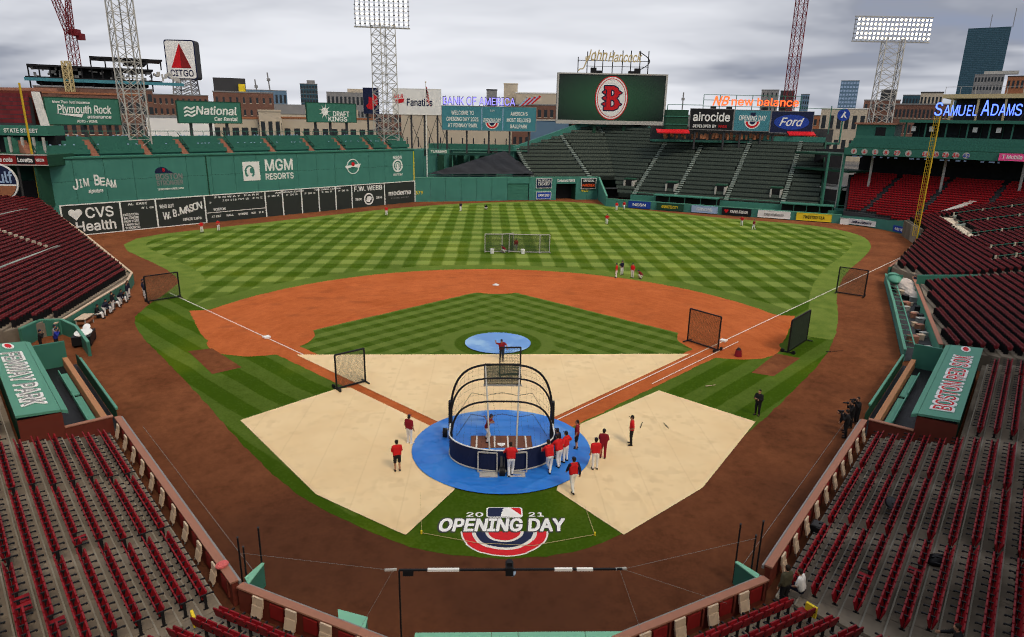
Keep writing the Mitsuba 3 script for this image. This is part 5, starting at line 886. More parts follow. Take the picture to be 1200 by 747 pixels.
for s in (3.5, 10, 18, 25): part(k, 'leg', VP.box(MB(), s - .4, s + .4, 6, 17.3, -1.4, -.6), 'm_dgreen')
k = lab('gold_script_sign', 'gold script lettering on a steel frame above the video board', 'sign')
for s in (4.9, 7.3, 9.3, 11.4, 14.0, 16.6, 18.8, 21.2, 23.4): part(k, 'post', MB().beam(VP.p(s, 30.2, -.9), VP.p(s, 34.2 if s < 6 else 36.0 if s > 10 else 35.6, -.9), .22), 'm_darkgrey')
part(k, 'bar', MB().beam(VP.p(5, 33.4, -.9), VP.p(23.6, 33.4, -.9), .16).beam(VP.p(7, 32.0, -.9), VP.p(23.6, 32.0, -.9), .12), 'm_darkgrey')
part(k, 'lettering', VP.txt(VP.txt(MB(), 'John', 9.6, 33.4, 2.6, -.6, 5.6, .3), 'Hancock', 17.2, 33.2, 2.3, -.6, 8.6, .3), 'm_gold')
cv = [(5.0 + 2.6 * t, 30.8 + 3.6 * t * t + .3 * math.sin(9 * t)) for t in np.linspace(0, 1, 10)]; part(k, 'flourish', MB().path([VP.p(a, z, -.6) for a, z in cv], .3), 'm_gold'); cv = [(21.5 + 2.2 * math.sin(3.5 * t), 31.4 + 4.4 * t) for t in np.linspace(0, 1, 12)]; part(k, 'flourish', MB().path([VP.p(a, z, -.6) for a, z in cv], .22), 'm_darkgrey')
for s in (9.0, 10.6, 20.6, 19.0): part(k, 'speaker', VP.box(MB(), s - .75, s + .75, 30.26, 31.6 if s in (9.0, 20.6) else 30.9, -1.2, .1), 'm_black')
RB_ = Pn((40.5, 120.6), (1, -.015)); RB_.o = V(40.5, 131, 0)
sc_ = 165.5 / 155.1
def RBs(a): return a * 1.066
board('black_board', 'black advertising board with rounded white lettering over the bleachers', RB_, 6.4, 16.7, 16.6, 21.3, 0, 'm_black', 'm_grey', [('airocide', 11.5, 18.6, 1.9, 8.9, 'm_white', 0), ('DEVELOPED BY', 10.0, 17.1, .62, 5.6, 'm_white', 0), ('NASA', 14.4, 17.1, .62, 2.0, 'm_signred', 0)], posts=((8, 12), (15, 12)))
board('teal_board', 'teal advertising board with white lettering and a red bunting emblem', RB_, 17.0, 25.6, 16.5, 21.2, 0, 'm_teal', 'm_grey', [('OPENING DAY', 21.4, 18.9, 1.1, 6.6, 'm_white', .12)], [('bunting', half(1.9), 21.4, 18.7, 'm_white'), ('bunting_red', half(1.6), 21.4, 18.65, 'm_signred', .06), ('bunting_white', half(1.1), 21.4, 18.65, 'm_white', .11), ('bunting_blue', half(.7), 21.4, 18.65, 'm_navy', .16), ('badge', sbox(-.6, -.4, .6, .4), 21.4, 20.3, 'm_navy')], posts=((19, 12), (24, 12)))
board('navy_board', 'navy advertising board with a blue and white oval of script lettering', RB_, 25.9, 36.0, 16.2, 21.1, 0, 'm_navy', 'm_grey', [('Ford', 30.9, 17.85, 1.8, 5.2, 'm_white', .35)], [('oval', ell(0, 0, 4.5, 1.95), 30.9, 18.65, 'm_white', .004), ('oval_fill', ell(0, 0, 4.25, 1.72), 30.9, 18.65, 'm_signblue', .008)], posts=((27, 12), (34, 12)))
scene['navy_board__oval']['to_world'] = T().translate([0, .06, 0]); scene['navy_board__oval_fill']['to_world'] = T().translate([0, .02, 0]); labels['navy_board']['category'] = 'billboard'
k = lab('orange_letters', 'orange lettering on a thin green frame above the row of three boards', 'sign'); OP = Pn((40.5, 131.6), (1, -.015)); OP.o = V(40.5, 131.6, 0)
part(k, 'lettering', OP.txt(MB(), 'new balance', 24.2, 22.3, 1.75, 0, 16.2), 'm_orange'); part(k, 'mark', OP.txt(MB(), 'NB', 13.6, 22.2, 2.1, 0, 3.6, .3), 'm_orange')
lit(num(k + '__letter_face'), OP.txt(OP.txt(MB(), 'new balance', 24.2, 22.3, 1.75, .1, 16.2, bold=False), 'NB', 13.6, 22.2, 2.1, .1, 3.6, .3, False), (.45, .07, .018), 'm_orange')
fr = MB()
for z in (22.0, 23.4, 24.6): fr.beam(OP.p(9.5, z, -.3), OP.p(33, z, -.3), .12)
for a in np.arange(9.5, 34, 3.9): fr.beam(OP.p(a, 20, -.3), OP.p(a, 24.6, -.3), .14)
fr.beam(OP.p(1, 22.2, -.3), OP.p(9.5, 22.2, -.3), .14); fr.beam(OP.p(1, 16, -.3), OP.p(1, 22.2, -.3), .16); fr.beam(OP.p(33, 22.0, -.3), OP.p(44, 21.8, -.3), .14); fr.beam(OP.p(40.5, 16, -.3), OP.p(40.5, 22.6, -.3), .16)
part(k, 'frame', fr, 'm_green')
for a in (11.8, 15.6, 24.2, 28.4): part(k, 'lamp_box', OP.box(MB(), a - .6, a + .6, 21.25, 21.9, -.1, .6), 'm_black')
k = lab('bleacher_concourse', 'dark concourse level under the three boards behind the bleachers', 'building')
part(k, 'rear_wall', MB().box((62, 137, 15.2), (46, .5, 4.0)), 'm_darkgrey'); part(k, 'floor', MB().box((62, 135.0, 13.8), (46, 4.5, .4)), 'm_green'); part(k, 'left_block', RB_.box(MB(), .8, 6.0, 16.4, 21.0, -3, -.3), 'm_dgreen')
for i, z in enumerate((17.6, 19.4)): part(k, 'left_block_slab', RB_.box(MB(), .6, 6.1, z, z + .2, -3, -.1), 'm_green')
for a, b in ((-1.6, 6.2), (30, 36.5)): part(k, 'red_awning', MB().frame(RB_.p(a, 15.6, 1.6), RB_.u * (b - a), -RB_.f * 1.6 + V(0, 0, .7), V(0, 0, .25)), 'm_signred')
cr = MB()
for i in range(70): a = rng.random() * 40; cr.add(*on_plane((BOXV * V(.5, .8 + rng.random() * .6, .3), BOXF), RB_.p(a, 14.8 + rng.random() * .6, -1.0 - rng.random()), RB_.u, RB_.z))
part(k, 'furniture', cr, 'm_rust', kind='stuff')
k = lab('blue_disc_sign', 'round blue sign with a white figure right of the three boards', 'sign'); BP = Pn((78.2, 119), (1, -.1)); BP.o = V(84.5, 132, 0); part(k, 'disc', BP.fig(MB(), circ(0, 0, 1.45, 32), 0, 20.6, 0, .2), 'm_signblue'); part(k, 'figure', BP.fig(MB(), Polygon([(-.7, -.7), (-.2, .2), (.1, .8), (.45, .6), (.2, .1), (.8, -.8), (.3, -.6), (0, -.1), (-.3, -.7)]), 0, 20.6, .205, .05), 'm_white'); part(k, 'post', MB().beam(BP.p(0, 14, -.1), BP.p(0, 19.2, -.1), .3), 'm_green')

# ---------------------------------------------------------------- light towers
def lattice(mb, p0, p1, w0, w1, bays, r=.11, twist=0.0):
    p0, p1 = np.asarray(p0, float), np.asarray(p1, float); pts = []
    for i in range(bays + 1):
        t = i / bays; c = p0 + (p1 - p0) * t; w = (w0 + (w1 - w0) * t) / 2
        ax = p1 - p0; ax = ax / np.linalg.norm(ax); a = np.cross(ax, (math.sin(twist), math.cos(twist), .01)); a /= np.linalg.norm(a); b = np.cross(ax, a)
        pts.append([c + a * x * w + b * y * w for x, y in ((1, 1), (-1, 1), (-1, -1), (1, -1))])
    for j in range(4): mb.path([q[j] for q in pts], r * 2)
    for i in range(bays):
        for j in range(4):
            l = (j + 1) % 4; mb.beam(pts[i][j], pts[i + 1][l], r); mb.beam(pts[i][l], pts[i + 1][j], r); mb.beam(pts[i + 1][j], pts[i + 1][l], r)
    return mb
scene['m_lamp'] = {'type': 'diffuse', 'reflectance': {'type': 'rgb', 'value': [.7, .7, .7]}}
def lamp_bank(key, P, a0, a1, z0, z1, nx, nz, rad):
    part(key, 'bank_frame', P.box(P.box(MB(), a0 - .3, a1 + .3, z0 - .35, z0 - .1, -.9, -.5), a0 - .3, a1 + .3, z1 + .1, z1 + .3, -.9, -.5), 'm_steel')
    hs, ls, bk = MB(), MB(), MB(); dx = (a1 - a0) / nx; dz = (z1 - z0) / nz
    for j in range(nz): P.box(bk, a0 - .2, a1 + .2, z0 + (j + .42) * dz, z0 + (j + .58) * dz, -.9, -.7)
    for i in range(nx + 1): P.box(bk, a0 + i * dx - .06, a0 + i * dx + .06, z0 - .2, z1 + .2, -.95, -.85)
    for i in range(nx):
        for j in range(nz):
            c = P.p(a0 + (i + .5) * dx, z0 + (j + .5) * dz); r = min(dx, dz) * .36; d = P.f - V(0, 0, .28); d /= np.linalg.norm(d)
            hs.cyl(c - d * .6, c, r * .55, 8, r); ls.cyl(c + d * .01, c + d * .04, r * .82, 10)
    part(key, 'bank_rails', bk, 'm_grey'); part(key, 'lamp_housings', hs, 'm_grey', kind='stuff'); kk = num(key + '__lamps'); lit(kk, ls, (rad, rad * .86, rad * .66), 'm_lamp'); lab(kk, kind='stuff')
T1b = MW.p(15.9, 11.5, -5.2); k = lab('light_tower', 'pale steel lattice light tower standing left over the tall wall', 'light tower')
part(k, 'lattice', lattice(MB(), T1b, T1b + V(0, 0, 40), 3.2, 2.9, 17, .085, .83), 'm_steel'); part(k, 'ladder', MB().beam(T1b + V(.3, -.6, 0), T1b + V(.3, -.6, 38), .28, .08), 'm_grey'); TP1 = Pn((T1b + MW.f * 1.8)[:2] - MW.u[:2] * 8, MW.u)
lamp_bank(k, TP1, 2, 14, 51.6, 57, 11, 7, 1.2)
T2b = MW.p(67.3, 11.5, -5.2); k = lab('light_tower_001', 'light tower with a glowing square lamp bank at the right end of the tall wall', 'light tower')
part(k, 'lattice', lattice(MB(), T2b, T2b + V(0, 0, 25), 3.9, 3.6, 13, .085, .83), 'm_steel'); part(k, 'ladder', MB().beam(T2b + V(.3, -.6, 0), T2b + V(.3, -.6, 24), .28, .08), 'm_grey')
TP2 = Pn((T2b)[:2] - V(5.6, .9), (1, .12)); lamp_bank(k, TP2, 0, 11.0, 36.3, 42.6, 11, 7, 1.1)
T3b = V(97.8, 139.5, 10.0); k = lab('light_tower_002', 'light tower with a wide glowing lamp bank behind the right field roof', 'light tower')
part(k, 'lattice', lattice(MB(), T3b, T3b + V(2.2, 3.5, 29), 4.6, 4.2, 11, .10, .25), 'm_steel'); part(k, 'ladder', MB().beam(T3b + V(1.6, -1.2, 4), T3b + V(3.4, 1.9, 29), .25, .1), 'm_grey')
TP3 = Pn((90.4, 144.6), (1, -.04)); lamp_bank(k, TP3, .4, 19.4, 38.9, 44.3, 18, 5, 1.3)

# ---------------------------------------------------------------- the city behind
def box_building(key, label, c, w, d, h, rot=0.0, wall='m_brick', roof='m_grey', nx=8, nz=4, win='m_window', z0=-.3, ww=.55, wh=.55, trim=None, cat='building', extra=()):
    lab(key, label, cat); c = V(c[0], c[1], 0); P = Pn((c[0] - math.cos(rot) * w / 2 + math.sin(rot) * d / 2, c[1] - math.sin(rot) * w / 2 - math.cos(rot) * d / 2), (math.cos(rot), math.sin(rot)))
    part(key, 'wall', P.box(MB(), 0, w, z0, h, -d, 0), wall); part(key, 'roof', P.box(MB(), -.2, w + .2, h + .004, h + .5, -d - .2, .2), roof)
    Sd = Pn(P.p(w, 0, 0)[:2], (-P.f)[:2]); Sl = Pn(P.p(0, 0, -d)[:2], P.f[:2])
    if nx:
        ws, fs = MB(), MB()
        for Q, L, n in ((P, w, nx), (Sd, d, max(1, int(nx * d / w))), (Sl, d, max(1, int(nx * d / w)))):
            for i in range(n):
                for j in range(nz):
                    a = (i + .5) * L / n; z = 1 + (j + .5) * (h - 1.5) / nz; hw, hh = L / n * ww / 2, (h - 1.5) / nz * wh / 2
                    Q.box(ws, a - hw, a + hw, z - hh, z + hh, .0, .04); Q.box(fs, a - hw - .1, a + hw + .1, z - hh - .25, z - hh - .003, .0, .14)
        part(key, 'windows', ws, win, kind='stuff'); part(key, 'sills', fs, trim or 'm_cream', kind='stuff')
    for nm, a0, a1, z1, o0, o1, m in extra: part(key, nm, P.box(MB(), a0, a1, h + .504, h + z1, -o1, -o0), m)
    return P
def at_px_dir(ang, dist): return (EYE[0] + dist * math.sin(ang), EYE[1] + dist * math.cos(ang))
def az(px):
    d = _fw + (px - 600) / 784.86 * (_r * math.cos(ROLL) + _u * math.sin(ROLL)) - (140.8 + (px - 575) * .0189 - 373.5) / 784.86 * _up
    return math.atan2(d[0], d[1])
def cb(key, label, px0, px1, py, dist, hz=None, depth=None, **kw):
    """a building of the city: its width and height follow from where it stands and how far away it is"""
    a0, a1 = az(px0), az(px1); p, q = V(*at_px_dir(a0, dist)), V(*at_px_dir(a1, dist)); c = (p + q) / 2; w = np.hypot(*(q - p)); rot = math.atan2(*(q - p)[::-1]); n = V(-math.sin(rot), math.cos(rot)); d = depth or w * .6
    v = _fw + ((px0 + px1) / 2 - 600) / 784.86 * (_r * math.cos(ROLL) + _u * math.sin(ROLL)) - (py - 373.5) / 784.86 * _up
    return box_building(key, label, c + n * d / 2, w, d, EYE[2] + v[2] * dist / math.hypot(v[0], v[1]), rot, **kw)
cb('brick_building', 'brown brick building with a dark penthouse behind the second green billboard', 252, 322, 109, 330, wall='m_brick', nx=9, nz=5, ww=.32, wh=.45, extra=[('penthouse', .5, 13.5, 6.0, 2, 14, 'm_darkgrey'), ('yellow_hoist', 10.5, 13.2, 3.6, .5, 1.9, 'm_yellow')])
cb('cream_building', 'low cream building with a grey roof left of the crown billboard', 322, 360, 134, 300, wall='m_cream', nx=3, nz=2, ww=.2, wh=.3, extra=[('roof_box', 0, 12, 3.8, 1, 12, 'm_grey')])
cb('cream_building_001', 'pale cream block right beside the crown billboard', 340, 420, 128, 330, wall='m_cream', nx=6, nz=3, ww=.25, wh=.35)
cb('dark_glass_tower', 'dark glass office tower on the skyline over the crown billboard', 354, 374, 99, 560, wall='m_glassblue', nx=6, nz=12, ww=.7, wh=.6, trim='m_grey', extra=[('plant_room', 5, 11, 3, 2, 6, 'm_grey')])
cb('distant_block', 'long low grey block on the skyline left of the dark glass tower', 268, 338, 106, 640, wall='m_towerblue', nx=14, nz=3, trim='m_grey')
cb('distant_block_001', 'long low grey block on the skyline right of the dark glass tower', 384, 432, 109, 640, wall='m_grey', nx=10, nz=3, trim='m_grey', extra=[('plant_room', 18, 40, 3.5, 2, 16, 'm_cream')])
cb('street_block', 'long cream street block with glazed bays behind the wall top seats', 200, 302, 139, 215, wall='m_cream', nx=9, nz=2, ww=.7, wh=.5, trim='m_rust', roof='m_rust')
cb('street_block_001', 'cream street block with a pale parapet behind the crown billboard', 330, 440, 140, 215, wall='m_cream', nx=10, nz=2, ww=.6, wh=.42, trim='m_rust', roof='m_rust')
cb('gabled_house', 'pale carved gable front between the two cream street blocks', 303, 329, 131, 212, wall='m_cream', nx=3, nz=1, ww=.55, wh=.75, trim='m_rust', roof='m_cream', depth=8)
cb('white_shed', 'low white shed behind the first light tower', 170, 250, 138, 200, wall='m_white', nx=0, roof='m_grey', depth=10)
cb('brick_row', 'dark brick warehouse row behind the first green billboard', 36, 168, 111, 210, wall='m_brick', nx=13, nz=4, ww=.5, wh=.55, depth=24, roof='m_rust')
cb('beige_building', 'wide beige building with brick base behind the purple letters', 604, 668, 110, 330, wall='m_cream', nx=9, nz=2, ww=.12, wh=.2, roof='m_white')
cb('brick_block', 'brick block with many windows behind the teal message board', 600, 700, 124, 300, wall='m_brick', nx=14, nz=4, ww=.5, wh=.55)
cb('cream_tower', 'small cream stair tower over the purple letters', 590, 606, 99, 345, wall='m_cream', nx=1, nz=1, ww=.2, wh=.15, roof='m_cream'); cb('grey_plant_room', 'small grey plant room over the purple letters', 570, 582, 106, 345, wall='m_grey', nx=2, nz=2, roof='m_darkgrey')
cb('beige_wall_block', 'blank beige block behind the white billboard posts', 470, 600, 136, 250, wall='m_cream', nx=10, nz=1, ww=.1, wh=.2, roof='m_cream')
cb('grey_gable_house', 'grey clad block below the left edge of the video board', 622, 668, 142, 230, wall='m_towerblue', nx=0, roof='m_steel')
cb('brick_arcade', 'brick arcade with arched windows under the video board', 640, 800, 146, 240, wall='m_brick', nx=20, nz=1, ww=.45, wh=.6, win='m_white')
cb('brick_arcade_001', 'brown block right of the video board', 782, 800, 131, 330, wall='m_brick', nx=3, nz=3)
cb('concrete_tower', 'grey concrete tower behind the orange letters', 888, 908, 106, 520, wall='m_grey', nx=4, nz=8, ww=.3, trim='m_grey'); cb('concrete_tower_001', 'dark grey block at the foot of the red mast', 910, 926, 107, 540, wall='m_darkgrey', nx=4, nz=6, trim='m_grey')
cb('teal_glass_block', 'slim teal glass block right of the orange letters', 934, 944, 111, 700, wall='m_towerblue', nx=4, nz=10, ww=.6, trim='m_grey')
cb('blue_glass_tower', 'pale blue glass tower near the round blue sign', 978, 999, 95, 900, wall='m_towerblue', nx=6, nz=16, ww=.7, wh=.5, win='m_lb', trim='m_towerblue')
cb('cream_dome_block', 'pale block with a white roof behind the round blue sign', 960, 1014, 128, 420, wall='m_cream', nx=6, nz=2, roof='m_white')
cb('brown_block', 'brown apartment block behind the right light tower', 1008, 1050, 118, 430, wall='m_brick', nx=7, nz=5, trim='m_rust'); cb('brown_block_001', 'dark upright block seen through the right light tower', 1026, 1044, 106, 480, wall='m_darkgrey', nx=4, nz=7, trim='m_grey')
cb('brown_block_002', 'long brown block with stone bays right of the light tower', 1045, 1110, 123, 360, wall='m_brick', nx=14, nz=4, trim='m_cream'); cb('brown_block_003', 'brown block with a flat dark top left of the glass skyscraper', 1072, 1098, 109, 420, wall='m_cream', nx=6, nz=5, roof='m_darkgrey'); cb('navy_block', 'low navy glass block near the right light tower', 1052, 1074, 112, 640, wall='m_glassblue', nx=6, nz=5, trim='m_grey')
cb('skyscraper', 'tall dark blue glass skyscraper rising over the right skyline', 1112, 1160, 34, 1470, wall='m_glassblue', nx=26, nz=60, ww=.86, wh=.8, win='m_glassblue', trim='m_towerblue', roof='m_glassblue', depth=40, extra=[('mast', 30, 31, 22, 10, 11, 'm_grey'), ('mast', 62, 63, 30, 10, 11, 'm_grey')])
cb('grey_tower', 'stepped grey tower in front of the glass skyscraper', 1130, 1164, 88, 720, wall='m_grey', nx=9, nz=9, ww=.6, trim='m_steel', extra=[('upper_step', 6, 30, 3, 2, 12, 'm_steel')]); cb('brown_tower', 'broad brown block at the right edge of the skyline', 1168, 1215, 90, 560, wall='m_rust', nx=9, nz=6, trim='m_darkgrey', roof='m_darkgrey')
for i in range(16):   # the low roofs between
    px = [10, 150, 430, 452, 505, 540, 690, 730, 765, 800, 830, 870, 950, 1040, 1090, 1130][i]; r_ = random.Random(i); cb(num('low_roof_block'), ['brown', 'grey', 'cream', 'red brick'][i % 4] + ' low block far back on the skyline, ' + ['first', 'second', 'third', 'fourth', 'fifth', 'sixth', 'seventh', 'eighth', 'ninth', 'tenth', 'eleventh', 'twelfth', 'thirteenth', 'fourteenth', 'fifteenth', 'sixteenth'][i] + ' from left', px - 22, px + 26, 133 + r_.random() * 6, 420 + r_.random() * 160, wall=['m_rust', 'm_grey', 'm_cream', 'm_brick'][i % 4], nx=8, nz=3)
# steel frame under construction
P = cb('construction_frame', 'dark steel building frame under construction behind the first light tower', 44, 182, 104, 330, wall='m_brick', nx=16, nz=5, ww=.6, wh=.6, depth=30, trim='m_rust'); k = 'construction_frame'; w = 41.0; h0 = 17.9 + (132 - 104) / 784.86 * 330 * .84
for j, z in enumerate((h0 + 2.4, h0 + 6.8)):
    part(k, 'slab', P.box(MB(), -2 + j * 1, w + 4 - j * 3, z, z + .7, -26, .5), 'm_black')
    for i in range(13): part(k, 'steel_column', P.box(MB(), -1 + i * 3.5, -.5 + i * 3.5, z - 3.7, z, -1, -.5), 'm_black')
part(k, 'blue_wrap', P.box(MB(), -2.4, w + 12, h0 + 1.4, h0 + 2.6, .55, .9), 'm_teal'); part(k, 'top_frame', P.box(P.box(MB(), 20, 46, h0 + 11.0, h0 + 11.6, -20, -1), 32, 40, h0 + 9.4, h0 + 10.0, -20, 0), 'm_black')
for i in range(6): part(k, 'steel_column', P.box(MB(), 20 + i * 5, 20.5 + i * 5, h0 + 7.5, h0 + 11, -1.6, -1.1), 'm_black')
part(k, 'dark_core', P.box(P.box(MB(), 1, w - 1, h0 + .6, h0 + 2.3, -24, -4), 6, w - 10, h0 + 3.2, h0 + 6.7, -20, -7), 'm_black')
cl_ = MB()
for i in range(60): a, z = rng.random() * (w + 10), h0 + 2.8 + rng.random() * 3; P.box(cl_, a, a + .5 + rng.random() * 1.2, z, z + .3 + rng.random() * 1.2, -3 - rng.random() * 5, -2.6)
part(k, 'stacked_gear', cl_, 'm_steel', kind='stuff'); part(k, 'hoist', lattice(MB(), P.p(12, 12, 1.5), P.p(12, h0 + 9, 1.5), 2.2, 2.2, 10, .2), 'm_gold')
def crane(key, label, base, top, w, jibs):
    lab(key, label, 'crane'); part(key, 'mast', lattice(MB(), base, top, w, w, max(6, int((top[2] - base[2]) / w / 1.1)), .12), 'm_crane')
    for nm, p, q, w_ in jibs: part(key, nm, lattice(MB(), p, q, w_, w_ * .6, max(6, int(np.linalg.norm(np.subtract(q, p)) / w_ / 1.2)), .12), 'm_crane')
a1 = az(97); c1_ = V(*at_px_dir(a1, 345), 30.0); e_ = V(-math.cos(a1), math.sin(a1), 0)
crane('tower_crane', 'red luffing tower crane above the steel frame at the top left', c1_, c1_ + V(0, 0, 20), 3.0, [('jib', c1_ + V(0, 0, 18), c1_ + V(0, 0, 52) + e_ * 8.5, 2.6), ('back_frame', c1_ + V(0, 0, 18), c1_ + V(0, 0, 32) - e_ * 1.0, 2.2)])
part('tower_crane', 'cab', MB().box(c1_ + V(0, 0, 19) - e_ * 1.8, (3, 2.6, 2.4)), 'm_crane'); part('tower_crane', 'counterweight', MB().box(c1_ + V(0, 0, 17.5) - e_ * 3.4, (2.4, 2.4, 2.4)), 'm_crane'); part('tower_crane', 'cable', MB().beam(c1_ + V(0, 0, 32) - e_ * 1, c1_ + V(0, 0, 52) + e_ * 8.5, .12), 'm_black')
a2 = az(921); c2_ = V(*at_px_dir(a2, 300), 10.0); crane('red_mast', 'red lattice crane mast rising out of the frame behind the orange letters', c2_, c2_ + V(0, 0, 75), 3.4, [])
for i, (px, py, lb) in enumerate(((321, 88, 'thin grey crane far off above the brown brick building'), (306, 96, 'thin leaning grey crane far off left of the other grey crane'), (798, 100, 'thin radio mast far off right of the video board'))):
    a = az(px); p = V(*at_px_dir(a, 900), 20); k = lab(num('distant_mast'), lb, 'mast'); h = 17.9 + (136 - py) / 784.86 * 900 * .9; part(k, 'mast', MB().beam(p, (p[0] - (4 if i < 2 else 0), p[1], h), 1.2), 'm_grey'); part(k, 'head', MB().box((p[0] - (3 if i < 2 else 0), p[1], h - 8), (3.5, 2, 3)), 'm_grey')
# the square sign with the red triangle
a = az(219); p = V(*at_px_dir(a, 425)); k = lab('triangle_sign', 'big square white sign with a red triangle and blue letters on a rooftop frame', 'sign'); rot = -a - .38; P = Pn(p - V(math.cos(rot), math.sin(rot)) * 9.4, (math.cos(rot), math.sin(rot))); zc = 46.0
part(k, 'cabinet', P.fig(MB(), rr(-8.0, -10.0, 8.0, 10.0, 1.4), 9.4, zc, -6.5, 6.4), 'm_darkgrey'); part(k, 'face_border', P.fig(MB(), rr(-8.0, -10.0, 8.0, 10.0, 1.4), 9.4, zc, -.09, .08), 'm_navy'); part(k, 'face', P.fig(MB(), rr(-7.4, -9.4, 7.4, 9.4, 1.1), 9.4, zc, .0, .06), 'm_white'); part(k, 'triangle', P.fig(MB(), Polygon([(-5.2, -4.2), (5.2, -4.2), (0, 8.3)]), 9.4, zc, .1, .06), 'm_signred'); part(k, 'triangle_facet', P.fig(MB(), Polygon([(0, -4.2), (5.2, -4.2), (0, 8.3)]), 9.4, zc, .18, .06), 'm_redpad'); part(k, 'lettering', P.txt(MB(), 'CITGO', 9.4, zc - 8.4, 3.2, .1, 12.2), 'm_navy')
part(k, 'frame', lattice(MB(), P.p(9.4, 28, -3), P.p(9.4, zc - 10.0, -3), 10, 9, 3, .3), 'm_grey')
cb('sign_building', 'brown building carrying the triangle sign on its roof', 180, 246, 112, 420, wall='m_brick', nx=10, nz=5, ww=.4)

# ---------------------------------------------------------------- batting cage, screens and field equipment
def tube_path(mb, pts, r, n=8):
    for p, q in zip(pts, pts[1:]): mb.cyl(p, q, r, n)
    return mb
def hoop(w, h, y, n=28):
    pts = []
    for t in np.linspace(0, math.pi, n):
        c, s = math.cos(t), math.sin(t); pts.append((w * abs(c) ** .62 * (1 if c > 0 else -1), y, max(.10, h * abs(s) ** .52)))
    return [(-w, y, .08)] + pts[::-1][1:-1] + [(w, y, .08)]
def net(mb, a, b, c, d, sp=.16, w=.012):     # strands over the quad a-b-c-d
    a, b, c, d = map(lambda q: np.asarray(q, float), (a, b, c, d)); nu, nv = max(2, int(np.linalg.norm(b - a) / sp)), max(2, int(np.linalg.norm(d - a) / sp))
    for i in range(1, nu): t = i / nu; mb.beam(a + (b - a) * t, d + (c - d) * t, w)
    for i in range(1, nv): t = i / nv; mb.beam(a + (d - a) * t, b + (c - b) * t, w)
    return mb
k = lab('batting_cage', 'black hooped batting cage with a dark navy padded skirt over the blue tarpaulin', 'batting cage')
H = [hoop(2.95, 4.62, .95), hoop(2.92, 4.10, .15), hoop(2.80, 3.32, -1.25)]
for h, r in zip(H, (.065, .055, .055)): part(k, 'hoop', tube_path(MB(), h, r), 'm_black', smooth=40)
back = [(2.9 * math.cos(t), -1.0 + 2.1 * math.sin(t)) for t in np.linspace(math.pi, 2 * math.pi, 25)]
rim = [(-2.9, .95)] + back + [(2.9, .95)]
sk = MB()
for (x0, y0), (x1, y1) in zip(rim[1:-1], rim[2:-1]): sk.frame((x0, y0, .18), (x1 - x0, y1 - y0, 0), tuple(unit((-(y1 - y0), x1 - x0)) * .05) + (0,), (0, 0, 1.12))
part(k, 'skirt', sk, 'm_navy'); part(k, 'top_rim', tube_path(MB(), [(x, y, 1.34) for x, y in rim], .04), 'm_white', smooth=40); part(k, 'bottom_rim', tube_path(MB(), [(x, y, .14) for x, y in rim], .045), 'm_steel', smooth=40)
for x in (-.95, 1.0): part(k, 'ridge_bar', tube_path(MB(), [(x * 1.0, .95, 4.58), (x * .95, .15, 4.06), (x * .85, -1.25, 3.28), (x * .72, -3.0, 1.38)], .045), 'm_steel', smooth=40)
part(k, 'top_panel_frame', MB().path([(-.98, .95, 4.62), (1.02, .95, 4.62), (1.0, .15, 3.72), (-.96, .15, 3.72), (-.98, .95, 4.62)], .09), 'm_black'); part(k, 'top_panel', net(MB(), (-.96, .95, 4.6), (1.0, .95, 4.6), (.98, .15, 3.74), (-.94, .15, 3.74), .035, .016), 'm_net', kind='stuff'); part(k, 'cross_bar', MB().beam((-1.05, .12, 3.70), (1.1, .12, 3.70), .09), 'm_steel')
nt = MB()
for ha, hb in zip(H, H[1:]):
    for i in range(2, 26, 1): nt.beam(ha[i], hb[i], .006)
    for f in (.33, .66): nt.path([tuple(np.array(p) * (1 - f) + np.array(q) * f) for p, q in zip(ha[1:-1], hb[1:-1])], .006)
for i, (x, y) in enumerate(rim[1:-1]):
    j = min(range(len(H[2])), key=lambda q: abs(H[2][q][0] - x * .96) + (5 if H[2][q][2] < 1.4 else 0)); nt.beam((x, y, 1.34), H[2][j], .006)
part(k, 'netting', nt, 'm_black', kind='stuff')
for y, z in ((.2, 3.1), (-.9, 2.3)):
    cat = [(-2.5, y, z - 1.2), (-1.7, y, z + .10), (-.9, y, z - .06), (0, y, z + .12), (.9, y, z - .06), (1.7, y, z + .10), (2.5, y, z - 1.2)]; part(k, 'slack_rope', MB().path(cat, .022), 'm_darkgrey')
for sx in (-1, 1):
    part(k, 'step_frame', MB().path([(sx * .28, -3.1, 1.2), (sx * .28, -3.22, .1), (sx * 1.28, -3.10, .1), (sx * 1.28, -2.98, 1.2), (sx * .28, -3.1, 1.2)], .07), 'm_steel'); part(k, 'step_plate', MB().box((sx * .72, -3.42, .10), (.95, .42, .05)), 'm_steel')
    wl = part(k, 'wheel', MB().cyl((sx * 3.15, 1.1, .30), (sx * 3.40, 1.1, .30), .28, 18), 'm_black', smooth=40); part(wl, 'rim', MB().cyl((sx * 3.13, 1.1, .30), (sx * 3.42, 1.1, .30), .14, 14), 'm_steel'); part(k, 'wheel_arm', MB().beam((sx * 2.92, .95, .6), (sx * 3.28, 1.1, .5), .1), 'm_steel'); part(k, 'leg_pad', MB().box((sx * 2.93, .75, 1.3), (.22, .32, 2.3)), 'm_black')
wl = part(k, 'wheel', MB().cyl((-.16, -3.35, .28), (.14, -3.35, .28), .26, 18), 'm_black', smooth=40); part(wl, 'rim', MB().cyl((-.18, -3.35, .28), (.16, -3.35, .28), .12, 14), 'm_steel'); part(k, 'tow_bar', MB().beam((-.05, -3.0, 1.1), (-.05, -3.4, .3), .12).beam((.1, -3.0, 1.1), (.1, -3.4, .3), .06), 'm_darkgrey')
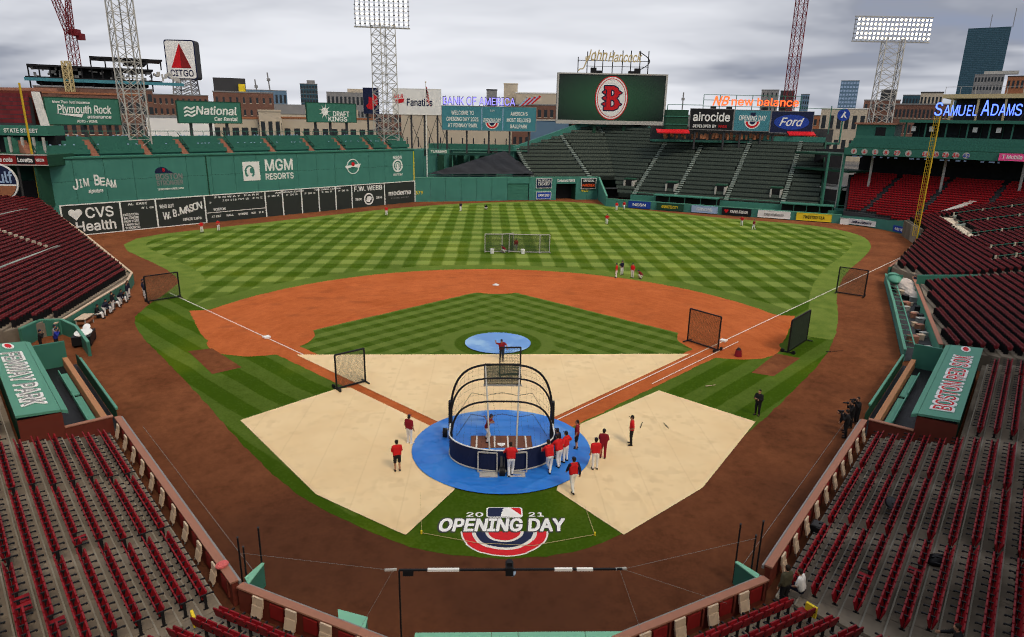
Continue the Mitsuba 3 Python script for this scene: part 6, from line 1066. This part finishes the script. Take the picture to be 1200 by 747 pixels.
def screen(label, p, q, h, mat='m_black', dens=.085, wheel=True, foot=True, w=.012):
    k = lab(num('field_screen'), label, 'screen'); p, q = V(*p), V(*q); d = unit(q - p); n = V(-d[1], d[0]); P = lambda a, z, o=0: V(*(a + n * o), z)
    part(k, 'frame', MB().path([P(p, .15), P(p, h), P(q, h), P(q, .15), P(p, .15)], .10), mat)
    part(k, 'netting', net(MB(), P(p, .2), P(q, .2), P(q, h - .05), P(p, h - .05), dens, w), 'm_net', kind='stuff')
    for a in (p, q):
        if foot: part(k, 'foot', MB().beam(P(a, .12, -.55), P(a, .12, .55), .08), mat)
    if wheel:
        for o in (-.45, .45): part(k, 'wheel', MB().cyl(P(p, .16, o) - V(*d * .05, 0), P(p, .16, o) + V(*d * .05, 0), .16, 14), 'm_black')
screen('black framed net screen standing by the left stand beyond third base', (-34.4, 30.1), (-32.1, 32.2), 2.65)
screen('black framed net screen on the tan tarpaulin by the third base path', (-11.1, 8.1), (-9.4, 9.5), 2.55)
screen('black framed net screen standing beside first base', (18.0, 16.7), (16.2, 19.2), 2.95, dens=.06)
screen('dense dark net screen on the foul grass right of first base', (23.7, 16.4), (26.7, 19.6), 2.8, dens=.045, w=.024)
screen('black framed net screen on the warning track down the right line', (40.2, 35.0), (38.0, 36.8), 3.0)
screen('narrow black net screen shielding the batting practice pitcher', (.05, 10.9), (1.55, 11.0), 2.2, dens=.11, wheel=False)
for i, (x0, x1, y0, y1) in enumerate(((-1.4, 1.0, 58.4, 58.5), (1.0, 2.6, 58.5, 59.4), (2.0, 6.3, 58.5, 58.3), (6.3, 7.7, 58.3, 58.5))): screen(['white framed fielding net leftmost of the group in shallow centre field', 'white framed fielding net set at an angle in shallow centre field', 'wide white framed fielding net in shallow centre field', 'white framed fielding net rightmost of the group in shallow centre field'][i], (x0, y0), (x1, y1), 2.6, 'm_steel', .06, False, True, .016)
for i, (x, y) in enumerate(((-.4, 57.6), (3.9, 57.6))): k = lab(num('ball_bucket'), ['white bucket of balls before the left fielding net', 'white bucket of balls before the wide fielding net'][i], 'bucket'); part(k, 'body', MB().cyl((x, y, .02), (x, y, .62), .25, 16, .29), 'm_white', smooth=40); part(k, 'rim', MB().cyl((x, y, .62), (x, y, .66), .31, 16), 'm_white')
k = lab('ball_bag', 'dark red ball bag standing near first base', 'bag'); part(k, 'body', MB().cyl((19.3, 15.6, .02), (19.3, 15.6, .55), .30, 14, .22), 'm_shirtdark', smooth=40); part(k, 'top', MB().cyl((19.3, 15.6, .55), (19.3, 15.6, .72), .20, 12, .08), 'm_black')
for i, (x, y, a) in enumerate(((8.5, 2.3, 1.2), (10.2, 2.2, 1.7), (14.6, 9.0, .3), (27.0, 16.6, .2))):
    k = lab(num('baseball_bat'), ['thin dark bat lying on the right tan tarpaulin nearest the man in the red vest', 'thin dark bat lying far right on the right tan tarpaulin', 'pale rake head lying on the right foul grass', 'thin dark handle lying behind the dense dark screen'][i], 'bat' if i < 2 else 'tool'); d = V(math.cos(a), math.sin(a), 0); p = V(x, y, .09)
    part(k, 'barrel', MB().cyl(p, p + d * .45, .034, 8, .03), 'm_black' if i != 2 else 'm_tan'); part(k, 'handle', MB().cyl(p + d * .45, p + d * (.85 if i != 3 else 1.6), .016, 8), 'm_black' if i != 2 else 'm_tan')
k = lab('equipment_cart', 'dark equipment cart under white covers beside the left camera well', 'cart'); c = V(-33.3, 17.6, 0)
part(k, 'body', MB().box(c + V(0, 0, .55), (1.3, 2.3, .7), .35), 'm_black'); part(k, 'cover', (lambda m: (m.vertices * V(.62, 1.1, .13) @ R2(.35).T + c + V(0, 0, .95), m.faces))(trimesh.creation.icosphere(3)), 'm_white', smooth=True); part(k, 'cover', (lambda m: (m.vertices * V(.28, .95, .12) @ R2(.5).T + c + V(-.45, 1.3, 1.0), m.faces))(trimesh.creation.icosphere(3)), 'm_white', smooth=True)
for sx, sy in ((-.5, -.8), (.5, -.8), (-.5, .8), (.5, .8)): q = c + R2(.35) @ V(sx, sy, 0); part(k, 'wheel', MB().cyl(q + V(-.08, 0, .2), q + V(.08, 0, .2), .2, 12), 'm_black')
k = lab('folding_table', 'tan topped folding table by the left stand wall', 'table'); c = V(-36.1, 22.6, 0); part(k, 'top', MB().box(c + V(0, 0, .76), (.9, 1.9, .06), .15), 'm_tan')
for sx, sy in ((-.35, -.8), (.35, -.8), (-.35, .8), (.35, .8)): part(k, 'leg', MB().box(c + R2(.15) @ V(sx, sy, .365), (.07, .07, .73)), 'm_steel')
part(k, 'shelf', MB().box(c + V(0, 0, .40), (.8, 1.6, .2), .15), 'm_rust')

# ---------------------------------------------------------------- people
UNIT = trimesh.creation.icosphere(1).vertices
def limb(*js):      # hull chain over (point, radius) joints
    out = []
    for (p, r), (q, s) in zip(js, js[1:]): out.append(m3.Manifold.hull_points(np.vstack([UNIT * r + np.asarray(p, float), UNIT * s + np.asarray(q, float)])))
    return out
def blob(*pr): return m3.Manifold.hull_points(np.vstack([UNIT * r + np.asarray(p, float) for p, r in pr]))
def union(ms):
    m = m3.Manifold.batch_boolean(ms, m3.OpType.Add).to_mesh(); return trimesh.Trimesh(m.vert_properties[:, :3], m.tri_verts, process=True)
def body(pose, long_sleeve=False, shorts=False):
    z0 = pose.get('hip', .95); ln = math.radians(pose.get('lean', 0)); tw = math.radians(pose.get('twist', 0)); hip = V(0, pose.get('hipy', 0), z0)
    def up_(p):         # upper body: given standing coordinates, twisted and leaned about the hips
        q = R2(tw) @ (np.asarray(p, float) - V(0, 0, .95)); return hip + V(q[0], q[1] * math.cos(ln) + q[2] * math.sin(ln), -q[1] * math.sin(ln) + q[2] * math.cos(ln))
    sh = {s: up_((s * .185, 0, 1.42)) for s in (-1, 1)}; A = pose['arms']; L_ = pose['legs']
    el = {s: up_(A[i][0]) for i, s in enumerate((-1, 1))}; wr = {s: up_(A[i][1]) for i, s in enumerate((-1, 1))}
    nk, hd = up_((0, .0, 1.50)), up_((0, .035, 1.655)); nod = math.radians(pose.get('nod', 0)); look = R2(tw) @ V(0, math.cos(nod), -math.sin(nod)); side = np.cross(look, (0, 0, 1)); side /= np.linalg.norm(side); upv = np.cross(side, look)
    P = []
    P.append(blob((up_((-.10, 0, .98)), .115), (up_((.10, 0, .98)), .115), (up_((-.11, .01, 1.12)), .10), (up_((.11, .01, 1.12)), .10)))
    P.append(blob((up_((-.11, .01, 1.10)), .10), (up_((.11, .01, 1.10)), .10), (up_((-.13, .0, 1.36)), .105), (up_((.13, .0, 1.36)), .105)))
    P += limb((sh[-1], .07), (nk - upv * .02, .06), (sh[1], .07)) + limb((nk - upv * .06, .062), (hd - upv * .06, .056))
    P.append(blob((hd + upv * .035 - look * .012, .088), (hd - upv * .05 + look * .022, .062), (hd - upv * .085 + look * .045, .034), (hd + look * .03, .074)))
    P.append(blob((hd + look * .10 - upv * .005, .011), (hd + look * .085 + upv * .02, .009), (hd + look * .088 - upv * .02, .014)))
    for s in (-1, 1): P.append(blob((hd + side * s * .088 - upv * .01, .016), (hd + side * s * .092 + upv * .02 - look * .01, .014)))
    clothS, clothT, shoes = [], [], []
    clothS.append(blob((up_((-.105, 0, 1.0)), .128), (up_((.105, 0, 1.0)), .128), (up_((-.12, .01, 1.16)), .115), (up_((.12, .01, 1.16)), .115)))
    clothS.append(blob((up_((-.12, .01, 1.12)), .115), (up_((.12, .01, 1.12)), .115), (up_((-.14, 0, 1.36)), .118), (up_((.14, 0, 1.36)), .118))); clothS += limb((sh[-1], .082), (nk - upv * .035, .075), (sh[1], .082))
    clothT.append(blob((up_((-.095, 0, .99)), .122), (up_((.095, 0, .99)), .122), (hip + V(-.09, 0, -.06), .115), (hip + V(.09, 0, -.06), .115)))
    for i, s in enumerate((-1, 1)):
        P += limb((sh[s], .066), (el[s], .048), (wr[s], .034))
        fa = wr[s] - el[s]; fa = fa / np.linalg.norm(fa); hx = np.cross(fa, look); hx = hx / (np.linalg.norm(hx) + 1e-9) * s; hn = np.cross(hx, fa)
        pc = wr[s] + fa * .055; P.append(blob((wr[s], .03), (pc + hx * .026, .017), (pc - hx * .026, .017), (wr[s] + fa * .085 + hx * .03, .013), (wr[s] + fa * .085 - hx * .03, .013)))
        for j in range(4):
            b = wr[s] + fa * .088 + hx * (.030 - .020 * j); l = (.034, .041, .038, .028)[j]; P += limb((b, .0095), (b + fa * l + hn * .008, .009), (b + fa * l * 1.7 + hn * .03, .008))
        b = wr[s] + fa * .03 + hx * .03; P += limb((b, .012), (b + fa * .03 + hx * .026 + hn * .01, .010), (b + fa * .062 + hx * .03 + hn * .02, .009))
        clothS += limb((sh[s], .085), (sh[s] + (el[s] - sh[s]) * (1 if long_sleeve else .82), .066 if not long_sleeve else .062)) + (limb((el[s], .062), (wr[s] - fa * .01, .044)) if long_sleeve else [])
        hj = hip + V(s * .095, 0, -.03); kn, an = V(*L_[i][0]), V(*L_[i][1]); to = V(*L_[i][2]) if len(L_[i]) > 2 else an + V(s * .02, .15, -.05)
        P += limb((hj, .09), (kn, .058), (kn + (an - kn) * .32, .056), (an, .042)) + [blob((an, .042), (V(an[0], an[1] - .03, an[2] - .045), .038), (to, .032))]
        if shorts: clothT += limb((hj, .112), (kn + (hj - kn) * .08, .088))
        else: clothT += limb((hj, .112), (kn, .078), (kn + (an - kn) * .35, .072), (an + (kn - an) * .06, .058))
        shoes.append(blob((an - V(0, .04, .04), .048), (an - V(0, 0, .02), .05), (to + V(0, 0, 0), .042)))
    cap = [blob((hd + upv * .050 - look * .012, .098), (hd + upv * .075 - look * .01, .085))]; br = []
    for a in np.linspace(-.9, .9, 5): br.append((hd + upv * .052 + look * (.085 + .085 * math.cos(a)) + side * .075 * math.sin(a), .007))
    cap.append(blob(*br))
    hair = [blob((hd + upv * .05 - look * .025, .095), (hd - upv * .02 - look * .045, .075)), ]
    eyes = MB()
    for s in (-1, 1): eyes.box(hd + look * .098 + side * s * .033 + upv * .012, (.016, .016, .010))
    eyes.box(hd + look * .097 - upv * .048, (.04, .014, .008))
    return dict(body=union(P), shirt=union(clothS), trousers=union(clothT), shoes=[union([q]) for q in shoes], cap=union(cap), hair=union(hair), eyes=eyes)
st_legs = lambda w=.11, f=0.0: [[(-w * .95, .02 + f, .50), (-w, -.01 + f, .08)], [(w * .95, .02 - f, .50), (w, -.01 - f, .08)]]
POSES = {
    'stand': dict(arms=[[(-.25, -.02, 1.14), (-.26, .07, .90)], [(.25, -.02, 1.14), (.26, .07, .90)]], legs=st_legs()),
    'hips': dict(arms=[[(-.40, -.08, 1.18), (-.20, .07, 1.02)], [(.40, -.08, 1.18), (.20, .07, 1.02)]], legs=st_legs(.15)),
    'fold': dict(arms=[[(-.26, .06, 1.14), (.02, .22, 1.20)], [(.26, .06, 1.14), (-.02, .22, 1.16)]], legs=st_legs(.12), nod=6),
    'lean': dict(lean=14, arms=[[(-.34, .22, 1.22), (-.24, .46, 1.30)], [(.34, .22, 1.22), (.24, .46, 1.30)]], legs=[[(-.10, .05, .50), (-.12, -.14, .08)], [(.12, .10, .50), (.06, .02, .08)]], nod=10),
    'cross': dict(lean=16, hipy=-.08, arms=[[(-.32, .24, 1.20), (-.22, .46, 1.26)], [(.30, .26, 1.20), (.20, .48, 1.26)]], legs=[[(-.06, .06, .50), (.10, .02, .08)], [(.10, -.04, .50), (-.04, -.22, .08)]], nod=12),
    'walk': dict(arms=[[(-.25, .10, 1.16), (-.22, .28, .98)], [(.26, -.12, 1.16), (.27, -.10, .90)]], legs=[[(-.09, -.04, .50), (-.10, -.28, .12)], [(.09, .18, .51), (.10, .22, .08)]]),
    'throw': dict(lean=14, twist=30, hip=.90, arms=[[(-.32, .22, 1.34), (-.30, .44, 1.20)], [(.40, -.14, 1.46), (.46, -.04, 1.72)]], legs=[[(-.14, .24, .50), (-.16, .34, .08)], [(.12, -.16, .44), (.16, -.44, .10)]]),
    'bat': dict(lean=20, hip=.86, arms=[[(-.16, .28, 1.30), (.10, .22, 1.36)], [(.34, .06, 1.32), (.16, .16, 1.42)]], legs=[[(-.24, .14, .46), (-.28, .02, .08)], [(.24, .14, .46), (.30, .0, .08)]], twist=-20, nod=5),
    'crouch': dict(lean=42, hip=.46, hipy=-.16, arms=[[(-.26, .16, 1.18), (-.14, .40, 1.06)], [(.26, .16, 1.18), (.14, .40, 1.06)]], legs=[[(-.20, .22, .46), (-.14, -.06, .08)], [(.20, .22, .46), (.14, -.06, .08)]], nod=-10),
    'sit': dict(lean=12, hip=.52, hipy=-.15, arms=[[(-.26, .12, 1.16), (-.14, .34, 1.04)], [(.26, .12, 1.16), (.14, .34, 1.04)]], legs=[[(-.15, .30, .50), (-.16, .34, .08)], [(.15, .30, .50), (.16, .40, .08)]], nod=8),
    'bend': dict(lean=58, hip=.88, hipy=-.14, arms=[[(-.20, .24, 1.28), (-.10, .46, 1.22)], [(.20, .24, 1.28), (.10, .46, 1.22)]], legs=st_legs(.14)),
    'camera': dict(lean=6, arms=[[(-.28, .16, 1.22), (-.08, .24, 1.50)], [(.28, .16, 1.22), (.08, .24, 1.50)]], legs=st_legs(.13)),
}
CACHE = {}
def person(label, x, y, yaw, pose, shirt='m_shirtred', pants='m_pants', cap='m_navy', z=0.0, long_sleeve=False, shorts=False, skin='m_skin', hat=True, group=None, s=1.0, shoe='m_black'):
    key = lab(num('person'), label, 'person', group); c = (pose, long_sleeve, shorts)
    if c not in CACHE:
        b = body(POSES[pose], long_sleeve, shorts); CACHE[c] = {k_: (mikit.ply(v, 'm_skin', smooth=50) if not isinstance(v, list) else [mikit.ply(w_, 'm_skin', smooth=50) for w_ in v]) if not isinstance(v, MB) else mikit.ply(v.pair(), 'm_black') for k_, v in b.items()}
    M_ = T().translate([x, y, z]).rotate([0, 0, 1], math.degrees(yaw)).scale(s)
    def add(nm, d, m): scene[num(key + '__' + nm)] = {**d, 'bsdf': {'type': 'ref', 'id': m}, 'to_world': M_}
    C = CACHE[c]; add('body', C['body'], skin); add('shirt', C['shirt'], shirt); add('shorts' if shorts else 'trousers', C['trousers'], pants); add('eyes', C['eyes'], 'm_black')
    for q in C['shoes']: add('shoe', q, shoe)
    add('cap' if hat else 'hair', C['cap'] if hat else C['hair'], cap if hat else 'm_hair')
    if hat: add('hair', C['hair'], 'm_hair')
    return key
PI = math.pi
TZ = .05
person('person in a dark red shirt and black shorts standing left of the blue tarpaulin', -5.52, -2.9, 0.3, 'fold', 'm_shirtred', 'm_cloth_black', z=TZ, shorts=True, hat=False)
person('person in dark red and white trousers at the left edge of the blue tarpaulin', -5.25, .2, -.5, 'stand', 'm_shirtdark', 'm_pants', z=TZ, shoe='m_white')
person('person in a red jersey leaning on the back of the batting cage, seen from behind', .44, -3.42, 0.1, 'lean', z=.08, hat=False, s=1.03)
person('person in a red jersey standing cross legged at the right rear of the cage', 2.45, -3.05, .35, 'cross', z=.08, s=1.03)
person('second person in red leaning on the right rear of the cage', 3.05, -2.45, .55, 'lean', z=.08, s=1.03)
person('person in a red jersey at the right side of the cage, turned towards it', 3.45, -1.95, .9, 'hips', z=.08, s=1.02)
person('person in a navy jacket half hidden beside the cage among the red jerseys', 3.02, -1.55, .9, 'stand', 'm_shirtnavy', 'm_cloth_black', z=.08, long_sleeve=True)
person('person in dark red shirt and black shorts at the right edge of the blue tarpaulin', 4.25, -.45, 1.3, 'stand', 'm_shirtdark', 'm_cloth_black', z=.08, shorts=True, hat=False)
person('person in red with navy sleeves walking at the lower right of the blue tarpaulin', 3.5, -5.02, .3, 'walk', 'm_shirtred', z=.08, s=1.07, long_sleeve=False)
kk = 'person_008'; scene[kk + '__sleeves'] = {**mikit.ply(union(limb((V(-.19, 0, 1.42), .09), (V(-.25, .10, 1.16), .075), (V(-.225, .27, 1.0), .052)) + limb((V(.19, 0, 1.42), .09), (V(.26, -.12, 1.16), .075), (V(.27, -.10, .92), .052))), 'm_shirtnavy', smooth=50), 'to_world': scene[kk + '__body']['to_world']}
person('person in a red jersey and white trousers on the right tan tarpaulin, facing away', 4.96, -2.71, .1, 'stand', z=TZ, s=1.03)
person('person all in dark red just beyond the red jersey on the right tan tarpaulin', 5.58, -1.48, -.3, 'fold', 'm_shirtdark', 'm_shirtdark', z=TZ, s=.98)
person('person in a bright red vest and black trousers alone on the right tan tarpaulin', 7.48, .15, 1.4, 'hips', 'm_shirtred', 'm_cloth_black', z=TZ, s=1.02, cap='m_black')
person('person dressed all in black standing on the right foul grass', 16.48, 4.31, 2.3, 'fold', 'm_cloth_black', 'm_cloth_black', z=.0, long_sleeve=True, hat=False)
b_ = person('batter in a dark red jersey crouching over the plate inside the cage', -.85, .55, -1.45, 'bat', 'm_shirtdark', 'm_pants', z=.08)
k = lab('batter_bat', 'wooden bat held up by the batter in the cage', 'bat'); part(k, 'handle', MB().cyl((-.72, .42, 1.22), (-.86, .20, 1.55), .016, 8), 'm_wood'); part(k, 'barrel', MB().cyl((-.86, .20, 1.55), (-1.0, -.02, 1.90), .02, 10, .034), 'm_wood')
person('pitcher in a dark red jersey throwing from behind the narrow screen', .25, 14.3, PI - .2, 'throw', 'm_shirtdark', 'm_shirtnavy', z=TZ)
G4 = 'players gathered behind second base'
for lb, x, y, a, po, sh in (('person in a red jersey nearest the camera in the group right of second base', 14.43, 43.24, 1.2, 'stand', 'm_shirtred'), ('person in navy and red just behind the front red jersey right of second base', 15.4, 44.9, -2.5, 'hips', 'm_shirtnavy'), ('person in a red jersey standing at the right of the group behind second base', 16.4, 43.4, 2.4, 'stand', 'm_shirtred'), ('person crouching low at the right end of the group behind second base', 17.3, 42.9, 1.7, 'crouch', 'm_shirtdark')): person(lb, x, y, a, po, sh, z=.01, group=G4)
for lb, x, y, a, po, sh in (('person in a red jersey with legs apart in deep right centre field', 20.62, 86.98, 2.8, 'hips', 'm_shirtred'), ('left one of two players in red by the bullpen wall corner', 26.0, 106.8, 2.9, 'stand', 'm_shirtred'), ('right one of two players in red by the bullpen wall corner', 27.9, 108.4, -2.7, 'walk', 'm_shirtred'), ('left one of two players in red in deep right field', 45.6, 87.1, 2.2, 'hips', 'm_shirtred'),
    ('right one of two players in dark red in deep right field', 45.96, 82.2, 2.0, 'walk', 'm_shirtdark'), ('person in a red jersey alone before the last scoreboard panel', -20.44, 94.2, -2.9, 'stand', 'm_shirtred'), ('person in a navy top and white trousers before the centre field wall', -6.62, 101.9, 3.0, 'walk', 'm_shirtnavy'), ('person kneeling low on the grass before the centre field wall', -1.5, 105.2, 2.6, 'crouch', 'm_shirtnavy'),
    ('left one of two players in red before the scoreboard', -46.06, 71.9, -2.2, 'hips', 'm_shirtred'), ('right one of two players in red before the scoreboard', -44.2, 73.8, -2.4, 'fold', 'm_shirtred'), ('person in a red jersey standing behind the fielding nets', 3.0, 59.4, PI, 'stand', 'm_shirtred'), ('person crouching beside the angled fielding net', 1.3, 58.0, 2.0, 'crouch', 'm_shirtdark')): person(lb, x, y, a, po, sh, z=.01, s=1.04)
ordn = ['first', 'second', 'third', 'fourth', 'fifth', 'sixth', 'seventh', 'eighth', 'ninth', 'tenth']
for i in range(9): t = i / 8; person(f'{ordn[i]} from the table of the players in dark jackets lined along the left stand wall', -36.05 - 1.05 * t + (i % 2) * .22, 24.6 + 7.4 * t, -1.35 + .3 * math.sin(i * 2.1), ('sit', 'bend', 'sit', 'stand')[i % 4] if i != 8 else 'stand', 'm_shirtnavy' if i % 3 else 'm_cloth_black', 'm_pants', z=.01, long_sleeve=True, cap='m_black', group='players in dark jackets along the left wall')
k = lab('wall_bench', 'dark bench along the left stand wall under the seated players', 'bench'); part(k, 'seat', MB().box((-36.55, 28.0, .42), (.42, 7.6, .06), .13), 'm_darkgrey')
for y in (24.8, 28.0, 31.2): part(k, 'leg', MB().box((-36.55 - (y - 28) * .13, y, .195), (.36, .08, .39), .13), 'm_darkgrey')
for lb, x, y, a in (('player in a navy jacket standing with hands on hips beside the left net screen', -35.3, 31.6, -1.0), ('player in a navy jacket standing just left of the left net screen', -35.9, 32.6, -1.2)): person(lb, x, y, a, 'hips', 'm_shirtnavy', 'm_pants', z=.01, long_sleeve=True)
for i, (s, o, po) in enumerate(((17.0, -.75, 'camera'), (17.8, -.95, 'bend'), (18.7, -.85, 'camera'), (19.6, -.7, 'camera'))):
    p = at(FR, s, o); person(f'{ordn[i]} from the plate of the black clad photographers at the right dugout', p[0], p[1], 1.0 + .2 * i, po, 'm_cloth_black', 'm_cloth_black', z=.01, long_sleeve=True, hat=i % 2 == 0, cap='m_black', group='photographers at the right dugout')
    if po == 'camera':
        k = lab(num('hand_camera'), f'black camera held up by the {ordn[i]} photographer at the right dugout', 'camera'); f = V(-math.sin(1.0 + .2 * i), math.cos(1.0 + .2 * i), 0); c = V(p[0], p[1], 1.62) + f * .34; part(k, 'body', MB().box(c, (.15, .1, .11), 1.0 + .2 * i), 'm_black'); part(k, 'lens', MB().cyl(c, c + f * .28, .045, 10), 'm_black')
person('person in a dark green jacket standing at the corner of the right wall', 10.55, -13.5, .4, 'stand', 'm_khaki', 'm_cloth_black', z=.25, long_sleeve=True, hat=False)
person('person in a white shirt sitting in the front row at the right wall corner', 11.25, -13.15, .8, 'sit', 'm_white', 'm_shirtnavy', z=.27, hat=False)
p = at(FR, -1.8, 6.4); person('person in a black coat bending among the seats at the bottom right', p[0], p[1], 1.2, 'lean', 'm_cloth_black', 'm_cloth_black', z=1.3, long_sleeve=True, hat=False)
for lb, x, y, z, a, m in (('person in a bright blue jacket in the left camera well', -34.4, 15.9, .05, -1.2, 'm_bluecloth'), ('person in dark clothes in the left camera well', -35.3, 15.4, .05, -1.0, 'm_cloth_black'), ('person in grey beside the blue jacket in the left camera well', -35.0, 16.7, .05, -1.3, 'm_grey')): person(lb, x, y, a, 'camera', m, 'm_cloth_black', z=z, long_sleeve=True)
person('person in navy standing at the back of the right camera well', 47.9, 38.6, 1.5, 'stand', 'm_shirtnavy', 'm_cloth_black', z=.05, long_sleeve=True)
# things left on the seats
def bag(label, p, z, size, yaw, mat='m_black', cat='bag', nm='duffel_bag'):
    k = lab(num(nm), label, cat); part(k, 'body', (lambda m: (m.vertices * V(*size) @ R2(yaw).T + V(p[0], p[1], z), m.faces))(trimesh.creation.icosphere(2)), mat, smooth=True); part(k, 'strap', MB().box((p[0], p[1], z + size[2] * .8), (size[0] * 1.2, .05, size[2] * .5), yaw), mat)
bag('black coat thrown across a row in the right field seats', at(FR, 8.2, 3.0), 1.25, (.55, .28, .16), 1.1); bag('black bag on the steps between two rows of the right seats', at(FR, 4.6, 5.2), 1.25, (.5, .32, .2), .3); bag('salmon pink jacket draped over the rail near the left wall corner', at(FL, 1.3, .02), 1.15, (.26, .20, .13), .9, 'm_salmon', 'jacket', 'draped_jacket')
for sd, F, sx in (('left', BL, .4), ('right', BR, .4)):
    p = F['O'] + F['d'] * -.2 + F['n'] * 1.9; k = lab(f'{sd}_yellow_placard', f'small yellow placard standing at the end of a row by the {sd} wall corner', 'sign'); part(k, 'board', MB().box((p[0], p[1], .95), (.1, .42, .45), .6), 'm_yellow'); part(k, 'stick', MB().cyl((p[0], p[1], .3), (p[0], p[1], .75), .02, 6), 'm_grey'); part(k, 'mark', MB().box((p[0] + .06, p[1], .95), (.02, .2, .2), .6), 'm_white')
p = at(FR, 5.4, .55); k = lab('floor_monitor', 'black box on the floor behind the right padded wall', 'box'); part(k, 'body', MB().box((*p, .4), (.6, .45, .3), .87), 'm_black'); part(k, 'screen', MB().box((*p, .56), (.5, .35, .02), .87), 'm_darkgrey')
